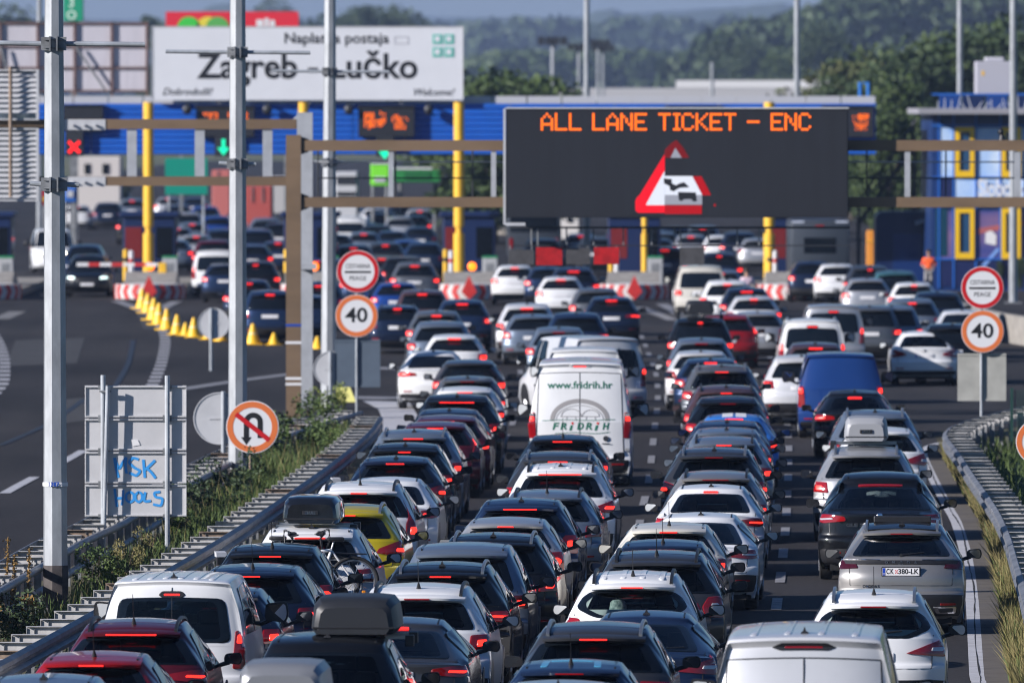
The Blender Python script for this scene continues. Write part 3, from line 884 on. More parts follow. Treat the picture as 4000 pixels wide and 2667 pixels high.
# ---------------------------------------------------------------- the ground and the roads
def sheet(name, poly, z, m, kind='structure', parent=None, thick=0.0):
    mb = MB()
    mb.add([(x, y, z) for x, y in poly], [tuple(range(len(poly)))])
    me = mb.mesh(name, fix=False)
    if me.polygons[0].normal.z < 0: me.flip_normals()
    o = add(name, me, parent, m)
    if kind and parent is None: o["kind"] = kind
    return o
def ribbon(pts, w, z):
    """flat strip of width w along a list of (x, y)"""
    p = np.array(pts, float)
    t = np.gradient(p, axis=0); t /= np.linalg.norm(t, axis=1, keepdims=True)
    n = np.stack([t[:, 1], -t[:, 0]], 1)
    ww = np.asarray(w) * np.ones(len(p))
    a, b = p - n * ww[:, None] / 2, p + n * ww[:, None] / 2
    V = [(x, y, z) for x, y in a] + [(x, y, z) for x, y in b]
    k = len(p)
    return V, [(i, k + i, k + i + 1, i + 1) for i in range(k - 1)]
def spline(pts, n):
    P = crom(np.array(pts, float), n)
    return P
def at_spacing(P, step, start=0.0):
    """points and tangents every `step` metres along a polyline"""
    P = np.asarray(P, float)
    seg = np.linalg.norm(np.diff(P, axis=0), axis=1); cum = np.r_[0, np.cumsum(seg)]
    s = np.arange(start, cum[-1], step)
    x = np.interp(s, cum, P[:, 0]); y = np.interp(s, cum, P[:, 1])
    e = .05
    tx = np.interp(np.minimum(s + e, cum[-1]), cum, P[:, 0]) - np.interp(np.maximum(s - e, 0), cum, P[:, 0])
    ty = np.interp(np.minimum(s + e, cum[-1]), cum, P[:, 1]) - np.interp(np.maximum(s - e, 0), cum, P[:, 1])
    l = np.hypot(tx, ty)
    return np.stack([x, y, tx / l, ty / l], 1)

def ground():
    mb = MB()
    mb.add([(-4000, -300, -.02), (4000, -300, -.02), (4000, 16000, -.02), (-4000, 16000, -.02)], [(0, 1, 2, 3)])
    tag(add("ground", mb.mesh("ground", fix=False), None, M_FIELD), kind='structure')
ground()

# lane-side guardrail left of the queue, seen at its top edge
LR = [gp(*p, .75) for p in [(0, 2580), (220, 2462), (440, 2340), (640, 2228), (840, 2112), (1000, 2010), (1150, 1908), (1300, 1802), (1400, 1722), (1455, 1668), (1482, 1625)]]
LR = [(LR[0][0] - (LR[1][0] - LR[0][0]) * 3, LR[0][1] - (LR[1][1] - LR[0][1]) * 3)] + LR
LR = spline(LR, 4)
# rail along the other carriageway
LL = [gp(*p, .80) for p in [(0, 2177), (165, 2087), (326, 2016), (480, 1930), (640, 1850), (820, 1760), (980, 1690), (1120, 1640), (1300, 1590)]]
LL = [(LL[0][0] - (LL[1][0] - LL[0][0]) * 4, LL[0][1] - (LL[1][1] - LL[0][1]) * 4)] + LL
LL = spline(LL, 4)
# right-hand rail: comes towards us, with a nose that bends away to the right
RR = [gp(*p, .75) for p in [(4000, 1586), (3942, 1599), (3870, 1616), (3781, 1640), (3722, 1664), (3697, 1690), (3706, 1716), (3730, 1745), (3759, 1785), (3804, 1855), (3862, 1936), (3906, 2005), (3946, 2094), (3978, 2200), (4000, 2272), (4050, 2480)]]
RR = spline(RR, 4)

# asphalt: one sheet from the overpass to beyond the plaza
EDGE = [gp(*p) for p in [(3850, 3400), (3828, 2700), (3817, 2640), (3799, 2355), (3777, 2181), (3737, 2043), (3696, 1970), (3650, 1880), (3612, 1800), (3606, 1770), (3630, 1745), (3690, 1728)]]
rb = [(7.2, 20)] + [(x + .62, y) for x, y in EDGE[1:9]] + [gp(3720, 1765), gp(3790, 1712), gp(3900, 1680), gp(4100, 1640)]
rb += [(24, 262), (26, 330), (22, 420), (24, 470), (26, 620), (60, 1400), (-40, 1400), (-50, 700), (-46, 420), (-34, 250), (-30, 20)]
sheet("road", rb, 0.0, M_ASPH)
# strip of earth under the two median rails
med = [(x + .25, y) for x, y in LR[:-1]] + [(LR[-1][0] - .7, LR[-1][1] + 2)] + [(x - .1, y) for x, y in LL[::-1]]
sheet("median_strip", med, 0.012, M_SOIL)
sheet("right_verge", [(x + .40, y) for x, y in EDGE[:9]] + [gp(3722, 1768), gp(3790, 1716), gp(3900, 1684), gp(4100, 1644), (40, 255), (40, 20), (8, 20)], .010, M_SOIL)
# rough concrete shoulder between the edge line and the grass
V, Fq = ribbon([(x + .26, y) for x, y in EDGE[:9]], .36, .013)
tag(add("shoulder", MB().add(V, Fq).mesh("shoulder", fix=False), None, M_SHOULD), kind='structure')

def marking(name, pts, w, z=.012, m=M_LINE):
    V, Fq = ribbon(pts, w, z)
    return tag(add(name, MB().add(V, Fq).mesh(name, fix=False), None, m), kind='structure')
marking("edge_line", spline(EDGE, 3), .20, .014, M_LINEB)
_e = spline(EDGE[:9], 14)
marking("crack", [(x + .03 + .018 * math.sin(i * .31) + random.uniform(-.007, .007), y) for i, (x, y) in enumerate(_e)], [random.uniform(.008, .03) for _ in _e], .0165, mat("crack_dark", (.012, .011, .011), .9))
# dashes between the lanes
def dashes(line, length, period, w, name, start=0, m=M_LINE):
    P = spline(line, 6)
    mb = MB()
    seg = np.linalg.norm(np.diff(P, axis=0), axis=1); cum = np.r_[0, np.cumsum(seg)]
    s = start
    while s + length < cum[-1]:
        ss = np.linspace(s, s + length, 5)
        q = np.stack([np.interp(ss, cum, P[:, 0]), np.interp(ss, cum, P[:, 1])], 1)
        V, Fq = ribbon(q, w, .013); mb.add(V, Fq)
        s += period
    tag(add(name, mb.mesh(name, fix=False), None, m), kind='structure')
LBC = [gp(*p) for p in [(2420, 2667), (2462, 2300), (2504, 2012), (2529, 1911), (2541, 1830), (2556, 1684), (2570, 1560), (2560, 1450), (2500, 1300)]]
LCD = [gp(*p) for p in [(2990, 2667), (3049, 2262), (3071, 2043), (3074, 1965), (3080, 1840), (3080, 1700), (3060, 1560), (3010, 1400), (2960, 1280)]]
LAB = [gp(*p) for p in [(1000, 2667), (1500, 2280), (1760, 2000), (1900, 1830), (2000, 1660), (2040, 1500), (2010, 1360)]]
dashes(LBC, 5.0, 12.4, .15, "lane_dashes", 3)
dashes(LCD, 4.0, 9.6, .16, "lane_dashes", 2)
dashes(LAB, 5.0, 12.4, .15, "lane_dashes", 6)
# left carriageway
L1 = [gp(*p) for p in [(-60, 1975), (45, 1912), (180, 1840), (295, 1778), (420, 1700), (540, 1590)]]
dashes(L1, 9.5, 17.5, .22, "left_lane_dashes", 6.5, M_LINEB)
L2 = [gp(*p) for p in [(570, 1560), (602, 1490), (630, 1420), (645, 1340), (636, 1290), (600, 1242), (530, 1205), (460, 1178)]]
dashes(L2, 2.0, 4.4, .34, "block_marking", 0, M_LINEB)
L3 = [gp(*p) for p in [(-40, 1560), (10, 1500), (18, 1440), (12, 1380), (-20, 1310), (-90, 1250)]]
dashes(L3, 2.2, 4.8, .32, "block_marking", 0, M_LINEB)
marking("gore_line", [gp(*p) for p in [(700, 1523), (860, 1498), (1010, 1478), (1180, 1456)]], .5, .013, M_LINE)
marking("gore_line", [gp(*p) for p in [(455, 1176), (520, 1200), (585, 1228)]], .45, .015, M_LINE)
marking("gore_line", [gp(*p) for p in [(690, 1178), (650, 1196), (610, 1225)]], .45, .015, M_LINE)
marking("gore_line", [gp(*p) for p in [(2495, 1200), (2560, 1225), (2630, 1252)]], .45, .015, M_LINE)
marking("gore_line", [gp(*p) for p in [(2585, 1188), (2630, 1212), (2672, 1246)]], .45, .015, M_LINE)
marking("stop_line", [gp(*p) for p in [(0, 1232), (70, 1232)]], 14, .012, mat("pale_road_patch", (.19, .185, .18), .85, var=.15, scale=1))
sheet("white_gore", [gp(*p) for p in [(1415, 1566), (1600, 1572), (1640, 1640), (1560, 1700), (1496, 1706), (1494, 1640), (1478, 1600)]], .014, M_LINEB)
for (y0, xa, xb) in ((1437, 1560, 1660), (1552, 1480, 1590)):
    marking("gore_line", [gp(xa - 200, y0), gp(xb, y0 + 6)], 2.2, .0145, M_LINE)
M_PATCH = mat("old_asphalt", (.040, .038, .037), .85, var=.25, scale=.8)
for k, q in enumerate(([(520, 1190), (640, 1200), (690, 1240), (700, 1290), (560, 1285)], [(60, 1330), (330, 1320), (300, 1420), (20, 1430)], [(250, 1560), (480, 1540), (380, 1640), (180, 1660)])):
    sheet("road_patch", [gp(*p) for p in q], .006 + .0005 * k, M_PATCH)
# tar-sealed cracks on the left carriageway
for cr in ([(520, 1330), (500, 1420), (455, 1500), (410, 1560)], [(330, 1560), (200, 1650), (60, 1715), (0, 1740)]):
    marking("tar_seam", spline([gp(*p) for p in cr], 4), .16, .011, mat("tar", (.018, .018, .02), .5))
    
# ---------------------------------------------------------------- guardrails
WPROF = [(0, .75), (.075, .715), (.085, .66), (.02, .62), (.02, .58), (.085, .54), (.075, .485), (0, .45), (-.012, .455), (.008, .60), (-.012, .745)]
def wbeam(P, sgn, name, parent, m, prof=WPROF, dz=0.0):
    P = np.asarray(P); t = np.gradient(P, axis=0); t /= np.linalg.norm(t, axis=1, keepdims=True)
    n = np.stack([t[:, 1], -t[:, 0]], 1) * sgn
    k = len(prof); V, Fc = [], []
    for p, q in zip(P, n):
        for a, z in prof: V.append((p[0] + q[0] * a, p[1] + q[1] * a, z + dz))
    for i in range(len(P) - 1):
        for j in range(k): Fc.append((i * k + j, i * k + (j + 1) % k, (i + 1) * k + (j + 1) % k, (i + 1) * k + j))
    Fc += [tuple(range(k)), tuple((len(P) - 1) * k + j for j in range(k))[::-1]]
    return MB().add(V, Fc).build(name, m, parent, True, 30)
def tread_mesh(length):
    mb = MB()
    mb.box(-.0, length, -.012, .012, .60, .735)             # web facing the traffic
    mb.box(-.0, length, -.07, .07, .7355, .742)             # top flange
    for xx in (length * .62, length * .80): mb.cyl((xx, -.012, .645), (xx, -.04, .645), .02, .02, 8)
    return mb.mesh("spacer")
def post_mesh():
    mb = MB()
    mb.box(-.05, .05, -.004, .004, 0, .72); mb.box(-.054, -.048, -.035, .035, 0, .72); mb.box(.048, .054, -.035, .035, 0, .72)
    return mb.mesh("post")
TREADS, POSTM = {}, post_mesh()
def guardrail(label, P, sgn, length, step, group='guardrails beside the lanes', rusty=(), beam=M_RAIL, extra=False, tread_mat=None):
    root = empty("guardrail", (0, 0, 0), 0, label, "guardrail", group)
    wbeam(P, sgn, "rail_beam", root, beam)
    key = length
    if key not in TREADS: TREADS[key] = tread_mesh(length)
    for i, (x, y, tx, ty) in enumerate(at_spacing(P, step, .4)):
        nx, ny = ty * -sgn, -tx * -sgn
        a = math.atan2(ny, nx)
        add("spacer", TREADS[key], root, M_RUST if i % 9 in rusty else (tread_mat or M_TREAD), (x, y, random.uniform(-.006, .006)), (0, 0, a))
        add("post", POSTM, root, M_STEEL_D, (x + nx * (length - .06), y + ny * (length - .06), 0), (0, 0, a))
    if extra:
        Q = np.asarray(P).copy()
        t = np.gradient(Q, axis=0); t /= np.linalg.norm(t, axis=1, keepdims=True)
        n = np.stack([t[:, 1], -t[:, 0]], 1) * -sgn
        for off, z in ((length + .12, .66), (length + .12, .30)):
            R_ = Q + n * off
            MB().tube([(a, b, z) for a, b in R_], .06, 8).build("rail_pipe", M_RAIL, root, True, 60)
    return root
guardrail("long steel guardrail with stepped spacers left of the traffic queue", LR, 1, .52, 2.19, rusty=(3,))
guardrail("steel guardrail along the empty left carriageway with pipe rails behind", LL, -1, .52, 2.19, extra=True, rusty=(4,))
guardrail("curved guardrail bending away round the right verge", RR, 1, .52, 2.0, rusty=())
# delineator on the left rail
def delineator(px, py, dz, label):
    d = gd(py, .55)
    r = empty("delineator", (wx(px, d), d, 0), .35, label, "road marker")
    MB().bbox(-.065, .065, -.03, .03, .0, 1.0, .02).build("marker_post", M_BLACK, r)
    MB().prismx([(-.04, .985), (.05, .99), (.07, 1.07), (-.02, 1.05)], -.07, .09).build("marker_cap", M_SIGNG, r)
    MB().box(-.05, .05, -.036, -.031, .62, .86).build("reflector", M_LAMP, r)
delineator(1310, 1980, 0, "black marker post with red reflector on left guardrail, farther one")
delineator(860, 2290, 0, "black marker post with grey cap on left guardrail, nearer one")
# low pale barrier along the far right of the plaza
Q = spline([gp(*p, .9) for p in [(3640, 1146), (3700, 1168), (3780, 1195), (3900, 1222), (4050, 1245)]], 4)
br = empty("far_barrier", (0, 0, 0), 0, "pale concrete roadside barrier below the blue building", "barrier")
P2 = np.asarray(Q)
V, Fc = [], []
for x, y in P2: V += [(x, y, .0), (x - .05, y, .9), (x + .25, y, .9), (x + .35, y, 0)]
for i in range(len(P2) - 1):
    for j in range(4): Fc.append((i * 4 + j, i * 4 + (j + 1) % 4, i * 4 + 4 + (j + 1) % 4, i * 4 + 4 + j))
MB().add(V, Fc).build("barrier_wall", M_CONC, br)

# ---------------------------------------------------------------- lamp posts
def octo(px_pts, d, base_y=None):
    """tapered octagonal shaft through rows (px_center, py, half width px)"""
    n = 8; V, Fc = [], []
    for cx, py, hwp in px_pts:
        R = hwp * d / F / math.cos(math.pi / 8)
        for i in range(n):
            a = 2 * math.pi * (i + .5) / n + .17
            V.append((wx(cx, d) + R * math.cos(a), d + R * math.sin(a), wz(py, d)))
    for l in range(len(px_pts) - 1):
        for i in range(n): Fc.append((l * n + i, l * n + (i + 1) % n, (l + 1) * n + (i + 1) % n, (l + 1) * n + i))
    Fc.append(tuple(range((len(px_pts) - 1) * n, len(px_pts) * n)))
    return MB().add(V, Fc)
M_POST = mat("galvanised_post", (0.34, 0.36, 0.38), 0.45, 0.25, var=0.16, scale=4.0, stretch=(1, 1, .35))
M_POSTB = mat("tarred_post_base", (0.055, 0.047, 0.045), 0.75, var=.5, scale=5)
def lamp_post(label, c0, w0, c1, w1, ybase, arms, ydark, flange=True):
    d = gd(ybase)
    r = empty("lamp_post", (wx(c0, d), d, 0), 0, label, "lamp post", "octagonal lamp posts along the median")
    off = Vector((wx(c0, d), d, 0))
    def at(mb, n, m, smooth=False):
        o = mb.build(n, m, r, smooth); o.location = -off; return o
    at(octo([(c0, ybase, w0 / 2), (c0 + (c1 - c0) * .9, 0 + (ybase) * .1, (w0 + (w1 - w0) * .9) / 2), (c1, -900, w1 / 2 * .8)], d), "pole", M_POST)
    if ydark:
        f = (ybase - ydark) / ybase
        at(octo([(c0, ybase, w0 / 2 + 2), (c0, ydark, w0 / 2 + 1.0)], d), "pole_base", M_POSTB)
    if flange:
        at(MB().box(off.x - .32, off.x + .32, d - .32, d + .32, 0, .06), "base_plate", M_STEEL_D)
    for (py, xa, xb) in arms:
        z = wz(py, d); k = (ybase - py) / ybase
        cx = c0 + (c1 - c0) * k; hw = (w0 + (w1 - w0) * k) / 2 * d / F
        X = wx(cx, d)
        R = .038
        yb = d - hw * .55
        o = at(MB().cyl((wx(xa, d), yb, z + .015), (X - hw, yb, z), R, R, 10).cyl((X + hw, yb, z), (wx(xb, d), yb, z - .01), R, R, 10), "cross_pipe", M_STEEL, True)
        c = MB()
        for sx in (-1, 1):
            xx = X + sx * (hw - .02)
            c.box(xx - .07, xx + .07, yb - .09, yb + .05, z - .10, z + .10)
            c.box(X + sx * hw * .38 - .012, X + sx * hw * .38 + .012, yb - .17, yb - .02, z - .11, z + .11)
        for dz in (-.06, .06): c.cyl((X - hw, yb - .11, z + dz), (X + hw, yb - .11, z + dz), .012, .012, 6)
        at(c, "clamp", M_STEEL_D)
    return r
lamp_post("nearest octagonal galvanised lamp post with long cross pipe, dark tarred base", 216, 92, 211, 70, 2395, [(172, -60, 567), (720, 118, 310)], 2207)
lamp_post("second octagonal lamp post, behind the no U-turn sign", 928, 72, 929, 58, 1945, [(205, 648, 1213), (640, 855, 1000)], 1830)
lamp_post("third octagonal lamp post, just left of the speed limit 40 sign", 1282, 58, 1290, 42, 1600, [(280, 1060, 1520), (633, 1225, 1345)], None)
# stickers on the first post
def slab(name, cx, cy, w, h, d, m, label, cat, off=-.004, group=None):
    mb = MB().box(-w / 2, w / 2, -.002, .002, -h / 2, h / 2)
    o = mb.build(name, m, None); o.location = (wx(cx, d), d + off, wz(cy, d))
    return tag(o, label, cat, group)
dp = gd(2395)
st = empty("tape_band", (wx(215, dp), dp, wz(1890, dp)), 0, "white tape band with blue printing round the nearest lamp post", "tape")
o = octo([(215, 1898, 47.5), (215, 1883, 47.3)], dp).build("band", M_WHITE, st); o.location = -Vector((wx(215, dp), dp, wz(1890, dp)))
lettering("1387", .085, mat("sticker_blue", (.01, .06, .35), .5), st, (-.02, -.205, 0), bold=.004)

# distant slim masts
def mast(label, px, ybase, ytop, w, d, head=None, z0=None, group="slim masts beyond the canopy"):
    x = wx(px, d); r = empty("mast", (x, d, 0 if z0 is None else z0), 0, label, "mast", group)
    zt = wz(ytop, d) - (z0 or 0)
    MB().cyl((0, 0, 0), (0, 0, zt), w / 2, w / 2 * .75, 10).build("pole", M_POST, r, True)
    MB().box(-w, w, -w, w, 0, .05).build("base_plate", M_STEEL_D, r)
    if head:
        mb = MB()
        for i in range(4): mb.box(-head + i * head * .5, -head + i * head * .5 + head * .42, -.3, .2, zt - .5, zt + .1)
        mb.cyl((-head, 0, zt - .2), (head, 0, zt - .2), .06, .06, 6)
        mb.build("floodlights", M_DARK, r)
mast("slim grey mast rising behind left end of message sign", 2292, 0, -300, .30, 474, group=None)
mast("slim grey mast rising behind right half of message sign", 3113, 0, -300, .30, 475, group=None)
mast("slim grey mast left of the grey roof cabinet", 3749, 0, -300, .28, 466, group=None)
mast("grey mast standing on the far barrier at right edge", 3958, 0, -300, .32, gd(1185), group=None)
mast("floodlight mast over the far field, leftmost", 2160, 0, 150, .42, 820, 1.1, group="floodlight masts over the far field")
mast("floodlight mast over the far field, beside the grey mast", 2262, 0, 175, .32, 900, .9, group="floodlight masts over the far field")
mast("floodlight mast over the far field, second from right", 2336, 0, 160, .28, 880, 1.0, group="floodlight masts over the far field")
mast("floodlight mast over the far field, rightmost", 2356, 0, 180, .28, 960, 1.0, group="floodlight masts over the far field")
mast("thin far mast in front of the dark wood", 2782, 0, 245, .35, 930, group=None)
mast("pale mast beside the nearest lamp post's top", 155, 0, -200, .30, 520, group=None)

# ---------------------------------------------------------------- gantries
def bar(mb, xa, xb, ya, yb, d, dep):
    """box from photo columns xa..xb and rows ya..yb at distance d, depth dep"""
    return mb.box(wx(xa, d), wx(xb, d), d, d + dep, wz(yb, d), wz(ya, d))
D1, D2 = 281.0, 272.0
ga = empty("gantry", (wx(1190, D1), D1, 0), 0, "left sign gantry with brown beams and pale grey post", "gantry")
offA = -Vector((wx(1190, D1), D1, 0))
def pa(mb, n, m, par=None, sm=False):
    o = mb.build(n, m, par or ga, sm); o.location = offA if par is None else (0, 0, 0); return o
M_PALEP = mat("pale_grey_post", (0.40, 0.42, 0.45), 0.5, 0.15, var=.1, scale=3)
pa(MB().box(wx(1160, D1), wx(1221, D1), D1, D1 + .4, 0, wz(440, D1)), "post", M_PALEP)
pa(MB().box(wx(1150, D1), wx(1231, D1), D1 - .1, D1 + .5, 0, .05), "base_plate", M_STEEL_D)
for (a, b) in ((466, 505), (690, 726)):
    pa(bar(MB(), -260, 1158, a, b, D1, .26), "beam", M_BROWN)
    pl = bar(MB(), 250, 412, a + 1, b + 3, D1 - .02, .02)
    for k in range(3):
        x = wx(285 + k * 44, D1); z = wz((a + b) / 2 + 4, D1)
        pl.cyl((x, D1 - .02, z), (x, D1 - .12, z), .035, .035, 8)
    pa(pl, "joint_plate", M_SIGNG)
for cx in (515, 780, 1045): pa(bar(MB(), cx - 19, cx + 19, 506, 689, D1 + .04, .2), "strut", M_PALEP)
pa(MB().prism([(wx(1160, D1), wz(452, D1)), (wx(1160, D1), wz(505, D1)), (wx(1128, D1), wz(490, D1)), (wx(1128, D1), wz(478, D1))], D1 + .05, D1 + .2), "bracket", M_PALEP)
cab = bar(MB(), 1172, 1236, 1030, 1052, D1 - .25, .3)
pa(cab, "lamp_arm", M_PALEP)
# louvred sign backs hung on that gantry
def louvre(label, y0, y1):
    d = D1 - .35
    r = empty("louvred_sign", (wx(20, d), d, wz((y0 + y1) / 2, d)), 0, label, "sign", "louvred sign backs on the left gantry")
    off = -Vector((wx(20, d), d, wz((y0 + y1) / 2, d)))
    def p(mb, n, m): o = mb.build(n, m, r); o.location = off
    fr = MB()
    bar(fr, -160, 152, y0 - 4, y0 + 2, d - .03, .16); bar(fr, -160, 152, y1 - 2, y1 + 4, d - .03, .16); bar(fr, 141, 152, y0 + 2, y1 - 2, d - .03, .16); bar(fr, -160, -150, y0 + 2, y1 - 2, d - .03, .16)
    p(fr, "frame", M_SIGNG)
    n = int((y1 - y0 - 6) / 20.5)
    for k in range(n):
        ya = y0 + 3 + k * 20.5
        a, b = wz(ya, d), wz(ya + 19, d)
        mb = MB().prismx([(d + .10, a), (d + .0, b + .012), (d + .0, b), (d + .02, b), (d + .115, a - .004)], wx(-150, d), wx(141, d))
        p(mb, "slat", M_SIGNG)
louvre("upper louvred pale sign back at left edge", 276, 466)
louvre("lower louvred pale sign back at left edge", 505, 782)
pm = empty("sign_pipe", (wx(45, D1), D1 - .5, 0), 0, "rusty vertical pipe in front of the louvred sign backs", "pipe")
MB().cyl((0, 0, wz(770, D1)), (0, 0, wz(262, D1)), .045, .045, 10).build("pipe", M_RUST, pm, True)
MB().cyl((0, 0, wz(262, D1) - .01), (.22, .0, wz(268, D1) - .01), .03, .03, 8).build("pipe_end", M_DARK, pm)

gb = empty("gantry", (wx(1145, D2), D2, 0), 0, "brown sign gantry carrying the large LED message sign", "gantry")
offB = -Vector((wx(1145, D2), D2, 0))
def pb(mb, n, m, sm=False):
    o = mb.build(n, m, gb, sm); o.location = offB; return o
pb(MB().box(wx(1117, D2), wx(1175, D2), D2, D2 + .36, 0, wz(528, D2)), "post", M_BROWN)
pb(MB().box(wx(1105, D2), wx(1187, D2), D2 - .1, D2 + .46, 0, .05), "base_plate", M_STEEL_D)
for k, (yy, c) in enumerate(((1388 - 50, M_WHITE), (1270, mat("sticker_blue", (.01, .06, .35), .5)), (1478, M_WHITE), (1500, M_WHITE))):
    pb(bar(MB(), 1115, 1177, yy - 5, yy + 5, D2 - .01, .02), "tape_wrap", c)
for (a, b) in ((548, 590), (770, 810)):
    pb(bar(MB(), 1181, 4420, a, b, D2 + .05, .27), "beam", M_BROWN)
    pb(MB().prism([(wx(1176, D2), wz(a - 14, D2)), (wx(1205, D2), wz(a - 4, D2)), (wx(1205, D2), wz(b + 4, D2)), (wx(1176, D2), wz(b + 14, D2))], D2 + .10, D2 + .26), "bracket", M_DARK)
pb(bar(MB(), 4420, 4480, 528, 1640, D2, .36), "post", M_BROWN)
for cx, w in ((1527, 10), (1928, 10), (3545, 11), (3975, 11)): pb(bar(MB(), cx - w, cx + w, 591, 769, D2 + .08, .14), "strut", M_PALEP)
for yy, m in ((634, M_SIGNG), (697, M_DARK)): pb(MB().cyl((wx(1236, D2), D2 + .9, wz(yy, D2)), (wx(4400, D2), D2 + .9, wz(yy, D2)), .018, .018, 6), "handrail", m)
for cx in (1240, 1543, 1846, 3390, 3700, 4010): pb(MB().cyl((wx(cx, D2), D2 + .9, wz(590, D2)), (wx(cx, D2), D2 + .9, wz(770, D2)), .02, .02, 6), "handrail_post", M_DARK)
# catwalk under the sign
pb(bar(MB(), 1990, 3320, 885, 893, D2 + .1, .05), "catwalk_rail", M_DARK)
pb(bar(MB(), 2000, 3320, 957, 962, D2 + .1, .05), "catwalk_rail", M_DARK)
for cx in (2075, 2100, 2188, 2213, 2318, 2435, 2545, 2635, 2658, 2768, 2880, 2965): pb(bar(MB(), cx - 3, cx + 3, 893, 957, D2 + .12, .03), "hanger", M_STEEL_D)
REDP = mat("faded_red_panel", (.42, .006, .008), .5, var=.25, scale=4); GREYP = mat("dull_grey_panel", (.055, .055, .06), .7, var=.2, scale=6)
for a, b, y0, y1, m, lab in ((1985, 2086, 976, 1034, GREYP, "grey hanging panel under the sign, leftmost"), (2094, 2196, 966, 1036, REDP, "red hanging panel under the sign, left one"), (2211, 2304, 968, 1032, GREYP, "grey hanging panel between the two red panels"),
                     (2320, 2417, 966, 1032, REDP, "red hanging panel under the sign, right one"), (2655, 2751, 966, 1034, GREYP, "grey hanging panel under the sign, rightmost")):
    r = empty("hanging_panel", (wx((a + b) / 2, D2), D2 + .1, wz((y0 + y1) / 2, D2)), 0, lab, "panel", "panels hanging under the message sign")
    off = -Vector(r.location)
    o = bar(MB(), a, b, y0, y1, D2 + .09, .03).build("board", m, r); o.location = off
    o = MB().tube([(wx(a + 8, D2), D2 + .11, wz(y0, D2)), (wx(a + 8, D2), D2 + .11, wz(958, D2))], .012, 6).tube([(wx(b - 8, D2), D2 + .11, wz(y0, D2)), (wx(b - 8, D2), D2 + .11, wz(958, D2))], .012, 6).build("hook", M_STEEL_D, r); o.location = off
# camera on the right-hand beam
cm = empty("traffic_camera", (wx(3915, D2), D2 + .15, wz(548, D2)), 0, "small black camera mounted on the right gantry beam", "camera")
MB().cyl((0, 0, 0), (0, 0, .12), .09, .06, 10).build("mount", M_BLACK, cm, True)
MB().sphere((-.03, -.02, .2), .075, .10, .085).build("housing", M_BLACK, cm, True, 60)
MB().cyl((-.02, 0, .16), (.02, 0, .10), .035, .035, 8).build("arm", M_BLACK, cm)

# the LED message sign
sgx0, sgx1, sgy0, sgy1 = 1976, 3314, 426, 850
DS = D2 - .55
ls = empty("message_sign", (wx(2645, DS), DS, wz(640, DS)), 0, "large dark LED sign reading ALL LANE TICKET - ENC with red triangle", "sign")
offS = -Vector(ls.location)
def ps(mb, n, m, par=None, sm=False):
    o = mb.build(n, m, par or ls, sm)
    if par is None: o.location = offS
    return o
ps(bar(MB(), sgx0, sgx1, sgy0, sgy1, DS, .50), "housing", M_DARK)
ps(bar(MB(), sgx0 + 4, sgx1 - 4, sgy0 + 4, sgy1 - 4, DS - .012, .011), "screen", M_LED_FACE)
ps(bar(MB(), sgx0 - 2, sgx1 + 2, sgy0 - 6, sgy0 - .5, DS - .05, .6), "top_trim", M_SIGNG)
tr_ = bar(MB(), sgx0 - 10, sgx0 - 1, sgy0, sgy1 + 28, DS - .02, .10); bar(tr_, sgx0 - 1, 2052, sgy1 + 20, sgy1 + 32, DS - .02, .10)
ps(tr_, "frame_corner", M_SIGNG)
FONT = {'A': "00100 01010 10001 10001 11111 10001 10001", 'L': "10000 10000 10000 10000 10000 10000 11111", 'N': "10001 11001 10101 10101 10011 10001 10001", 'E': "11111 10000 10000 11110 10000 10000 11111",
        'T': "11111 00100 00100 00100 00100 00100 00100", 'I': "01110 00100 00100 00100 00100 00100 01110", 'C': "01110 10001 10000 10000 10000 10001 01110", 'K': "10001 10010 10100 11000 10100 10010 10001", '-': "00000 00000 00000 11111 00000 00000 00000"}
LX = [('A', 2112), ('L', 2167), ('L', 2222), ('L', 2313), ('A', 2368), ('N', 2423), ('E', 2478), ('T', 2571), ('I', 2619), ('C', 2662), ('K', 2717), ('E', 2772), ('T', 2827), ('-', 2918), ('E', 3010), ('N', 3064), ('C', 3119)]
for ch, x0 in LX:
    mb = MB()
    for j, row in enumerate(FONT[ch].split()):
        for i, b in enumerate(row):
            if b == '1':
                for dx in ((0,) if True else (0, 1)):
                    cx, cy = x0 + 5 + i * 9.8, 447 + j * 9.8
                    mb.cyl((wx(cx, DS), DS - .013, wz(cy, DS)), (wx(cx, DS), DS - .020, wz(cy, DS)), 5.2 * DS / F, 5.0 * DS / F, 8)
    ps(mb, "led_letter", M_LEDO)
def led(poly, m, name, lift=.016):
    ps(MB().prism([(wx(x, DS), wz(y, DS)) for x, y in poly], DS - lift, DS - .0125), name, m)
led([(2587, 618), (2596, 603), (2596, 668), (2524, 796), (2524, 802), (2596, 802), (2596, 831), (2492, 831), (2483, 822), (2482, 786), (2488, 772), (2500, 760)], M_LEDR, "triangle_border")
led([(2594, 668.5), (2596, 668.5), (2596, 801.5), (2524.5, 801.5), (2524.5, 797)], M_LEDW, "triangle_field", .015)
led([(2596.3, 688), (2704, 688), (2743, 762), (2596.3, 762)], M_LEDW, "triangle_field", .015)
led([(2596.3, 762.3), (2742, 762.3), (2743, 800), (2596.3, 800)], M_LEDWD, "triangle_field", .015)
led([(2705, 689), (2740, 689), (2778, 763), (2744, 763)], M_LEDRD, "triangle_border")
led([(2596.3, 802), (2741, 802), (2741, 836), (2596.3, 836)], M_LEDRD, "triangle_border")
led([(2594, 617), (2597, 585), (2622, 560), (2642, 547), (2668, 577), (2692, 617)], mat("faint_red_led", (.1, 0, 0), .4, emit=(.5, .02, .03), es=.16), "triangle_tip", .0145)
led([(2619, 617), (2638, 578), (2663, 617)], M_LEDWD, "triangle_tip", .0165)
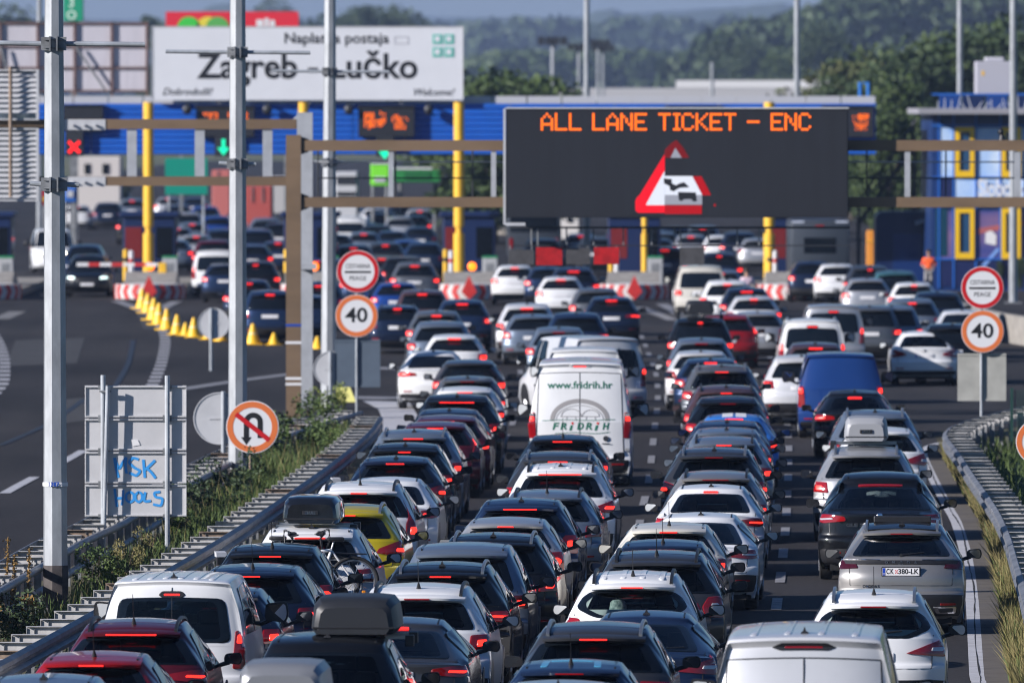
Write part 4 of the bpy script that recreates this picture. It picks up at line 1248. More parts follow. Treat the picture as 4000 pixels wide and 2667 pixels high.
SYM = mat("unlit_led", (.015, .016, .02), .5)
for poly in ([(2593, 697), (2624, 700), (2624, 716), (2640, 724), (2656, 716), (2672, 712), (2690, 728), (2690, 732), (2655, 734), (2640, 742), (2632, 748), (2616, 742), (2616, 728), (2593, 716)],
             [(2648, 750), (2718, 752), (2722, 786), (2708, 788), (2700, 778), (2672, 778), (2662, 786), (2652, 782)]):
    led(poly, SYM, "queue_symbol", .019)
led([(2788, 797), (2796, 797), (2796, 806), (2788, 806)], M_LEDRD, "stray_pixel")

# ---------------------------------------------------------------- road signs on the verge
def disc(r, y0, y1, n=40): return MB().cyl((0, y0, 0), (0, y1, 0), r, r, n)
def ring(r0, r1, y0, y1, n=40):
    V, Fc = [], []
    for i in range(n):
        a = 2 * math.pi * i / n; c, s = math.cos(a), math.sin(a)
        V += [(r0 * c, y0, r0 * s), (r1 * c, y0, r1 * s), (r1 * c, y1, r1 * s), (r0 * c, y1, r0 * s)]
    for i in range(n):
        j = (i + 1) % n
        for k in range(4): Fc.append((i * 4 + k, i * 4 + (k + 1) % 4, j * 4 + (k + 1) % 4, j * 4 + k))
    return MB().add(V, Fc)
def round_plate(parent, z, R, kind, yaw=0):
    """round traffic sign plate facing -Y as a part of its post"""
    o = disc(R, .0, .015).build("sign_plate", M_SIGNW, parent, True, 40); o.location = (0, -.09, z)
    if kind == 'toll':
        ring(R * .78, R * .975, -.004, -.001).build("sign_border", M_SIGNR, o)
        MB().bbox(-R * .62, R * .62, -.004, -.001, -R * .075, R * .02, .001).build("sign_bar", M_INK, o)
        lettering("CESTARINA", R * .30, M_INK, o, (0, -.003, R * .24), width=R * 1.16, bold=.0)
        lettering("PEAGE", R * .30, M_INK, o, (0, -.003, -R * .33), width=R * .78, bold=.0)
    elif kind == '40':
        ring(R * .76, R * .975, -.004, -.001).build("sign_border", M_SIGNO, o)
        lettering("40", R * .95, M_INK, o, (0, -.003, -.0), width=R * 1.05, bold=R * .018)
    elif kind == 'uturn':
        ring(R * .74, R * .965, -.004, -.001).build("sign_border", M_SIGNO, o)
        pts = [(-.22, -.38)] + [(-.22 + 0, .12)] + [(.03 - .25 * math.cos(a), .18 + .25 * math.sin(a)) for a in np.linspace(0, math.pi, 12)] + [(.28, -.40)]
        V, Fq = ribbon([(x * R * 1.05, z_ * R * 1.05) for x, z_ in pts], R * .20, 0)
        V = [(x, -.004, y) for x, y, _ in V]
        MB().add(V, Fq).build("arrow", M_INK, o)
        MB().prism([(-.22 * R * 1.05 - R * .2, -R * .38), (-.22 * R * 1.05 + R * .2, -R * .38), (-.22 * R * 1.05, -R * .68)], -.004, -.001).build("arrow_head", M_INK, o)
        c, s_ = math.cos(math.radians(38)), math.sin(math.radians(38))
        q = [(-.80, .09), (.80, .09), (.80, -.09), (-.80, -.09)]
        MB().prism([((a * c + b * s_) * R, (-a * s_ + b * c) * R) for a, b in q], -.009, -.005).build("slash", M_SIGNR, o)
    return o
def post(parent, h, r=.03, m=M_STEEL): return MB().cyl((0, 0, 0), (0, 0, h), r, r, 10).build("post", m, parent, True)

def toll_signs(label, cx, cy1, cx2, cy2, R1, ybase, bx, panel, pm_):
    d = gd(ybase); X = wx(bx, d)
    r = empty("road_sign", (X, d, 0), 0, label, "road sign", "toll and speed limit sign posts")
    post(r, wz(cy1, d) + .2)
    o = round_plate(r, wz(cy1, d), R1 * d / F, 'toll'); o.location.x = wx(cx, d) - X
    o = round_plate(r, wz(cy2, d), R1 * d / F, '40'); o.location.x = wx(cx2, d) - X
    xa, xb, ya, yb = panel
    mb = MB().box(wx(xa, d) - X, wx(xb, d) - X, .035, .05, wz(yb, d), wz(ya, d))
    for k in (0, 1): mb.box(wx(xa, d) - X, wx(xb, d) - X, .02, .035, wz((ya, yb - 9)[k] + 9, d), wz((ya, yb - 9)[k], d))
    mb.build("back_panel", pm_, r)
toll_signs("red ringed CESTARINA PEAGE sign over a faded 40 sign, left of the queue", 1398, 1060, 1393, 1233, 83, 1612, 1393, (1308, 1485, 1326, 1512), mat("shaded_sign_back", (.09, .12, .16), .5, var=.06))  # back panel in shade: the shade is put into its dark blue-grey colour
toll_signs("red ringed CESTARINA PEAGE sign over an orange 40 sign, on right verge", 3837, 1123, 3838, 1294, 83, 1742, 3834, (3741, 3931, 1380, 1566), mat("dirty_sign_back", (.36, .36, .33), .6, var=.12, scale=2))
# no U-turn sign
d = gd(1950); r = empty("road_sign", (wx(977, d), d, 0), 0, "round no U-turn sign with faded orange ring on short post", "road sign")
post(r, wz(1640, d), .025, M_RUST)
o = round_plate(r, wz(1667, d), 103 * d / F, 'uturn'); o.location.x = wx(986, d) - wx(977, d)
# partly cropped round sign at the right edge
d = gd(2150); r = empty("road_sign", (wx(4060, d), d, 0), 0, "orange ringed round sign cut off by the right edge", "road sign")
post(r, wz(1640, d))
o = round_plate(r, wz(1725, d), 92 * d / F, 'plain'); ring(92 * d / F * .74, 92 * d / F * .965, -.004, -.001).build("sign_border", M_SIGNO, o)
# large rectangular sign back with graffiti
d = gd(2215); xc = wx(528, d)
r = empty("traffic_sign", (xc, d, 0), 0, "large grey sign back with blue graffiti beside the nearest lamp post", "sign")
M_SB = mat("aluminium_sign_back", (.56, .56, .57), .5, .1, var=.05, scale=2)
for k in range(4):
    ya, yb = 1506 + k * 129, 1506 + (k + 1) * 129 - 3
    MB().bbox(wx(330, d) - xc, wx(727, d) - xc, .10, .115, wz(yb, d), wz(ya, d), .003).build("sign_panel", M_SB, r)
    mb = MB()
    for yy in (ya + 2, yb - 8): mb.box(wx(330, d) - xc, wx(727, d) - xc, .06, .0995, wz(yy + 5, d), wz(yy, d))
    for xx in (331, 724): mb.box(wx(xx, d) - xc, wx(xx + 3, d) - xc, .07, .0995, wz(yb - 9, d), wz(ya + 8, d))
    mb.build("stiffener", M_SB, r)
    mc = MB()
    for xx in (387, 640, 665): 
        for yy in (ya + 4, yb - 6): mc.box(wx(xx - 5, d) - xc, wx(xx + 5, d) - xc, .04, .06, wz(yy + 7, d), wz(yy - 5, d))
    mc.build("clamp", M_STEEL_D, r)
for cx, top in ((402, 1465), (653, 1467)): MB().cyl((wx(cx, d) - xc, .02, 0), (wx(cx, d) - xc, .02, wz(top, d)), .042, .042, 10).build("post", M_STEEL, r, True)
MB().cyl((wx(404, d) - xc, -.08, .3), (wx(421, d) - xc, -.08, wz(1508, d)), .034, .034, 10).build("brace_pipe", M_STEEL, r, True)
MB().box(wx(388, d) - xc, wx(434, d) - xc, -.07, .0, wz(1531, d), wz(1524, d)).build("bracket", M_STEEL_D, r)
SPRAY = mat("blue_spray_paint", (.035, .30, .72), .5)
def strokes(lines, w, parent, m, y=.094, name="graffiti"):
    mb = MB()
    for k, ln in enumerate(lines):
        P = spline([(wx(a, d) - xc, wz(b, d)) for a, b in ln], 5)
        V, Fq = ribbon(P, w, 0); mb.add([(a, y - .0006 * k, b) for a, b, _ in V], Fq)
    return add(name, mb.mesh(name, fix=False), parent, m)
strokes([[(445, 1788), (452, 1830), (461, 1866)], [(446, 1788), (462, 1830), (478, 1806), (491, 1786)], [(491, 1786), (489, 1818), (493, 1850)],
         [(540, 1795), (518, 1789), (503, 1806), (522, 1826), (545, 1840), (530, 1857), (502, 1846)], [(558, 1795), (561, 1830), (564, 1866)], [(604, 1798), (584, 1818), (564, 1836)], [(572, 1829), (590, 1846), (606, 1868)]], .045, r, SPRAY)
strokes([[(446, 1909), (451, 1950), (455, 1980)], [(480, 1914), (478, 1950), (474, 1974)], [(450, 1947), (478, 1945)],
         [(505, 1922), (492, 1932), (492, 1952), (506, 1962), (520, 1952), (519, 1930), (505, 1921)], [(540, 1922), (528, 1932), (528, 1952), (541, 1961), (553, 1950), (552, 1930), (538, 1921)], [(566, 1922), (562, 1957), (588, 1956)],
         [(624, 1921), (602, 1925), (606, 1941), (632, 1948), (626, 1974), (596, 1970)]], .042, r, SPRAY)
MB().prism([(wx(511, d) - xc, wz(1717, d)), (wx(537, d) - xc, wz(1719, d)), (wx(546, d) - xc, wz(1738, d)), (wx(518, d) - xc, wz(1743, d))], .088, .0995).build("sticker", M_WHITE, r)
# round sign backs
def round_back(label, cx, cy, R, ybase, bx, top=None):
    d = gd(ybase); X = wx(bx, d)
    r = empty("traffic_sign", (X, d, 0), 0, label, "sign", "round sign backs in the median")
    post(r, wz(top or (cy - R), d), .045)
    o = disc(R * d / F, .06, .075).build("sign_plate", M_SIGNG, r, True, 40); o.location = (wx(cx, d) - X, 0, wz(cy, d))
    o2 = ring(R * d / F * .955, R * d / F, .045, .061).build("rim", M_SIGNG, o)
    MB().box(-.4 * R * d / F, .4 * R * d / F, .045, .0595, -.02, .02).build("stiffener", M_SIGNG, o)
round_back("round grey sign back partly behind the no U-turn sign", 856, 1634, 102, 1905, 872, 1528)
round_back("round pale sign back standing beyond the yellow cones", 834, 1264, 61, 1448, 824)
round_back("round sign back mostly hidden behind third lamp post", 1292, 1440, 68, 1612, 1290)
# dark green mesh fence post at right
d = gd(1790); r = empty("mesh_fence", (wx(3953, d), d, 0), 0, "dark green mesh fence panel at right edge", "fence")
GRN = mat("dark_green_coating", (.012, .05, .04), .5)
MB().box(-.03, .03, -.03, .03, 0, wz(1515, d)).build("post", GRN, r)
for k in range(14): MB().box(.06 + k * .055, .075 + k * .055, -.004, .004, .1, wz(1522, d)).build("wire", GRN, r)
for zz in (.15, .55, .95): MB().box(.03, .85, -.006, .006, zz, zz + .02).build("cross_wire", GRN, r)
# ---------------------------------------------------------------- toll plaza
DT = 458.0
FZ0, FZ1 = wz(605, DT), wz(405, DT)
X0, X1 = wx(152, DT), wx(3424, DT)
cn = empty("toll_canopy", ((X0 + X1) / 2, DT, 0), 0, "long blue toll station canopy with lane displays across the motorway", "toll station")
offC = -Vector(cn.location)
def pc(mb, n, m, par=None, sm=False):
    o = mb.build(n, m, par or cn, sm)
    if par is None: o.location = offC
    return o
pc(MB().box(X0 + .1, X1 - .1, DT + .35, DT + 13, FZ0 + .15, FZ1 - .1), "canopy_slab", mat("canopy_soffit", (.35, .36, .38), .7))
npan = 16
for i in range(npan):
    a = X0 + (X1 - X0) * i / npan; b = X0 + (X1 - X0) * (i + 1) / npan - .03
    mb = MB(); nr = 9
    for k in range(nr):
        z0 = FZ0 + (FZ1 - FZ0) * k / nr; z1 = FZ0 + (FZ1 - FZ0) * (k + 1) / nr
        mb.add([(a, DT + .06, z0), (b, DT + .06, z0), (b, DT, z0 + .04), (a, DT, z0 + .04), (a, DT, z1 - .02), (b, DT, z1 - .02), (b, DT + .06, z1), (a, DT + .06, z1)], [(0, 1, 2, 3), (3, 2, 5, 4), (4, 5, 6, 7)])
    pc(mb, "fascia_panel", M_PLBLUE)
for i in range(24):
    a = X0 + (X1 - X0) * i / 24; b = X0 + (X1 - X0) * (i + 1) / 24 - .05
    pc(MB().box(a, b, DT + .25, DT + .6, FZ1 - .02, FZ1 + .30), "roof_edge_panel", mat("pale_roof_metal", (.50, .51, .54), .45, .1))
# floodlights along the fascia
for cx in (732, 1045, 1363, 1675): 
    mb = MB().sphere((wx(cx, DT), DT - .45, wz(428, DT)), .20, .22, .22); mb.cyl((wx(cx, DT), DT - .45, wz(410, DT)), (wx(cx, DT), DT, wz(408, DT)), .05, .05, 6)
    pc(mb, "floodlight", M_DARK)
def blob_text(s, cx, cy, size, m, par, d, width=None):
    return lettering(s, size, m, par, (wx(cx, d), d, wz(cy, d)), width=width, bold=size * .02)
# lane displays
def display(x0, x1, y0, y1, label, glow=None, below=None):
    d = DT - .35
    r = empty("lane_display", (wx((x0 + x1) / 2, d), d, wz(y0, d)), 0, label, "display", "lane displays along the blue canopy")
    off = -Vector(r.location)
    def p(mb, n, m): o = mb.build(n, m, r); o.location = off; return o
    p(bar(MB(), x0, x1, y0, y1, d, .33), "housing", M_LED_FACE)
    p(bar(MB(), x0 - 4, x1 + 4, y0 - 5, y0 - .5, d - .08, .42), "hood", M_DARK)
    if glow:
        mb = MB()
        for (ax, ay, w_, h_) in glow:
            nx, ny = max(2, int(w_ / 7)), max(2, int(h_ / 7))
            for i in range(nx):
                for j in range(ny):
                    if rng.random() < .72:
                        cx, cy = ax + (i + .5) * w_ / nx, ay + (j + .5) * h_ / ny
                        mb.box(wx(cx - 2.6, d), wx(cx + 2.6, d), d - .012, d - .002, wz(cy + 2.6, d), wz(cy - 2.6, d))
        p(mb, "led_text", M_LEDO)
    if below:
        cx, cy, what = below
        p(bar(MB(), cx - 34, cx + 34, y1 + 1, 612, d, .3), "signal_housing", M_DARK)
        R = 24 * d / F
        X, Z = wx(cx, d), wz(cy, d)
        if what == 'x':
            mb = MB()
            for s_ in (1, -1):
                q = [(-1.15, .2), (1.15, .2), (1.15, -.2), (-1.15, -.2)]
                c = math.sqrt(.5)
                mb.prism([(X + (a * c - s_ * b * c) * R * 1.1, Z + (s_ * a * c + b * c) * R * 1.1) for a, b in q], d - .02 - .004 * s_, d - .002)
            p(mb, "red_cross", mat("red_cross_led", (.4, 0, 0), .4, emit=(1, .012, .012), es=1.6))
        else:
            p(MB().prism([(X - .28 * R, Z + 1.3 * R), (X + .28 * R, Z + 1.3 * R), (X + .28 * R, Z - .1 * R), (X + 1.0 * R, Z - .1 * R), (X, Z - 1.35 * R), (X - 1.0 * R, Z - .1 * R), (X - .28 * R, Z - .1 * R)], d - .02, d - .002), "green_arrow", M_LEDG)
    return r
display(246, 402, 414, 512, "black lane display over the red cross signal", None, (290, 575, 'x'))
display(768, 992, 418, 534, "black lane display with faint amber text over a green arrow", [(792, 440, 60, 24), (890, 438, 40, 28), (940, 436, 30, 30)], (873, 575, 'a'))
display(1400, 1618, 418, 534, "black lane display with bright amber text, right of second yellow column", [(1422, 440, 40, 66), (1440, 468, 60, 28), (1482, 434, 26, 48), (1530, 448, 26, 30), (1548, 456, 48, 26), (1540, 480, 46, 26)], (1503, 590, 'a'))
display(2600, 2820, 418, 534, "black lane display almost hidden behind the message sign", [(2622, 446, 80, 60)], (2705, 590, 'a'))
display(3212, 3412, 418, 536, "black lane display with amber text at right end of canopy", [(3330, 452, 60, 40), (3340, 486, 46, 24), (3352, 444, 42, 20)], None)
# yellow columns
for cx, w, lab in ((580, 40, "yellow canopy column left, beside the nearest booth"), (1793, 41, "yellow canopy column right of the small amber display"), (2518, 24, "thin yellow pipe column below the message sign"), (3005, 42, "yellow canopy column just below right half of message sign"), (1186, 40, "yellow canopy column behind the brown gantry post")):
    d = 451.0; rr = w / 2 * d / F
    r = empty("column", (wx(cx, d), d, 0), 0, lab, "column", "yellow columns of the toll canopy")
    top = wz(400, d) if w > 30 else FZ0
    MB().cyl((0, 0, .1), (0, 0, 2.35), rr * 1.06, rr * 1.06, 16).build("lower_shaft", M_YEL, r, True)
    MB().cyl((0, 0, 2.35), (0, 0, 2.62), rr * .62, rr * .62, 16).build("neck", M_YEL, r, True)
    MB().cyl((0, 0, 2.62), (0, 0, top), rr, rr, 16).build("upper_shaft", M_YEL, r, True)
    MB().box(-.3, .3, -.3, .3, 0, .11).build("base_plate", M_STEEL_D, r)
# islands with chevron noses, booths, ticket machines, bollards, beacons
ISL = [-60, 582, 1210, 1832, 2478, 3098]
M_RAILY = M_YEL
for k, cx in enumerate(ISL):
    where = ("at left edge", "left of the black car's lane barrier", "behind the brown gantry post", "beside the third yellow column", "under the thin yellow pipe column", "at right below the message sign")[k]
    d0 = 433.0; X = wx(cx, d0)
    r = empty("toll_island", (X, d0, 0), 0, "concrete toll island with red chevron nose " + where, "traffic island", "toll islands with chevron noses")
    MB().prismx([(1.2, 0.0), (1.2, .62), (3.0, 1.05), (9, .30), (42, .22), (42, 0)], -1.0, 1.0).build("plinth", M_CONC, r)
    # half-round chevron bumper
    R, n = 1.36, 24
    M_CW = mat("chevron_white", (.62, .60, .58), .6, var=.12, scale=4)
    V, Fw, Fr = [], [], []
    def pt(a, z): return (R * math.sin(a), 1.25 - R * .92 * math.cos(a), z)
    rings_ = [.04, .16, .30, .44, .58]
    mb = MB()
    for i in range(n):
        a0, a1 = -math.pi / 2 + math.pi * i / n, -math.pi / 2 + math.pi * (i + 1) / n
        mb.add([pt(a0, .04), pt(a1, .04), pt(a1, .60), pt(a0, .60)], [(0, 1, 2, 3)])
        mb.add([pt(a0, .60), pt(a1, .60), (0, 1.25, .66)], [(0, 1, 2)])
    mb.build("bumper", M_CW, r)
    for i in range(-4, 5):
        if i == 0: continue
        mb = MB(); a = i * math.pi / 9.4; s_ = 1 if i > 0 else -1
        def q(aa, z): 
            x, y, zz = pt(aa, z); l = 1.012; return (x * l, 1.25 + (y - 1.25) * l, zz)
        w_ = .085; k_ = .10 * s_
        for (z0, z1, e0, e1) in ((.05, .32, 0, k_), (.32, .59, k_, 0)):
            mb.add([q(a - w_ + e0, z0), q(a + w_ + e0, z0), q(a + w_ + e1, z1), q(a - w_ + e1, z1)], [(0, 1, 2, 3)])
        mb.build("chevron", M_CHEVR, r)
    MB().prism([(-.3, .32), (0, .02), (.3, .32), (0, .95)], -.10, -.06).build("chevron_marker", M_CHEVR, r)
    # booth
    db = 452.0; Xb = wx(cx, db)
    b = empty("toll_booth", (Xb, db, .24), 0, "dark blue toll booth on the concrete island " + where, "toll booth", "dark blue toll booths")
    MB().bbox(-1.05, 1.05, 0, 3.6, 0, 2.75, .05).build("wall", M_NAVY, b)
    MB().bbox(-1.2, 1.2, -.15, 3.8, 2.75, 2.95, .05).build("roof", M_NAVY, b)
    for sx in (-1, 1):
        MB().box(sx * 1.055 - .01, sx * 1.055 + .01, .5, 3.0, 1.0, 2.3).build("side_window", M_GLASS, b)
        MB().bbox(sx * .62 - .33, sx * .62 + .33, -.015, .0, 1.1, 2.35, .004).build("front_window", M_GLASS if sx > 0 else mat("booth_red", (.16, .012, .012), .4), b)
    # ticket machine
    dm = 447.0; xm = wx(cx + 82, dm)
    t = empty("ticket_machine", (xm, dm, .26), 0, "grey ticket machine with green cap on toll island " + where, "ticket machine", "ticket machines on the toll islands")
    MB().bbox(-.30, .30, 0, .5, 0, 1.16, .03).build("cabinet", mat("machine_grey", (.40, .41, .42), .5), t)
    MB().bbox(-.31, .31, -.02, .52, 1.16, 1.24, .02).build("cap", mat("machine_green", (.02, .25, .10), .5), t)
    MB().box(-.15, .15, -.01, 0, .6, .95).build("panel", M_STEEL_D, t)
    # bollards: a yellow and a white guard post
    dg = 441.0
    for j, (ox, m, hh) in enumerate(((-92, M_YEL, 1.55), (-70, M_WHITE, 1.50))):
        g = empty("guard_post", (wx(cx + ox, dg), dg, .25), 0, ("yellow" if j == 0 else "white") + " guard post on toll island " + where, "bollard", "guard posts on the toll islands")
        MB().cyl((0, 0, 0), (0, 0, hh), .10, .10, 12).sphere((0, 0, hh), .10, .10, .06, 12, 4).build("tube", m, g, True, 50)
        MB().cyl((0, 0, hh * .72), (0, 0, hh * .82), .104, .104, 12).build("band", M_CHEVR if j else M_INK, g, True)
    if k in (1, 2, 3):
        be = empty("beacon", (wx(cx + (4, 18, 12)[k - 1], 438), 438, .5), 0, "lit orange warning beacon on toll island " + where, "beacon", "orange beacons on the toll islands")
        zc = wz(1041, 438) - .5
        MB().cyl((0, 0, 0), (0, 0, zc - .1), .05, .05, 8).build("stem", M_DARK, be)
        MB().sphere((0, -.02, zc), .17, .08, .17, 14, 8).build("lens", M_ORANGE, be, True, 60)
        MB().cyl((0, .02, zc), (0, .12, zc), .19, .19, 14).build("housing", M_INK, be)
    if k in (3, 4, 5):
        cr = empty("white_crate", (wx(cx - 32 + (0, 90, -10)[k - 3], 440), 440.3, .25), 0, "slatted white box on the toll island " + where, "box", "white boxes on the toll islands")
        for i in range(6): MB().box(-.32 + i * .11, -.24 + i * .11, 0, .05, 0, .72).build("slat", M_WHITE, cr)
        MB().box(-.32, .33, .051, .4, 0, .70).build("box", mat("crate_inside", (.3, .28, .24), .8), cr)
# boom barrier in front of the black car
bb = empty("boom_barrier", (wx(415, 436), 436, 0), 0, "red and white boom barrier across the black car's lane", "barrier")
for i in range(7):
    a, b = wx(300 + i * 45, 436) - wx(415, 436), wx(345 + i * 45, 436) - wx(415, 436)
    MB().box(a, b, -.04, .04, wz(1040, 436), wz(1026, 436)).build("boom_segment", M_CHEVR if i % 2 else M_WHITE, bb)
MB().bbox(wx(620, 436) - wx(415, 436), wx(650, 436) - wx(415, 436), -.15, .15, 0, 1.4, .03).build("barrier_post", M_YEL, bb)

# welcome billboard over the canopy
d = 457.6; xc = wx(1201, d)
bl = empty("billboard", (xc, d, wz(404, d)), 0, "long white billboard reading Zagreb - Lučko above the canopy", "billboard")
offL = -Vector(bl.location)
def pl_(mb, n, m): o = mb.build(n, m, bl); o.location = offL; return o
pl_(bar(MB(), 597, 1806, 108, 392, d, .2), "board", mat("billboard_white", (.66, .68, .72), .5, var=.03, scale=.6))
for xx in (850, 1200, 1560): pl_(bar(MB(), xx, xx + 12, 392, 406, d + .1, .2), "leg", M_STEEL_D)
tr2 = bar(MB(), 593, 1810, 104, 108.2, d - .02, .24); bar(tr2, 593, 597, 108, 392, d - .02, .24); bar(tr2, 1806, 1810, 108, 392, d - .02, .24)
pl_(tr2, "edge_frame", M_SIGNG)
def bt(s, cx, cy, size, width, m=M_INK, **k):
    lettering(s, size, m, bl, (wx(cx, d) - xc, -.01, wz(cy, d) - bl.location.z), width=width * d / F, **k)
bt("Zagreb - Lučko", 1203, 264, 1.42, 862, bold=.032)
bt("Naplatna postaja", 1314, 152, .60, 408, bold=.010)
bt("Dobrodošli!", 730, 360, .42, 196, shear=.35, bold=.002)
bt("Welcome!", 1690, 362, .42, 158, shear=.35, bold=.002)
LOGO = mat("logo_green", (.12, .48, .40), .5)
mb = MB()
for (ax, ay) in ((1690, 135), (1735, 135), (1690, 186), (1735, 186)):
    mb.prism([(wx(ax, d), wz(ay + 38, d)), (wx(ax + 38, d), wz(ay + 38, d)), (wx(ax + 38, d), wz(ay, d)), (wx(ax, d), wz(ay, d))], d - .02, d - .004)
lg = pl_(mb, "logo", LOGO)
mb = MB()
for (ax, ay) in ((1698, 143), (1743, 143), (1698, 194), (1743, 194)): mb.prism([(wx(ax, d), wz(ay + 20, d)), (wx(ax + 20, d), wz(ay + 20, d)), (wx(ax + 20, d), wz(ay, d)), (wx(ax, d), wz(ay, d))], d - .028, d - .021)
pl_(mb, "logo_cutout", mat("billboard_white", (.66, .68, .72)))
mb = MB()
for (a, b, c, e) in ((1540, 143, 1596, 147), (1540, 170, 1596, 174), (1540, 147, 1544, 170), (1592, 147, 1596, 170)): bar(mb, a, c, b, e, d - .012, .01)
pl_(mb, "route_box", mat("pale_grey_print", (.45, .46, .5), .5))

# framed hoarding back at upper left
d = 466.0; xc = wx(290, d)
hb = empty("hoarding", (xc, d, wz(405, d)), 0, "back of a pale hoarding with rusty brown frame, left of billboard", "billboard")
def ph(mb, n, m): o = mb.build(n, m, hb); o.location = -Vector(hb.location); return o
M_HP = mat("hoarding_panel", (.50, .48, .52), .7, var=.06, scale=1.5, stretch=(2, 1, .3))
cols = [-150, 0, 148, 292, 437, 574]; rows = [92, 182, 266, 356]
for i in range(5):
    for j in range(3): ph(bar(MB(), cols[i] + 4, cols[i + 1] - 4, rows[j] + 3, rows[j + 1] - 3, d, .05), "panel", M_HP)
M_RB = mat("rust_frame", (.14, .085, .075), .8, var=.3, scale=3)
for x in cols[1:]: ph(bar(MB(), x - 5, x + 5, 86, 404, d - .14, .12), "upright", M_RB)
for y in rows: ph(bar(MB(), -150, 580, y - 4, y + 4, d - .09, .06), "rail", M_RB)
for (a, b) in ((0, 50), (294, 412)):
    ph(MB().cyl((wx(a + 4, d), d - .25, wz(184, d)), (wx(b, d), d - 2.2 * 0 - .25, wz(352, d)), .05, .05, 6), "brace", M_STEEL_D)

# red hoarding with coloured discs, far behind
d = 640.0; xc = wx(907, d)
rh = empty("hoarding", (xc, d, 0), 0, "bright red hoarding with green and yellow discs behind the white billboard", "billboard")
RD = mat("bright_red_sheet", (.70, .022, .04), .45)
MB().box(wx(648, d) - xc, wx(1167, d) - xc, 0, .3, wz(210, d), wz(47, d)).build("board", RD, rh)
for x in (700, 1110): MB().box(wx(x, d) - xc, wx(x + 14, d) - xc, .3, .5, 0, wz(210, d)).build("leg", M_STEEL_D, rh)
for cx, c in ((738, (.05, .55, .06)), (812, (.75, .62, .05)), (850, (.10, .40, .08))):
    o = disc(46 * d / F, -.02 - .004 * (cx == 850), -.003, 24).build("disc", mat("disc_%s" % ("green" if c[0] < .06 else "yellow" if c[0] > .5 else "leaf"), c, .5), rh); o.location = (wx(cx, d) - xc, 0, wz(112, d))
mb = MB()
for (a, b, c, e) in ((1002, 78, 1030, 105), (1034, 72, 1050, 105), (1054, 80, 1074, 105)): mb.box(wx(a, d) - xc, wx(c, d) - xc, -.02, -.003, wz(e, d), wz(b, d))
mb.build("white_mark", M_WHITE, rh)

# green price pylon above the hoarding
d = 560.0; xc = wx(288, d)
gs = empty("pylon_sign", (xc, d, 0), 0, "green vertical pylon sign with pale characters at upper left", "sign")
MB().bbox(wx(248, d) - xc, wx(326, d) - xc, 0, .5, wz(84, d), wz(-160, d), .03).build("sign_box", mat("pylon_green", (.01, .30, .16), .5), gs)
MB().box(-.2, .2, .1, .4, 0, wz(84, d)).build("pole", M_STEEL_D, gs)
M_PC = mat("pylon_character", (.55, .75, .62), .5)
lettering("O", .62, M_PC, gs, (wx(280, d) - xc, -.012, wz(62, d)), bold=.02)
lettering("3", .62, M_PC, gs, (wx(280, d) - xc, -.012, wz(14, d)), bold=.02)

# blue control building at right
d = 454.0; x0b, x1b = wx(3640, d), wx(4500, d)
cb = empty("control_building", ((x0b + x1b) / 2, d, 0), 0, "blue glass toll control building with yellow window frames", "building")
def pk(mb, n, m, par=None):
    o = mb.build(n, m, par or cb)
    if par is None: o.location = -Vector(cb.location)
    return o
zt_ = wz(440, d)
pk(MB().box(x0b, x1b, d, d + 12, 0, zt_), "wall", mat("dark_blue_wall", (.010, .035, .14), .35))
M_GB = mat("bright_blue_frame", (.02, .14, .55), .4)
SKYP = mat("sky_print_wall", (.14, .38, .85), .4, col2=(.62, .75, .92), scale=.5, stretch=(.8, 1, .6))
PURP = mat("dusk_print_wall", (.06, .07, .26), .4, col2=(.26, .15, .26), scale=.35, stretch=(.4, 1, 1.2))
NVP = mat("navy_wall_panel", (.013, .020, .085), .35)
xs = [3668, 3725, 3812, 3908, 4010, 4110, 4210, 4310, 4420]
for i in range(len(xs) - 1):
    a, b = xs[i] + 3, xs[i + 1] - 3
    for (ya, yb, m) in ((500, 690, SKYP), (697, 790, SKYP if i != 0 else NVP), (825, 1008, PURP), (1016, 1118, NVP)):
        pk(bar(MB(), a, b, ya, yb, d - .035, .03), "wall_panel", m)
for yy in (492, 694, 806, 1012): pk(bar(MB(), 3640, 4500, yy - 3, yy + 3, d - .09, .08), "frame_rail", M_GB)
for x in xs: pk(bar(MB(), x - 3, x + 3, 446, 1125, d - .07, .06), "frame_upright", M_GB)
pk(bar(MB(), 3655, 3700, 815, 1000, d - .05, .04), "glass_strip", mat("teal_glass", (.008, .05, .09), .1))
for x in (3731, 3912, 4112, 4312):
    for ya, yb in ((497, 692), (814, 1011)):
        w = 75; mb = MB()
        for (a, b, c, e) in ((x, x + w, ya, ya + 18), (x, x + w, yb - 24, yb), (x, x + 17, ya + 18, yb - 24), (x + w - 17, x + w, ya + 18, yb - 24)): bar(mb, a, b, c, e, d - .16, .15)
        o = pk(mb, "window", mat("yellow_frame", (.85, .52, .01), .4))
        g = bar(MB(), x + 17.2, x + w - 17.2, ya + 18.2, yb - 24.2, d - .08, .03).build("pane", mat("blue_pane", (.02, .07, .16), .06), o)
pk(bar(MB(), 3588, 4500, 424, 446, d - 1.4, 13), "roof_slab", mat("roof_slab_grey", (.28, .28, .31), .7))
for i in range(9): pk(bar(MB(), 3668 + i * 92, 3668 + i * 92 + 84, 372, 423, d - .3, .15), "parapet_glass", M_NAVY if i % 2 else mat("deep_blue_glass", (.012, .05, .22), .1))
pk(bar(MB(), 3640, 4500, 366, 372, d - .32, .2), "parapet_rail", M_GB)
mb = MB()
for i in range(14):
    x = wx(3660 + i * 26, d); mb.cyl((x, d - .9, wz(424, d)), (x + rng.uniform(-.2, .2), d - .9, wz(424, d) + rng.uniform(.2, .55)), .025, .015, 5)
pk(mb, "roof_railing", M_SIGNG)
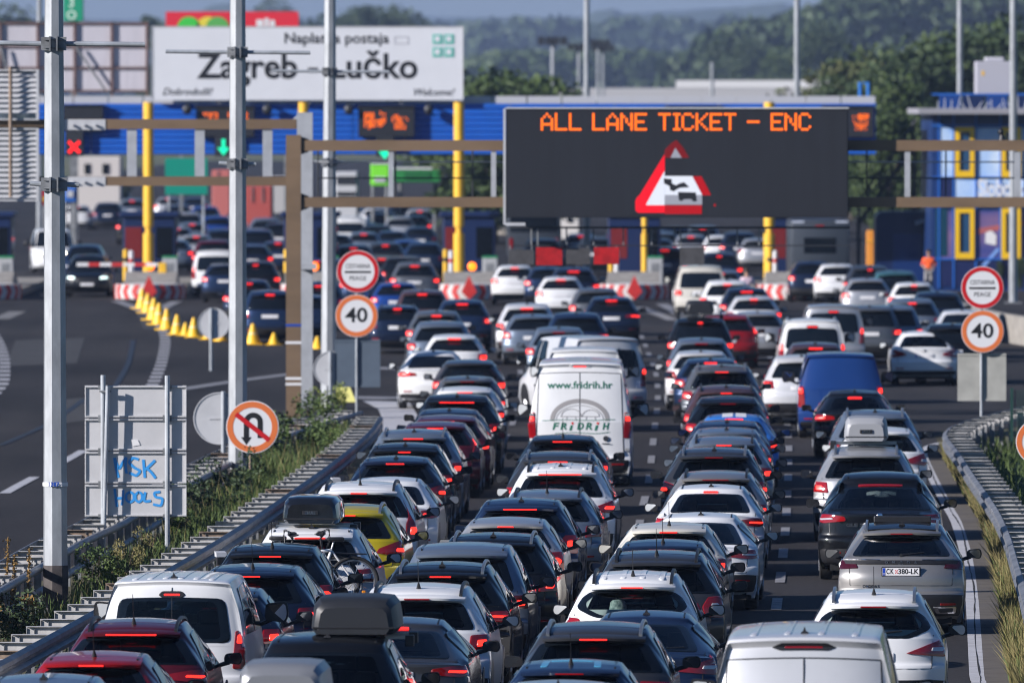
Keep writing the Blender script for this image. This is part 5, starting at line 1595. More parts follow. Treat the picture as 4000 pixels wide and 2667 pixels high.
lettering("Slobodi", 1.0, M_WHITE, cb, (wx(3905, d) - cb.location.x, -.2, wz(738, d)), width=172 * d / F, bold=.02)
pk(MB().prism([(wx(3848, d), wz(950, d)), (wx(3890, d), wz(958, d)), (wx(3892, d), wz(920, d)), (wx(3872, d), wz(900, d)), (wx(3850, d), wz(908, d))], d - .05, d - .037), "white_print", M_WHITE)
pk(MB().prism([(wx(3832, d), wz(1038, d)), (wx(3850, d), wz(1040, d)), (wx(3905, d), wz(975, d)), (wx(3895, d), wz(968, d))], d - .05, d - .0365), "light_streak", mat("streak_blue", (.20, .36, .75), .4))
pk(MB().prism([(wx(3748, d), wz(930, d)), (wx(4000, d), wz(878, d)), (wx(4000, d), wz(862, d)), (wx(3748, d), wz(905, d))], d - .045, d - .0366), "dusk_streak", mat("streak_red", (.42, .12, .12), .4))
# cabinet on its roof
xq = wx(3893, d); rc = empty("roof_cabinet", (xq, d + .4, wz(372, d)), 0, "large pale grey cabinet on the control building's roof", "cabinet")
MB().bbox(wx(3813, d) - xq, wx(3962, d) - xq, 0, 1.6, 0, wz(240, d) - wz(372, d), .04).build("box", mat("cabinet_grey", (.42, .42, .47), .5), rc)
MB().bbox(wx(3850, d) - xq, wx(3925, d) - xq, .3, 1.2, wz(240, d) - wz(372, d), wz(224, d) - wz(372, d), .05).build("hood", mat("hood_grey", (.5, .5, .55), .5), rc)
MB().box(wx(3836, d) - xq, wx(3846, d) - xq, -.01, 0, wz(296, d) - wz(372, d), wz(278, d) - wz(372, d)).build("warning_label", M_YEL, rc)
# stair and blue twin mast by the canopy's right end
tw = empty("twin_pipe", (wx(3375, 466), 466, FZ1), 0, "pair of short bright blue pipes on the canopy's right end", "pipe")
for sx in (-1, 1): MB().cyl((sx * .17, 0, -.1), (sx * .17, 0, wz(322, 466) - FZ1), .075, .075, 8).build("pipe", mat("pipe_blue", (.02, .16, .52), .4), tw, True)
MB().box(-.25, .25, -.03, .03, wz(328, 466) - FZ1, wz(322, 466) - FZ1).build("cap", mat("pipe_blue", (.02, .16, .52)), tw)
# dark gate arch and stair between canopy and building
d = 463.0; ar = empty("tunnel_portal", (wx(3540, d), d, 0), 0, "dark navy portal with rounded top left of the blue building", "portal")
mb = MB(); po = [(-1.25, 0), (-1.25, 2.75)] + [(-.95 + .3 * -math.cos(a), 2.75 + .35 * math.sin(a)) for a in np.linspace(.3, 1.5, 4)] + [(.95, 3.1), (1.25, 2.75), (1.25, 0)]
mb.prism(po, 0, 3.0); mb.build("shell", M_NAVY, ar)
MB().bbox(-.55, .75, -.03, -.001, .1, 2.2, .005).build("door", mat("door_blue", (.008, .03, .13), .3), ar)
awn = MB().add([(.35, -.5, 2.62), (1.35, -.5, 2.92), (1.35, -.02, 3.02), (.35, -.02, 2.72), (.35, -.5, 2.55), (1.35, -.5, 2.85), (1.35, -.02, 2.95), (.35, -.02, 2.65)], [(0, 1, 2, 3), (4, 7, 6, 5), (0, 4, 5, 1), (1, 5, 6, 2), (2, 6, 7, 3), (3, 7, 4, 0)]).build("awning", M_SIGNG, ar)
st_ = empty("stair", (wx(3440, 464), 464, 0), 0, "dark steel stair with railings behind the right gantry beams", "stair")
mb = MB()
for i in range(14): mb.box(-.9 + i * .17, -.73 + i * .17, 0, 1.0, 2.6 + i * .24, 2.66 + i * .24)
mb.build("steps", M_STEEL_D, st_)
mb = MB()
for y in (0, 1.0):
    mb.cyl((-.9, y, 3.5), (1.5, y, 6.9), .04, .04, 6); mb.cyl((-.9, y, 2.6), (1.5, y, 6.0), .07, .07, 6)
    for i in range(6): mb.cyl((-.9 + i * .45, y, 2.6 + i * .63), (-.9 + i * .45, y, 3.5 + i * .63), .03, .03, 6)
mb.build("railing", M_DARK, st_)
for x in (-.9, 1.4): MB().box(x - .08, x + .08, .4, .56, 0, 2.7 + (x > 0) * 3.2).build("support", M_DARK, st_)

# things seen under the canopy, beyond the plaza
def block(name, label, cat, xa, xb, ya, d, parts, dep=4.0, group=None, yb=None):
    xc = wx((xa + xb) / 2, d)
    r = empty(name, (xc, d, 0), 0, label, cat, group)
    z0 = 0 if yb is None else wz(yb, d)
    MB().bbox(wx(xa, d) - xc, wx(xb, d) - xc, 0, dep, z0, wz(ya, d), .05).build("wall", parts[0], r)
    if yb is not None:
        for sx in (.12, .88):
            xx = (wx(xa, d) - xc) * (1 - sx) + (wx(xb, d) - xc) * sx
            MB().cyl((xx, dep / 2, 0), (xx, dep / 2, z0), .09, .09, 8).build("leg", M_STEEL_D, r)
    for (n, a, b, c, e, m) in parts[1:]:
        MB().box(wx(a, d) - xc, wx(b, d) - xc, -.06, -.003, wz(e, d), wz(c, d)).build(n, m, r)
    return r
TEAL = mat("road_sign_green", (.0, .26, .18), .45)
d = 540.0
gsn = empty("direction_sign", (wx(727, d), d, 0), 0, "green direction sign seen under the canopy left of second pole", "sign")
MB().box(wx(645, d) - wx(727, d), wx(810, d) - wx(727, d), 0, .08, wz(760, d), wz(618, d)).build("board", TEAL, gsn)
for x in (660, 795): MB().cyl((wx(x, d) - wx(727, d), .12, 0), (wx(x, d) - wx(727, d), .12, wz(618, d)), .06, .06, 8).build("post", M_STEEL, gsn)
for (a, b, c, e) in ((665, 672, 690, 676), (700, 730, 678, 688), (740, 680, 790, 690)): pass
block("service_building", "cream service building under the canopy beside second yellow column", "building", 1840, 1985, 622, 640, [mat("cream_wall", (.55, .50, .42), .8), ("window", 1880, 1900, 650, 690, M_GLASS), ("window", 1930, 1952, 650, 690, M_GLASS), ("roof_edge", 1838, 1987, 618, 626, M_SIGNG)])
block("service_building", "pale low building under the canopy left of the green sign", "building", 300, 470, 612, 690, [mat("pale_wall", (.58, .55, .52), .8), ("window", 330, 352, 640, 680, M_GLASS), ("window", 400, 425, 640, 680, M_GLASS)])
block("service_building", "grey-white building under the canopy left of brown gantry post", "building", 1052, 1140, 690, 760, [mat("grey_white_wall", (.45, .44, .43), .8), ("window", 1070, 1090, 700, 715, M_GLASS), ("window", 1105, 1125, 700, 715, M_GLASS)])
block("petrol_canopy", "green edged filling station canopy under the blue fascia", "canopy", 1540, 1720, 655, 600, [mat("fuel_green", (.02, .22, .05), .5), ("trim", 1540, 1720, 655, 662, M_WHITE), ("trim", 1580, 1680, 672, 700, mat("deep_green_band", (.01, .12, .03), .5))], yb=712)
block("advert_board", "lime green board beside the filling station canopy", "billboard", 1448, 1520, 640, 596, [mat("lime_green", (.20, .75, .03), .5), ("border", 1448, 1520, 636, 641, M_WHITE), ("panel", 1462, 1506, 690, 712, M_SIGNG)], .3, yb=726)
block("advert_board", "red and yellow board just left of the nearest lamp post", "billboard", 148, 178, 728, 560, [mat("signal_red_board", (.65, .03, .03), .5), ("band", 148, 178, 770, 785, M_YEL)], .3, yb=800)
block("road_sign_board", "blue board just right of the nearest lamp post under the gantry beam", "sign", 250, 298, 722, 560, [mat("board_blue", (.02, .12, .45), .5), ("symbol", 262, 286, 745, 770, M_SIGNG)], .3, yb=790)
block("freight_container", "brick red container beyond the toll station", "container", 955, 1060, 728, 620, [mat("container_red", (.42, .075, .06), .6), ("door_bar", 985, 988, 730, 790, M_STEEL_D), ("door_bar", 1025, 1028, 730, 790, M_STEEL_D)], 6)
block("freight_container", "pink-red container left of the second lamp post", "container", 828, 898, 665, 680, [mat("container_pink", (.50, .14, .12), .6), ("door_bar", 850, 853, 668, 720, M_STEEL_D)], 6)
block("truck_box", "white truck body beyond the toll station behind third lamp post", "truck", 1310, 1395, 672, 600, [mat("truck_white", (.55, .56, .58), .5), ("door", 1315, 1390, 690, 720, M_DARK), ("bumper", 1315, 1390, 750, 765, M_BLACK)], 6)
block("service_building", "white far building under the message sign", "building", 2185, 2262, 840, 620, [mat("bright_wall", (.70, .68, .66), .8), ("window", 2215, 2235, 850, 868, M_GLASS)])
block("overpass", "pale far overpass above the canopy with white railing", "bridge", 2060, 3245, 345, 980, [mat("pale_concrete", (.45, .45, .46), .8), ("railing", 2640, 3245, 315, 345, mat("white_railing", (.7, .7, .7), .6))], 8)
block("orange_board", "orange round-topped board right of the dark camper", "sign", 3385, 3425, 900, 520, [mat("orange_board", (.75, .28, .03), .5), ("trim", 3386, 3424, 940, 945, M_YEL)], .3)
# yellow cones
def cone_mesh():
    mb = MB(); mb.cyl((0, 0, .035), (0, 0, .70), .20, .045, 14); return mb.mesh("cone_body", True, 40)
CM = cone_mesh(); CB = MB().bbox(-.24, .24, -.24, .24, 0, .04, .01).mesh("cone_base"); CS = MB().cyl((0, 0, .36), (0, 0, .50), .125, .088, 14).mesh("cone_band", True, 40)
M_CONE = mat("cone_yellow", (.90, .52, .01), .45)
CON = [(556, 1206, 1.05), (578, 1222, 1.0), (602, 1250, 1.1), (622, 1268, 1.05), (652, 1288, 1.0), (692, 1308, .95), (757, 1318, .92), (862, 1332, .9), (988, 1346, .95), (725, 1310, .6), (812, 1325, .5), (1070, 1347, .55), (1240, 1362, .55)]
CL = ["farthest cone of the curving row, by the chevron nose", "second cone from the chevron nose", "third cone from the chevron nose", "fourth cone from the chevron nose", "fifth cone from the chevron nose", "cone left of the round sign back, bottom end of the curve",
      "cone just left of the round sign back", "cone partly behind the second lamp post", "lone cone right of the second lamp post", "short cone between two taller ones by the round sign back", "short cone under the round sign back", "short rounded marker left of brown gantry post", "short rounded marker right of pale gantry post"]
for (cx, cy, sc), l in zip(CON, CL):
    d = gd(cy)
    r = empty("traffic_cone", (wx(cx, d), d, 0), rng.uniform(0, 1), "yellow traffic " + l, "traffic cone", "yellow cones closing the left lane")
    r.scale = (max(sc, .75) * 1.25, max(sc, .75) * 1.25, sc)
    add("cone_body", CM, r, M_CONE); add("cone_base", CB, r, M_CONE); add("cone_band", CS, r, M_SIGNW if sc > .8 else M_CONE)
# pale yellow folded panel beside the third lamp post
d = gd(1570); r = empty("yellow_panel", (wx(1345, d), d, 0), 0, "small pale yellow panel lying by the third lamp post base", "panel")
MB().add([(-.22, 0, .0), (.30, 0, .0), (.12, .3, .42), (-.22, .3, .42), (-.22, .04, .0), (.30, .04, 0), (.12, .34, .42), (-.22, .34, .42)], [(0, 1, 2, 3), (4, 7, 6, 5), (0, 4, 5, 1), (1, 5, 6, 2), (2, 6, 7, 3), (3, 7, 4, 0)]).build("sheet", mat("pale_yellow", (.72, .68, .22), .6), r)
# ---------------------------------------------------------------- the traffic
# lane, photo column of the car's middle, photo row of its roof crown, kind, paint, options, label
V_ = [
# lane beside the left guardrail, nearest first
('A', 181, 2632, 'hatch', 'greyblue', dict(ant='fin'), "grey-blue car roof at the bottom left corner of the picture"),
('A', 379, 2543, 'hatch', 'red', dict(ant='whip', lights='block', third_w=.14), "bright red hatchback with thin whip antenna, bottom left"),
('A', 533, 2416, 'cross', 'dkred', dict(ant='whip', rails='black', lights='wide', win='wrap', third_w=.30), "dark red crossover with black roof rails, ahead of red hatchback"),
('A', 696, 2246, 'smallvan', 'white', dict(ant='fin', lights='tall', win='vanwin', split=True, third_w=.10, ribs=6, lower=.42), "white high-roofed van with split rear windows beside the guardrail"),
('A', 853, 2288, 'hatch', 'navy', dict(ant=None), "dark blue hatchback mostly hidden right of the white high-roofed van"),
('A', 995, 2187, 'estate', 'navy', dict(ant='whip', lights='block', third_w=.13), "dark navy estate with large red tail lamps, behind the bike carrier car"),
('A', 1071, 2123, 'cross', 'black', dict(ant='whip', lights='round', third_w=.15), "black crossover with whip antenna just behind the loaded bikes"),
('A', 1225, 2062, 'suv', 'white', dict(ant='fin', third_w=.22, lit=False, lights='block'), "white car carrying bicycles on its rear and glossy black roof box"),
('A', 1360, 1967, 'cross', 'yellow', dict(rails='silver', ant=None, lights='swoop', win='std', lower=.40), "yellow-green crossover, the only yellow car"),
('A', 1413, 1880, 'suv', 'white', dict(ant='whip', rails='black', lights='pillar', third_w=.13, win='wrap', lampmat=M_LAMP), "white car with tall pillar tail lamps and black rails, left lane"),
('A', 1510, 1860, 'sedan', 'white', dict(ant=None, lights='wide', spoiler=False), "white sedan squeezed right of the white car with pillar lamps"),
('A', 1551, 1778, 'hatch', 'navy', dict(ant='fin', lights='swoop'), "dark navy hatchback in left lane, right behind rail marker post"),
('A', 1587, 1729, 'cross', 'black', dict(ant='fin', third_w=.11), "black crossover with short brake strip, third behind dark red pair"),
('A', 1621, 1675, 'suv', 'greyblue', dict(ant='fin', rails='silver', third_w=.18), "grey-blue car with silver roof rails in left lane"),
('A', 1705, 1644, 'hatch', 'dkred', dict(ant=None, lights='tall'), "dark red hatchback in left lane, nearer of the two red ones"),
('A', 1748, 1619, 'hatch', 'dkred', dict(ant=None), "dark red hatchback in left lane, farther of the two red ones"),
('A', 1757, 1590, 'hatch', 'navy', dict(ant='fin'), "dark blue hatchback just ahead of the two dark red cars"),
('A', 1788, 1541, 'suv', 'black', dict(ant='fin', third_w=.36), "black car with very wide brake strip in left lane"),
('A', 1819, 1508, 'hatch', 'white', dict(ant=None), "white hatchback roof ahead of the black car with wide brake strip"),
('A', 1828, 1467, 'hatch', 'grey', dict(ant='fin', third='off'), "grey hatchback with unlit wide brake lamp in left lane"),
('A', 1833, 1403, 'hatch', 'dkgrey', dict(ant=None, third=False), "dark grey hatchback right of the white sedan by the guardrail nose"),
('L', 1694, 1367, 'sedan', 'white', dict(ant='fin', lights='wide', third=False, yaw=.02), "white sedan alone left of the queue near the guardrail nose"),
('A', 1775, 1304, 'hatch', 'white', dict(ant=None, third_w=.17), "white hatchback ahead of the white sedan in left lane"),
('A', 1723, 1253, 'suv', 'greyblue', dict(ant=None, third=False), "grey-blue car ahead of white hatchback in left lane"),
('A', 1706, 1212, 'cross', 'grey', dict(third_w=.14), "grey crossover near the right of the 40 sign"),
('L', 1553, 1190, 'hatch', 'navy', dict(third_w=.12, rails='black'), "navy car touching the right edge of the left 40 sign"),
('A', 1806, 1168, 'cross', 'dkblue', dict(third_w=.17), "dark blue crossover in left lane behind toll island chevrons"),
('A', 1650, 1130, 'mpv', 'plum', dict(third_w=.15), "plum-grey people carrier right of the toll sign"),
('L', 1549, 1101, 'hatch', 'blue', dict(third_w=.11), "blue car right of the toll sign beneath its lower edge"),
('L', 1620, 1022, 'suv', 'grey', dict(third_w=.16), "grey car just right of the left toll sign"),
# second lane
('B', 1105, 2785, 'suv', 'silver', dict(ant=None), "car under the silver roof box at bottom edge"),
('B', 1290, 2470, 'mpv', 'black', dict(ant='fin', third=False, win='wrap', spoiler=False), "large black people carrier under the matt black roof box"),
('B', 1552, 2382, 'coupe', 'dkgrey', dict(ant=None, lights='wide', third_w=.13), "dark grey fastback right of the black roof box"),
('B', 1643, 2302, 'suv', 'white', dict(ant='whip', rails='black', third='off', lights='block'), "white car with dark rails and whip antenna in front of black SUV"),
('B', 1734, 2183, 'suv', 'black', dict(ant='fin', rails='silver', third_w=.14, lights='wide', win='wrap'), "black SUV with rails behind the white whip-antenna car, second lane"),
('B', 1815, 2128, 'mpv', 'greyblue', dict(ant=None, third=False), "silver-blue people carrier just ahead of the black SUV with rails"),
('B', 1933, 2083, 'suv', 'black', dict(ant='fin', rails='silver', third_w=.24), "black SUV with long thin brake strip in second lane"),
('B', 1985, 2018, 'hatch', 'silver', dict(ant=None, lights='round', third_w=.12), "silver hatchback with round lit tail lamp in second lane"),
('B', 2041, 1944, 'cross', 'dkblue', dict(ant='fin', third_w=.26, lights='round'), "dark blue car with reddish rear glass in second lane"),
('B', 2141, 1912, 'estate', 'greyblue', dict(ant='whip', rails='black', third='off', lights='block', lit=False), "grey-blue estate with unlit block lamps, second lane"),
('B', 2194, 1809, 'suv', 'white', dict(ant='fin', rails='black', third_w=.36, lights='sharp', ribs=4), "white SUV with ribbed roof and very wide brake strip"),
('B', 2185, 1762, 'suv', 'dkgrey', dict(ant=None, rails='silver', third_w=.17, lights='wide'), "dark grey SUV with silver rails ahead of ribbed white SUV"),
('B', 2201, 1695, 'hatch', 'black', dict(ant='whip', third_w=.18, lights='block'), "black hatchback right behind the white FRiDRiH van"),
('B', 2268, 1405, 'bigvan', 'white', dict(ant=None, lights='tall2', rear_glass=False, split=True, lower=.55, third_w=.13, third_z=2.41, plate=.72), "tall white delivery van lettered FRiDRiH and www.fridrih.hr"),
('B', 2283, 1357, 'midvan', 'white', dict(ant=None, third=False, lit=False), "white van roof with spoiler just beyond the tall lettered van"),
('M', 2330, 1312, 'midvan', 'palesilver', dict(yaw=.29, lights='tall', third='off', lod=0, ant=None, win='vanwin'), "silver minibus turned left, its side windows showing"),
('B', 2183, 1275, 'cross', 'greyblue', dict(third='off'), "pale blue-grey roof just beyond the angled silver minibus"),
('B', 2250, 1219, 'suv', 'dkblue', dict(third=False), "dark blue SUV left of the navy estate in middle lanes"),
('B2', 2080, 1226, 'hatch', 'greyblue', dict(third=False), "pale blue hatchback beyond the silver minibus, left one"),
('B2', 2058, 1183, 'suv', 'palesilver', dict(third_w=.18), "pale silver car with bright brake lamp above the silver minibus"),
('B', 2388, 1157, 'estate', 'navy', dict(third_w=.17, lights='wide', win='std'), "navy estate showing its number plate, ahead of the lettered van"),
('B', 2330, 1123, 'cross', 'grey', dict(third=False), "grey crossover just ahead of navy estate with plate"),
('B2', 2190, 1079, 'hatch', 'white', dict(third_w=.16), "white hatchback just below the left red hanging panel"),
('B', 2240, 1043, 'suv', 'navy', dict(third_w=.2), "navy SUV beneath the grey hanging panel between red ones"),
('B2', 2010, 1035, 'hatch', 'white', dict(third_w=.14), "white rounded car beneath the leftmost grey hanging panel"),
('B2', 2140, 1040, 'hatch', 'dkblue', dict(third=False), "dark blue hatchback beneath the left red hanging panel"),
# third lane
('C', 2187, 2648, 'hatch', 'silver', dict(), "silver roof cut by the bottom edge, middle of picture"),
('C', 2237, 2583, 'hatch', 'dkblue', dict(ant='whip', emblem=True, third='off'), "dark blue small car with pale blue outline printed on its roof"),
('C', 2330, 2430, 'suv', 'dkgrey', dict(ant=None, rails='silver', lights='claw', third_w=.16, win='wrap'), "dark grey SUV with three-claw red tail lamps at bottom"),
('C', 2520, 2382, 'coupe', 'dkblue', dict(ant='fin', third=False, lit=False, lights='sharp', wiper=.5), "dark blue fastback with angular unlit lamps beside clawed SUV"),
('C', 2478, 2230, 'rounded', 'white', dict(ant='whip', rails='black', win='oval', third_w=.14, lights='round', wiper=.35, ribs=4), "white rounded crossover with a patterned sun hat behind its glass"),
('C', 2570, 2150, 'suv', 'dkgrey', dict(ant='whip', rails='black', third=False, lit=False, lights='round', win='wrap'), "dark grey SUV with black rails ahead of the white rounded crossover"),
('C', 2594, 2105, 'hatch', 'navy', dict(ant='whip', third='off', third_w=.19), "navy hatchback behind the cream hatchback in third lane"),
('C', 2618, 2032, 'hatch', 'cream', dict(ant='whip', third_w=.13), "cream white hatchback with lit dotted brake lamp, third lane"),
('C', 2734, 2005, 'coupe', 'white', dict(ant='fin', third=False, lights='wide', lit=False, lower=.55), "white fastback with wide unlit lamps right of cream hatchback"),
('C', 2776, 1889, 'sedan', 'white', dict(ant='fin', third_w=.12, lights='wide'), "white sedan with lit L-shaped lamp ahead of white fastback"),
('C', 2799, 1838, 'estate', 'dovegrey', dict(ant=None, rails='black', third='off', third_w=.22), "warm grey estate with rails ahead of white sedan, third lane"),
('C', 2792, 1746, 'suv', 'dkgrey', dict(ant='fin', third='off', rails='silver', lights='swoop'), "dark grey SUV showing a wide unlit red strip, third lane"),
('C', 2830, 1702, 'cross', 'greyblue', dict(ant=None, rails='black', third_w=.14), "blue-grey crossover with rails and lit strip, behind teal antenna car"),
('C', 2839, 1668, 'hatch', 'greyblue', dict(ant='fin', third=False), "blue-grey roof with tall fin antenna in third lane"),
('C', 2841, 1639, 'hatch', 'dkblue', dict(ant='fin', third=False), "dark blue roof directly behind the bright blue striped car"),
('C', 2868, 1613, 'sedan', 'brightblue', dict(ant=None, third_w=.18, stripes=True), "bright blue car with two white stripes on its roof"),
('C', 2844, 1545, 'cross', 'black', dict(ant=None, third='off'), "black crossover just ahead of the bright blue striped car"),
('C', 2837, 1503, 'suv', 'plum', dict(ant='fin', third_w=.12, rails='black'), "plum dark SUV with orange-lit rear strip, third lane"),
('C', 2819, 1423, 'suv', 'grey', dict(ant='fin', third_w=.15, rails='silver'), "grey SUV with rails ahead of the plum SUV, third lane"),
('C', 2775, 1396, 'hatch', 'dkblue', dict(third_w=.15), "dark blue hatchback with lit strip ahead of grey SUV"),
('C', 2737, 1367, 'hatch', 'palesilver', dict(third=False), "pale silver hatchback roof in third lane, left side catching sun"),
('C', 2739, 1318, 'cross', 'greyblue', dict(ant='fin', third='off'), "blue-grey crossover behind the tall dark SUV with roof box"),
('C', 2734, 1238, 'mpv', 'black', dict(ant=None, third_w=.07, lights='block'), "tall dark people carrier with round brake lamp and roof box"),
('C2', 2838, 1224, 'cross', 'red', dict(third=False, lights='tall'), "red car partly hidden right of tall dark people carrier"),
('C2', 2958, 1215, 'hatch', 'silver', dict(third=False), "silver-grey hatchback right of the red car, third and fourth lanes"),
('C', 2942, 1154, 'hatch', 'palesilver', dict(third_w=.12), "pale hatchback with faint brake lamp beneath the pink shirt person"),
('C', 2915, 1121, 'cross', 'navy', dict(third_w=.19), "navy crossover ahead of pale hatchback, near toll island"),
('C', 2839, 1092, 'suv', 'white', dict(third_w=.13), "white SUV beneath the rightmost grey hanging panel"),
('C', 2815, 1052, 'cross', 'greyblue', dict(third_w=.12), "blue-grey crossover just below the rightmost hanging panel"),
('C2', 2735, 1036, 'smallvan', 'cream', dict(third=False), "cream van left of blue-grey crossover near the toll lane"),
('C', 2596, 962, 'suv', 'dkblue', dict(third_w=.17), "blue SUV inside the toll lane right of the thin yellow pipe"),
('C2', 2808, 985, 'suv', 'navy', dict(third_w=.1), "navy SUV in the toll lane right of rightmost hanging panel"),
# fourth lane
('D', 3150, 2460, 'tallvan', 'palesilver', dict(ant='fin', lights='tall2', rear_glass=False, split=True, third='off', third_w=.20, third_z=2.06, lit=False, ribs=4), "pale silver van at the bottom edge, closest vehicle on the right"),
('D', 3417, 2302, 'rounded', 'white', dict(ant='whip', rails='silver', win='oval', third='off', third_w=.16, lights='sharp', lit=False, wiper=.36), "white crossover with silver rails behind the silver SUV with plate"),
('D', 3524, 2036, 'fastsuv', 'dovegrey', dict(ant='fin', rails='silver', third='off', lights='band', lit=False, lampmat=M_LAMPD, wiper=.33, roofcol='black', plate=.93, lower=.60, clear=False), "silver SUV with number plate CK 380-LK and open sunroof"),
('D', 3440, 1840, 'bigcoupe', 'black', dict(ant=None, third='off', third_w=.36, lights='wide', lit=False, win='wrap'), "glossy black coupe SUV ahead of the silver SUV with plate"),
('D', 3384, 1742, 'suv', 'silver', dict(ant=None, rails='silver', third=False, lights='block'), "silver estate car carrying the small grey roof box, right lane"),
('D', 3440, 1666, 'hatch', 'white', dict(ant=None, third=False, lights='swoop', lit=False), "white hatchback half hidden right of the grey roof box"),
('D', 3418, 1599, 'suv', 'greyblue', dict(ant='fin', rails='silver', third='off'), "grey-blue SUV with fin antenna behind the grey roof box, right lane"),
('D', 3340, 1521, 'sedan', 'black', dict(ant='fin', third_w=.15, lights='wide', third_z=1.28), "black sedan with bright tail lamp behind the blue van"),
('D', 3281, 1376, 'midvan', 'vanblue', dict(ant=None, rear_glass=False, third=False, lights='tall', lower=.4), "plain blue panel van in the right lane"),
('D2', 3130, 1385, 'suv', 'palesilver', dict(third=False, lights='block'), "pale silver car half hidden left of the blue panel van"),
('D', 3184, 1336, 'cross', 'plum', dict(third_w=.17, lights='tall'), "plum car with bright brake strip just beyond blue van"),
('D', 3170, 1244, 'smallvan', 'white', dict(rails='silver', third_w=.14, lights='tall', win='vanwin', ant=None), "white van-like car with large rear glass beyond the blue van"),
('D', 3252, 1188, 'smallvan', 'silver', dict(third_w=.14, lights='tall', win='vanwin', ant=None), "silver van-like car with dark glass ahead of white one"),
('D3', 3395, 1192, 'mpv', 'grey', dict(third=False), "grey people carrier right of the silver van-like car"),
('D4', 3480, 1190, 'mpv', 'greyblue', dict(third=False), "blue-grey people carrier in front of grey one, right lanes"),
('D4', 3560, 1163, 'suv', 'greyblue', dict(third_w=.12), "blue-grey SUV with lit strip directly ahead of white notchback saloon"),
('D5', 3660, 1137, 'suv', 'navy', dict(third=False), "navy SUV at the far right of queue near pale barrier"),
('D4', 3567, 1101, 'hatch', 'white', dict(third_w=.10), "white hatchback below the worker in orange vest"),
('D3', 3495, 1056, 'mpv', 'teal', dict(third=False), "teal-grey people carrier left of worker in orange vest"),
('D3', 3395, 1036, 'suv', 'dkgrey', dict(third_w=.08), "dark grey SUV with round brake lamp below the orange board"),
('D', 3268, 1029, 'hatch', 'white', dict(third=False), "white hatchback under the dark camper, right one"),
('D2', 3170, 1018, 'cross', 'navy', dict(third=False), "navy crossover under the dark camper, left one"),
('D4', 3385, 1085, 'hatch', 'silver', dict(third=False), "bright silver car between grey people carrier and white hatchback"),
('E', 3607, 1291, 'sedan', 'white', dict(ant=None, third=False, lit=False, lights='swoop', lod=0), "white notchback saloon alone near the right 40 sign"),
('E2', 3718, 1262, 'suv', 'black', dict(third=False), "black SUV half hidden behind the right 40 sign"),
('E2', 3760, 1208, 'sedan', 'palesilver', dict(third=False), "pale silver sedan behind the right toll sign"),
# queue left of the gantry post
('F', 842, 976, 'smallvan', 'white', dict(third=False, lights='tall', win='vanwin', ant=None, rails='black'), "white van left of the second lamp post, beyond the cones"),
('F', 835, 935, 'mpv', 'dkred', dict(third=False, rails='black', ant=None), "maroon people carrier just beyond the white van in left queue"),
('G', 975, 1090, 'cross', 'navy', dict(third_w=.11), "navy crossover half hidden by the second lamp post"),
('G2', 1057, 1132, 'mpv', 'dkblue', dict(third_w=.14), "dark blue people carrier between second lamp post and gantry post"),
('G', 1000, 1016, 'suv', 'black', dict(third_w=.10), "black SUV right of the second lamp post in left queue"),
('G', 880, 1030, 'hatch', 'dkblue', dict(third=False), "dark blue hatchback left of second lamp post, before white van"),
('H', 1190, 1150, 'hatch', 'dkblue', dict(third=False), "dark blue hatchback hidden behind pale gantry post"),
('H', 1245, 1098, 'suv', 'dkblue', dict(third_w=.12), "dark blue SUV left of the toll sign behind third lamp post"),
]
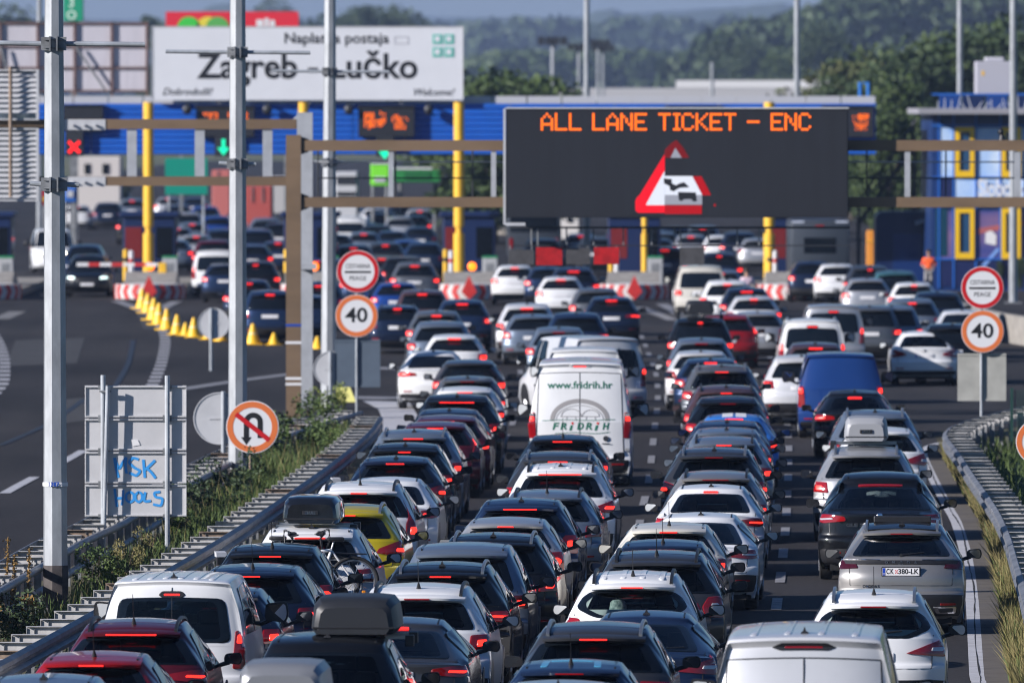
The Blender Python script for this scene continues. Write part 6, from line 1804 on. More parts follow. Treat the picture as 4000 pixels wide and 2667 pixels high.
FAR = [(760, 770, 'hatch', 'dkblue'), (690, 800, 'suv', 'navy'), (860, 790, 'hatch', 'greyblue'), (730, 828, 'mpv', 'silver'), (845, 842, 'cross', 'blue'), (750, 868, 'hatch', 'greyblue'), (865, 893, 'suv', 'dkblue'), (765, 915, 'hatch', 'silver'),
       (1010, 805, 'hatch', 'white'), (1035, 850, 'suv', 'greyblue'), (1000, 895, 'mpv', 'dkblue'), (985, 955, 'hatch', 'navy'), (900, 760, 'suv', 'navy'), (460, 745, 'mpv', 'navy'), (515, 775, 'suv', 'greyblue'), (420, 790, 'suv', 'navy'), (300, 800, 'hatch', 'white'), (520, 835, 'suv', 'black'),
       (1290, 812, 'hatch', 'navy'), (1370, 800, 'hatch', 'white'), (1465, 812, 'hatch', 'palesilver'), (1560, 845, 'cross', 'silver'), (1500, 830, 'suv', 'navy'), (1530, 900, 'hatch', 'dkblue'), (1470, 878, 'suv', 'black'), (1310, 915, 'hatch', 'black'), (1505, 945, 'cross', 'dkgrey'), (1380, 955, 'suv', 'navy'), (1490, 1000, 'hatch', 'grey'), (1575, 1000, 'suv', 'black'),
       (1340, 1010, 'hatch', 'dkblue'), (2270, 912, 'hatch', 'palesilver'), (2120, 930, 'mpv', 'black'), (2590, 905, 'hatch', 'greyblue'), (2700, 915, 'hatch', 'silver'), (2815, 918, 'hatch', 'white'), (2640, 885, 'suv', 'navy'), (2560, 930, 'suv', 'navy'), (2745, 880, 'mpv', 'greyblue'), (1240, 850, 'mpv', 'white'), (640, 850, 'suv', 'dkblue'), (690, 885, 'hatch', 'silver'), (675, 935, 'hatch', 'greyblue'), (905, 845, 'hatch', 'white'), (935, 890, 'suv', 'navy'), (1090, 870, 'suv', 'black'), (1085, 940, 'hatch', 'dkblue'), (1195, 905, 'suv', 'navy'), (1420, 905, 'hatch', 'greyblue'), (1590, 935, 'hatch', 'blue'), (1640, 885, 'hatch', 'navy'), (1655, 945, 'suv', 'dkblue'), (1420, 1048, 'hatch', 'dkblue'), (1415, 865, 'suv', 'dkblue'), (1360, 845, 'midvan', 'white'), (1570, 800, 'suv', 'navy'), (1640, 815, 'mpv', 'silver'), (2330, 925, 'suv', 'dkgrey'), (2420, 905, 'hatch', 'dkblue'), (2460, 942, 'hatch', 'greyblue'), (2890, 905, 'suv', 'navy'), (2960, 930, 'hatch', 'silver'), (800, 805, 'mpv', 'blue'), (655, 770, 'hatch', 'silver'), (940, 815, 'hatch', 'navy'), (1620, 840, 'hatch', 'teal'), (1235, 1010, 'hatch', 'dkblue')]

def heading(d):
    return float(np.interp(d, [100, 172, 200, 235, 285, 330, 420], [.050, .047, .032, .016, .006, .0, -.004]))
rows = []
for ln, px, py, kind, col, op, lab in V_:
    S = SHAPES[kind]
    d = F * (HC - S.H) / (py - YH)
    yc = S.yt + (.9 if not S.van else .8)
    rows.append([ln, px, d - yc, kind, col, dict(op), lab, d - yc])
# keep bumpers apart inside each lane
for it in range(400):
    for ln in set(r[0] for r in rows):
        q = sorted([r for r in rows if r[0] == ln], key=lambda r: r[2])
        for a, b in zip(q[:-1], q[1:]):
            need = SHAPES[a[3]].L + .45 - (b[2] - a[2])
            if need > 0: a[2] -= need * .5; b[2] += need * .5
for r in rows:
    if abs(r[2] - r[7]) > 3.0: print("moved %.1f" % (r[2] - r[7]), r[6])
CARS = {}
for ln, px, y, kind, col, op, lab, _ in rows:
    S = SHAPES[kind]
    h = op.pop('yaw', None)
    yaw = -math.atan(heading(y)) if h is None else h
    emblem, stripes = op.pop('emblem', False), op.pop('stripes', False)
    lod = op.pop('lod', 0 if y < 260 else 1 if y < 380 else 2)
    o = vehicle('van' if S.van else 'car', kind, col, (wx(px, y + 1.2) + 1.2 * math.sin(yaw), y, 0), yaw, lab, 'van' if S.van else 'car', 'vehicles queueing for the toll', lod=lod, mirrors=y < 420, **op)
    CARS[lab] = o
    if emblem:
        e = fillet([(-.34, S.yt + .25), (-.30, S.yt + .75), (.30, S.yt + .75), (.34, S.yt + .25), (.26, S.yt + .25), (.23, S.yt + .66), (-.23, S.yt + .66), (-.26, S.yt + .25)], .03)
        mb = MB()
        M_EM = mat("pale_blue_print", (.08, .35, .55), .3, coat=1)
        for poly in ([(-.34, S.yt + .22), (-.26, S.yt + .22), (-.24, S.yt + .75), (-.32, S.yt + .75)], [(.34, S.yt + .22), (.26, S.yt + .22), (.24, S.yt + .75), (.32, S.yt + .75)], [(-.238, S.yt + .67), (.238, S.yt + .67), (.238, S.yt + .75), (-.238, S.yt + .75)]):
            patch(S.roof, poly, (0, 0, 1), .006, .02, .1, rings=(1., .4), mb=mb)
        mb.build("roof_print", M_EM, o)
    if stripes:
        for s in (-1, 1):
            patch(S.roof, [(s * .03, S.yt + .12), (s * .24, S.yt + .12), (s * .24, S.yfr), (s * .03, S.yfr)], (0, 0, 1), .006, .01, .15, rings=(1., .4)).build("roof_stripe", M_WHITE, o)
# the blurred queue beyond the booths
ZONES = [(0, 560, "above the oncoming black car"), (560, 745, "just right of the first yellow column"), (745, 930, "just left of the second lamp post"), (930, 1060, "just right of the second lamp post"), (1060, 1250, "just left of the third lamp post"), (1250, 1430, "right of the third lamp post"), (1430, 1800, "left of the second yellow column"), (1800, 2450, "under the message sign's left half"), (2450, 4000, "under the message sign's middle")]
ORD = ["lowest", "second lowest", "third lowest", "fourth from bottom", "fifth from bottom", "sixth from bottom", "seventh from bottom", "eighth from bottom", "ninth from bottom", "tenth from bottom", "eleventh from bottom", "twelfth from bottom", "thirteenth from bottom", "fourteenth from bottom"]
def far_label(px, py, kind, col):
    for a, b, zn in ZONES:
        if a <= px < b: break
    k = sorted([f for f in FAR if a <= f[0] < b], key=lambda f: (-f[1], f[0])).index((px, py, kind, col))
    cw = dict(dkblue='dark blue', navy='navy', greyblue='grey-blue', silver='silver', blue='blue', white='white', black='black', palesilver='pale silver', dkgrey='dark grey', grey='grey', teal='teal').get(col, col)
    kw = dict(hatch='hatchback', suv='SUV', mpv='people carrier', cross='crossover').get(kind, 'car')
    return "blurred %s %s %s, %s" % (cw, kw, zn.replace("the long-board yellow", "the second yellow"), ORD[k])
for px, py, kind, col in FAR:
    S = SHAPES[kind]; d = F * (HC - S.H) / (py - YH) - 1.4
    vehicle('car', kind, col, (wx(px, d), d, 0), 0, far_label(px, py, kind, col), 'car', 'blurred vehicles beyond the toll booths', lod=2, mirrors=False, lit=rng.random() < .5, third=rng.random() < .45, third_w=.14, ant=None)
# oncoming vehicles on the left
vehicle('car', 'suv', 'black', (wx(345, 441), 441 + 4.55 - 1.3, 0), math.pi, "black oncoming car with pale headlamps behind the boom barrier", 'car', 'oncoming vehicles', front=M_HEAD, ant=None, third=False, lit=False, lod=1)
vehicle('van', 'midvan', 'white', (wx(182, 500), 505, 0), math.pi + .06, "white oncoming van with one bright headlamp left of nearest lamp post", 'van', 'oncoming vehicles', front=M_HEADW, ant=None, third=False, lit=False, lod=1)
vehicle('car', 'suv', 'dkblue', (wx(325, 470), 474, 0), math.pi, "dark blue oncoming car close behind the black one", 'car', 'oncoming vehicles', front=M_CLEARL, ant=None, third=False, lit=False, lod=2)
# dark camper with bicycles in the rightmost toll lane
d = 437.0; xq = wx(3203, d)
cp = empty("camper", (xq, d, 0), 0, "dark grey camper with a bicycle rack, right of last yellow column", "camper", None)
M_CAMP = mat("camper_grey", (.045, .055, .07), .45, .2)
MB().bbox(-1.16, 1.16, 0, 6.2, .55, 3.05, .14).build("body", M_CAMP, cp, True, 40)
MB().bbox(-.62, .62, -.02, .01, 1.75, 2.35, .008).build("rear_window", M_GLASS, cp)
for sx in (-1, 1):
    MB().bbox(sx * .85 - .24, sx * .85 + .24, -.015, .02, 2.93, 3.0, .005).build("top_marker", mat("camper_white", (.5, .55, .65), .4), cp)
    MB().bbox(sx * 1.0 - .09, sx * 1.0 + .09, -.03, .01, .8, 1.15, .01).build("tail_light", M_LAMP, cp)
    add("wheel", cached(('tyre',), tyre_mesh), cp, M_RUB, (sx * 1.0, 1.2, .332))
    add("wheel", cached(('tyre',), tyre_mesh), cp, M_RUB, (sx * 1.0, 4.9, .332))
MB().bbox(-.16, .16, -.03, .0, 2.72, 2.84, .01).build("brake_light", M_LAMP, cp)
MB().bbox(-.5, .5, -.18, -.02, .62, .68, .01).build("rack", M_DARK, cp)
MB().box(-.26, .26, -.03, 0, .95, 1.06).build("number_plate", M_PLATE, cp)
# dark coach behind the left hanging panels
d = 520.0; xq = wx(2085, d)
co = empty("coach", (xq, d, 0), 0, "dark coach seen behind the leftmost hanging panels", "coach")
MB().bbox(-1.25, 1.25, 0, 9, .45, 3.3, .12).build("body", M_CAMP, co, True, 40)
MB().bbox(-1.1, 1.1, -.02, .0, 1.6, 2.9, .006).build("rear_window", M_GLASS, co)
MB().box(-1.1, 1.1, -.03, -.0, .62, .74).build("bumper", M_SIGNG, co)
for sx in (-1, 1): add("wheel", cached(('tyre',), tyre_mesh), co, M_RUB, (sx * 1.0, 1.6, .4)); MB().bbox(sx * 1.05 - .08, sx * 1.05 + .08, -.03, .0, .85, 1.3, .01).build("tail_light", M_LAMP, co)

# details that single out near cars
def rear_point(o, kind, x, z, off=.02):
    p = SHAPES[kind].rear(np.array([x]), np.array([z]))[0]; return (p[0], p[1] - off, p[2])
fv = CARS["tall white delivery van lettered FRiDRiH and www.fridrih.hr"]
M_FG = mat("dark_green_lettering", (.02, .16, .10), .5); M_FR = mat("red_lettering", (.62, .03, .02), .5); M_FGR = mat("grey_print", (.30, .29, .29), .5)
def hug(o, off=.004):
    """lay a flat print on the van's curved rear"""
    o.data = o.data.copy(); me = o.data
    co = np.zeros(len(me.vertices) * 3); me.vertices.foreach_get("co", co); co = co.reshape(-1, 3)
    x = co[:, 0] * o.scale.x + o.location.x; z = co[:, 2] + o.location.z
    co[:, 1] = SHAPES['bigvan'].rear(x, z)[:, 1] - off - o.location.y
    me.vertices.foreach_set("co", co.ravel()); me.update()
    return o
def vtext(s, x, z, size, width, m, **k):
    hug(lettering(s, size, m, fv, (x, 0, z), width=width, **k), .005)
vtext("www.fridrih.hr", 0.0, 2.03, .20, 1.30, M_FG, bold=.003)
for _i, _c in enumerate("FR DR H"):
    if _c != " ": vtext(_c, -.50 + .168 * _i, 1.21, .19, .135, M_FG, shear=.2, bold=.006)
for sx in (-.164, .340):
    p = rear_point(fv, 'bigvan', sx, 1.2, .004)
    MB().prism([(sx - .05, 1.13), (sx + .0, 1.13), (sx + .03, 1.235), (sx - .02, 1.235)], p[1], p[1] + .003).build("lettering", M_FG, fv)
    MB().cyl((sx + .02, p[1], 1.275), (sx + .02, p[1] + .003, 1.275), .026, .026, 12).build("letter_dot", M_FR, fv)
def curve2(pts, w, m, y, name):
    P = crom(np.array(pts, float), 5); V, Fq = ribbon(P, w, 0)
    hug(add(name, MB().add([(a, 0, b) for a, b, _ in V], Fq).mesh(name, fix=False), fv, m), .004 + (yy - y) * .5)
yy = rear_point(fv, 'bigvan', 0, 1.5, .02)[1]
el = lambda rx, rz, cx, cz, a0, a1, n=18: [(cx + rx * math.cos(a), cz + rz * math.sin(a)) for a in np.linspace(a0, a1, n)]
curve2(el(.55, .38, 0, 1.34, -.05, math.pi + .05), .085, M_FGR, yy, "emblem_arch")
curve2(el(.47, .29, 0, 1.34, 0, math.pi), .012, M_FGR, yy - .002, "emblem_line")
for cx, rx, rz in ((-.17, .20, .15), (.22, .17, .13)):
    curve2(el(rx, rz, cx, 1.41, 0, math.pi, 12) + [(cx - rx, 1.41), (cx + rx, 1.41)], .014, M_FGR, yy - .002, "mushroom_line")
    curve2([(cx - .08, 1.41), (cx - .10, 1.33)], .012, M_FGR, yy - .003, "mushroom_line"); curve2([(cx + .08, 1.41), (cx + .10, 1.33)], .012, M_FGR, yy - .003, "mushroom_line")
curve2([(-.75, 1.325), (-.3, 1.345), (.2, 1.335), (.7, 1.35)], .012, M_FG, yy - .004, "emblem_line")
curve2([(-.5, 1.07), (-.1, 1.09), (.3, 1.07), (.6, 1.10)], .012, M_FG, yy - .004, "emblem_line")
p = rear_point(fv, 'bigvan', .52, .95, .02); MB().cyl((.52, p[1], .97), (.52, p[1] + .012, .97), .055, .055, 16).build("badge", M_DARK, fv, True); MB().box(.44, .60, p[1], p[1] + .006, .862, .878).build("badge_name", M_DARK, fv)

om = CARS["silver SUV with number plate CK 380-LK and open sunroof"]
S = SHAPES['fastsuv']
p = rear_point(om, 'fastsuv', 0, .93, .018)
MB().bbox(-.285, .285, p[1] - .012, p[1] + .03, .862, .998, .01).build("plate_frame", M_BLACK, om)
MB().box(-.265, .265, p[1] - .020, p[1] - .0125, .875, .985).build("number_plate", mat("plate_white", (.7, .7, .7)), om)
MB().box(-.262, -.225, p[1] - .0225, p[1] - .0203, .878, .982).build("plate_band", M_PBLUE, om)
lettering("C", .105, M_INK, om, (-.187, p[1] - .022, .930), width=.048, bold=.002); lettering("K", .105, M_INK, om, (-.130, p[1] - .022, .930), width=.048, bold=.002)
lettering("380-LK", .105, M_INK, om, (.105, p[1] - .022, .930), width=.295, bold=.002)
lettering("H", .03, M_PLATE, om, (-.251, p[1] - .0235, .90), width=.011); lettering("R", .03, M_PLATE, om, (-.237, p[1] - .0235, .90), width=.011)
mb = MB()
for i in range(3):
    for j in range(3):
        if (i + j) % 2 == 0: mb.box(-.083 + i * .013, -.071 + i * .013, p[1] - .0225, p[1] - .0205, .905 + j * .017, .920 + j * .017)
mb.build("plate_crest", M_FR, om)
patch(S.rear, [(-.80, 1.03), (.80, 1.03), (.83, 1.085), (-.83, 1.085)], (0, -1, 0), .013, .02, .1).build("light_band", M_BLACK, om, True)
for i, ch in enumerate("OMODA"):
    q = rear_point(om, 'fastsuv', 0, 1.058, .02); lettering(ch, .05, M_CHROME, om, (-.21 + i * .105, q[1], 1.058), width=.042, bold=.003)
q = rear_point(om, 'fastsuv', -.4, .70, .012); lettering("OMODA 5", .055, M_CHROME, om, (-.43, q[1] + .0, .715), width=.24, bold=.003)
for sx in (-1, 1):
    patch(S.rear, [(sx * .30, 1.088), (sx * .76, 1.095), (sx * .76, 1.106), (sx * .30, 1.099)], (0, -1, 0), .018, .004, .1, rings=(1.,)).build("chrome_trim", M_CHROME, om)
    patch(S.rear, [(sx * .50, .33), (sx * .78, .33), (sx * .80, .43), (sx * .46, .43)], (0, -1, 0), .020, .03, .08).build("exhaust_trim", M_CHROME, om)
    patch(S.rear, [(sx * .55, .35), (sx * .74, .35), (sx * .75, .41), (sx * .52, .41)], (0, -1, 0), .026, .02, .08).build("exhaust_opening", M_BLACK, om)
zr = S.H
MB().bbox(-.38, .38, 1.75, 2.45, zr - .005, zr + .06, .02).build("sunroof", M_BLACK, om, True, 50)
MB().bbox(-.42, .42, 1.68, 1.76, zr - .02, zr + .085, .02).build("sunroof_frame", M_BLACK, om)
gl = CARS["glossy black coupe SUV ahead of the silver SUV with plate"]
q = rear_point(gl, 'bigcoupe', -.2, .88, .012); lettering("GLE", .07, M_CHROME, gl, (-.45, q[1] - .01, .90), width=.19, bold=.004); lettering("3", .07, M_CHROME, gl, (-.29, q[1] - .01, .90), width=.05, bold=.004)
c5 = CARS["dark navy estate with large red tail lamps, behind the bike carrier car"]
q = rear_point(c5, 'estate', .5, .80, .02); lettering("C", .08, M_CHROME, c5, (.41, q[1] + .02, .82), width=.062, bold=.004); lettering("5", .08, M_CHROME, c5, (.49, q[1] + .02, .82), width=.062, bold=.004)
da = CARS["dark grey SUV with black rails ahead of the white rounded crossover"]
q = rear_point(da, 'suv', 0, .98, .015); lettering("DACIA", .10, M_CHROME, da, (0, q[1], .99), width=.6, bold=.003)
# sun hat on the parcel shelf side of the white rounded crossover
wr_ = CARS["white rounded crossover with a patterned sun hat behind its glass"]
S = SHAPES['rounded']
q = rear_point(wr_, 'rounded', -.14, 1.14, .012)
wl = wr_.location
MB().bbox(-.58, .58, .36, .80, 1.03, 1.06, .01).build("parcel_shelf", M_SEAT, wr_)
hat = empty("sun_hat", (wl.x - .16, wl.y + .50, 1.062), 0, "pale patterned sun hat on the parcel shelf of the white rounded crossover", "hat")
M_HAT = mat("patterned_hat", (.75, .82, .78), .8, col2=(.10, .16, .16), scale=16)
mb = MB(); mb.cyl((0, 0, .0), (0, 0, .015), .19, .18, 20); mb.build("brim", M_HAT, hat, True)
MB().cyl((0, 0, .015), (0, 0, .13), .125, .10, 18).sphere((0, 0, .128), .10, .10, .03, 18, 4).build("crown", M_HAT, hat, True, 50)
hat.scale = (1, .62, 1.25)

# roof boxes
def roof_box(car, kind, m, label, w, h, L, y0, text=None, x=0.0, drop=0.0):
    S = SHAPES[kind]; lc = car.location
    zr = S.H + .10 - drop
    yaw = car.rotation_euler.z
    b = empty("roof_box", (lc.x + x + -math.sin(yaw) * y0, lc.y + y0, zr), yaw, label, "roof box", "roof boxes on the cars")
    prof = [(0.0, .10, .90), (.02, .0, .96), (.05, .45, .98), (.10, .78, .96), (.22, .95, .90), (.5, 1.0, .86)]
    V, Fc = [], []
    secs = [(0, .72, .80), (.02, .86, .90), (.06, .97, .96), (.2, 1, 1), (.6, 1, .99), (.85, .9, .93), (.97, .62, .8), (1.0, .40, .65)]
    n = 0
    for (t, kh, kw) in secs:
        ww, hh = w / 2 * kw, h * kh
        ring_ = [(-ww * .90, .0), (ww * .90, .0), (ww, hh * .16), (ww * .985, hh * .38), (ww * .93, hh * .78), (ww * .80, hh * .96), (ww * .45, hh), (-ww * .45, hh), (-ww * .80, hh * .96), (-ww * .93, hh * .78), (-ww * .985, hh * .38), (-ww, hh * .16)]
        n = len(ring_); V += [(a, t * L, c) for a, c in ring_]
    for i in range(len(secs) - 1):
        for j in range(n): Fc.append((i * n + j, i * n + (j + 1) % n, (i + 1) * n + (j + 1) % n, (i + 1) * n + j))
    Fc += [tuple(range(n)), tuple(range((len(secs) - 1) * n, len(secs) * n))[::-1]]
    MB().add(V, Fc).build("shell", m, b, True, 28)
    MB().bbox(-w / 2 * .93, w / 2 * .93, -.006, L * .6, h * .15, h * .20, .006).build("seam_lip", M_BLACK, b)
    for yy in (L * .28, L * .66):
        MB().box(-S.wr * 1.0, S.wr * 1.0, yy - .035, yy + .035, -.075, -.04).build("crossbar", M_ALLOY, b)
        for sx in (-1, 1): MB().bbox(sx * S.wr * .96 - .05, sx * S.wr * .96 + .05, yy - .07, yy + .07, -.16, -.03, .01).build("bar_foot", M_BLACK, b)
    if text:
        MB().bbox(-.11, .11, -.022, .004, h * .33, h * .48, .004).build("badge", M_BLACK, b)
        lettering(text, .055, M_CHROME, b, (0, -.025, h * .40), width=.15, bold=.002)
    return b
roof_box(CARS["large black people carrier under the matt black roof box"], 'mpv', M_BOXB, "matt black roof box on the large black people carrier", 1.00, .42, 2.0, .75, x=.29, drop=.10)
roof_box(CARS["car under the silver roof box at bottom edge"], 'suv', M_BOXS, "silver roof box at the bottom edge, lowest of the roof boxes", .90, .42, 2.0, .8, "THULE")
roof_box(CARS["white car carrying bicycles on its rear and glossy black roof box"], 'suv', M_BOXG, "glossy black roof box above the car with bicycles", .84, .38, 2.1, .75, "THULE", x=-.02, drop=.06)
roof_box(CARS["silver estate car carrying the small grey roof box, right lane"], 'suv', mat("grey_box", (.30, .31, .33), .45), "light grey roof box in the right lane", .78, .42, 1.9, .9, "THULE")
roof_box(CARS["tall dark people carrier with round brake lamp and roof box"], 'mpv', M_BOXB, "blurred black roof box on the tall dark people carrier", .80, .36, 1.8, .8)

# bicycles on the rear carrier
def bicycle(label, loc, yaw, frame, flip=1):
    b = empty("bicycle", loc, yaw, label, "bicycle", "bicycles on the rear carrier")
    R = .345
    def wheel(x):
        n, m = 28, 8; V, Fc = [], []
        for i in range(n):
            a = 2 * math.pi * i / n
            for j in range(m):
                c = 2 * math.pi * j / m; rr = R + .026 * math.cos(c)
                V.append((x + rr * math.cos(a), .026 * math.sin(c), R + rr * math.sin(a)))
        for i in range(n):
            for j in range(m): Fc.append((i * m + j, ((i + 1) % n) * m + j, ((i + 1) % n) * m + (j + 1) % m, i * m + (j + 1) % m))
        w = MB().add(V, Fc).build("wheel", M_RUB, b, True, 60)
        sp = MB()
        for i in range(14):
            a = 2 * math.pi * i / 14; sp.cyl((x, 0, R), (x + .32 * math.cos(a), 0, R + .32 * math.sin(a)), .0025, .0025, 4)
        sp.build("spokes", M_CHROME, w)
        ring(R - .045, R - .022, -.012, .012, 28).build("rim", M_ALLOY, w, True).location = (x, 0, R)
        MB().bbox(x + .12, x + .17, -.012, .012, R - .22, R - .12, .005).build("spoke_reflector", M_ORANGE if False else mat("amber_reflector", (.8, .28, .01), .4), w)
    f = flip
    wheel(-.54 * f); wheel(.54 * f)
    hd, bb, st, rw = (.36 * f, 0, .80), (-.05 * f, 0, .30), (-.22 * f, 0, .80), (-.54 * f, 0, .345)
    MB().tube([hd, (.40 * f, 0, .66), bb, st, (.37 * f, 0, .74)], .024, 8).tube([bb, rw, st], .014, 6).build("frame", frame, b, True, 60)
    MB().tube([hd, (.45 * f, .05, .58), (.54 * f, .05, .345)], .02, 8).tube([(.45 * f, .05, .58), (.54 * f, -.05, .345)], .015, 6).build("fork", M_BLACK, b, True, 60)
    MB().tube([st, (-.26 * f, 0, .93)], .016, 8).build("seat_post", M_ALLOY, b)
    MB().bbox(-.40 * f if f > 0 else .16, -.16 if f > 0 else .40, -.07, .07, .93, .985, .02).build("saddle", M_BLACK, b, True)
    MB().tube([hd, (.33 * f, 0, .96), (.36 * f, 0, 1.0)], .018, 8).tube([(.30 * f, -.31, 1.03), (.36 * f, -.1, 1.0), (.36 * f, .1, 1.0), (.30 * f, .31, 1.03)], .013, 8).build("handlebar", M_BLACK, b, True, 60)
    MB().bbox(.34 * f - .06, .34 * f + .06, -.07, .07, 1.0, 1.06, .02).build("display_unit", M_BLACK, b)
    MB().tube([(.3 * f, -.2, 1.03), (.46 * f, -.12, 1.10), (.48 * f, -.02, .95), (.40 * f, 0, .72)], .006, 5).tube([(.3 * f, .2, 1.03), (.45 * f, .1, 1.08), (.44 * f, .03, .9), (.4 * f, 0, .75)], .006, 5).build("cable", M_BLACK, b)
    MB().tube([(-.72 * f, -.05, .74), (-.28 * f, -.05, .76)], .01, 6).tube([(-.72 * f, .05, .74), (-.28 * f, .05, .76)], .01, 6).build("luggage_rack", M_BLACK, b)
    MB().cyl((-.05 * f, -.04, .30), (-.05 * f, .04, .30), .08, .08, 12).build("crank_set", M_DARK, b)
    return b
bc = CARS["white car carrying bicycles on its rear and glossy black roof box"]
lc = bc.location
car_ = empty("bicycle_carrier", (lc.x, lc.y - .35, 0), bc.rotation_euler.z, "rear bicycle carrier platform on the white car", "bike carrier")
MB().bbox(-.65, .65, -.30, .26, .50, .55, .01).build("platform", M_DARK, car_)
MB().tube([(-.2, .22, .55), (-.2, .2, 1.2), (.2, .2, 1.2), (.2, .22, .55)], .02, 8).build("holder", M_BLACK, car_)
MB().bbox(-.7, .7, -.33, -.29, .42, .52, .01).build("light_board", M_BLACK, car_)
bicycle("black and white electric bicycle on the carrier, rear one with big right wheel", (lc.x + .12, lc.y - .56, .55), bc.rotation_euler.z + .20, M_WHITE, -1)
bicycle("dark bicycle on the carrier, its handlebar rising at the left", (lc.x - .15, lc.y - .26, .55), bc.rotation_euler.z - .08, M_WHITE, 1).location.z = .551

# ---------------------------------------------------------------- people
SKIN = mat("skin", (.42, .24, .17), .6)
def limbs(parent, name, chains, m, sub=2):
    """one continuous skinned surface grown along joined chains of (x, y, z, r)"""
    verts, edges, rad = [], [], []
    idx = {}
    for ch in chains:
        prev = None
        for (x, y, z, r) in ch:
            k = (round(x, 4), round(y, 4), round(z, 4))
            if k not in idx: idx[k] = len(verts); verts.append((x, y, z)); rad.append(r)
            if prev is not None and prev != idx[k]: edges.append((prev, idx[k]))
            prev = idx[k]
    me = bpy.data.meshes.new(name); me.from_pydata(verts, edges, [])
    o = bpy.data.objects.new(name, me); COL.objects.link(o); o.parent = parent
    md = o.modifiers.new("skin", 'SKIN')
    for i, r in enumerate(rad): me.skin_vertices[0].data[i].radius = (r, r)
    me.skin_vertices[0].data[0].use_root = True
    o.modifiers.new("smooth", 'SUBSURF').levels = sub
    o.modifiers["smooth"].render_levels = sub
    dg = bpy.context.evaluated_depsgraph_get()
    m2 = bpy.data.meshes.new_from_object(o.evaluated_get(dg))
    o.modifiers.clear(); o.data = m2; bpy.data.meshes.remove(me); m2.name = name
    m2.polygons.foreach_set("use_smooth", [True] * len(m2.polygons))
    m2.materials.clear(); m2.materials.append(m)
    return o
def person(label, loc, yaw, top, legs, hair, vest=None, seated=False, arms='down', helmet=None, group=None):
    p = empty("person", loc, yaw, label, "person", group)
    kz = .0
    if seated:
        hips = [(s * .10, 0, .86) for s in (-1, 1)]; knee = [(s * .20, .42, .80) for s in (-1, 1)]; foot = [(s * .22, .25, .36) for s in (-1, 1)]
        hand = [(s * .26, .48, 1.05) for s in (-1, 1)]; elb = [(s * .30, .2, 1.12) for s in (-1, 1)]
    else:
        hips = [(s * .09, 0, .92) for s in (-1, 1)]; knee = [(s * .11, .03, .50) for s in (-1, 1)]; foot = [(s * .12, -.01, .08) for s in (-1, 1)]
        elb = [(s * .27, -.03, 1.14) for s in (-1, 1)]; hand = [(s * .24, .10, .90) for s in (-1, 1)]
        if arms == 'front': elb = [(s * .28, .05, 1.15) for s in (-1, 1)]; hand = [(s * .08, .26, 1.02) for s in (-1, 1)]
    hz = 1.0 if not seated else .90
    dz = 0 if not seated else -.06
    ch = [[(0, 0, hz, .13), (0, 0, 1.18 + dz, .125), (0, 0, 1.36 + dz, .135), (0, 0, 1.47 + dz, .065), (0, .01, 1.55 + dz, .055), (0, .02, 1.63 + dz, .088), (0, .02, 1.71 + dz, .082), (0, .015, 1.765 + dz, .05)]]
    for i, s in enumerate((-1, 1)):
        ch.append([(0, 0, hz, .13), (*hips[i], .085), (*knee[i], .058), (*foot[i], .042), (foot[i][0], foot[i][1] + .14, foot[i][2] - .03, .034)])
        ch.append([(0, 0, 1.36 + dz, .135), (s * .17, 0, 1.38 + dz, .06), (*elb[i], .044), (*hand[i], .032), (hand[i][0], hand[i][1] + .05, hand[i][2] - .06, .03)])
    limbs(p, "body", ch, SKIN)
    g = .014
    t = [[(0, 0, hz + .02, .14 + g), (0, 0, 1.18 + dz, .135 + g), (0, 0, 1.36 + dz, .14 + g), (0, 0, 1.44 + dz, .075 + g)]]
    for i, s in enumerate((-1, 1)): t.append([(0, 0, 1.36 + dz, .14 + g), (s * .17, 0, 1.38 + dz, .066 + g), (*elb[i], .05 + g)])
    limbs(p, "shirt", t, top)
    l = []
    for i in range(2): l.append([(0, 0, hz - .02, .135 + g), (*hips[i], .09 + g), (*knee[i], .062 + g), (foot[i][0], foot[i][1], foot[i][2] + .06, .05 + g)])
    limbs(p, "trousers", l, legs)
    for i in range(2): MB().bbox(foot[i][0] - .045, foot[i][0] + .045, foot[i][1] - .08, foot[i][1] + .2, foot[i][2] - .08, foot[i][2] + .02, .02).build("shoe", M_BLACK, p, True)
    if helmet: MB().sphere((0, .02, 1.69 + dz), .135, .15, .145, 16, 10).build("helmet", helmet, p, True, 60)
    else:
        MB().sphere((0, -.005, 1.70 + dz), .098, .112, .095, 14, 8).build("hair", hair, p, True, 60)
        for s in (-1, 1): MB().sphere((s * .035, .105, 1.68 + dz), .012, .008, .010, 8, 5).build("eye", M_WHITE, p); MB().sphere((s * .095, .02, 1.66 + dz), .012, .02, .03, 8, 5).build("ear", SKIN, p)
        MB().sphere((0, .112, 1.645 + dz), .014, .022, .024, 8, 5).build("nose", SKIN, p); MB().bbox(-.028, .028, .098, .108, 1.60 + dz, 1.61 + dz, .002).build("mouth", mat("lips", (.35, .1, .09), .5), p)
    if vest:
        v = [[(0, 0, hz - .10, .15 + g * 2), (0, 0, 1.18, .145 + g * 2), (0, 0, 1.36, .152 + g * 2), (0, 0, 1.42, .10 + g * 2)]]
        for s in (-1, 1): v.append([(0, 0, 1.36, .152 + g * 2), (s * .17, 0, 1.385, .075 + g * 2), (s * .22, 0, 1.28, .06 + g * 2)])
        limbs(p, "vest", v, vest)
    return p
HAIRD = mat("dark_hair", (.02, .014, .010), .7)
person("worker in a bright orange safety vest standing by the blue building", (wx(3628, 446), 446, 0), math.pi, mat("orange_shirt", (.85, .10, .03), .6), mat("grey_trousers", (.28, .27, .27), .8), HAIRD, mat("orange_vest", (.95, .13, .02), .5, emit=None), arms='front')
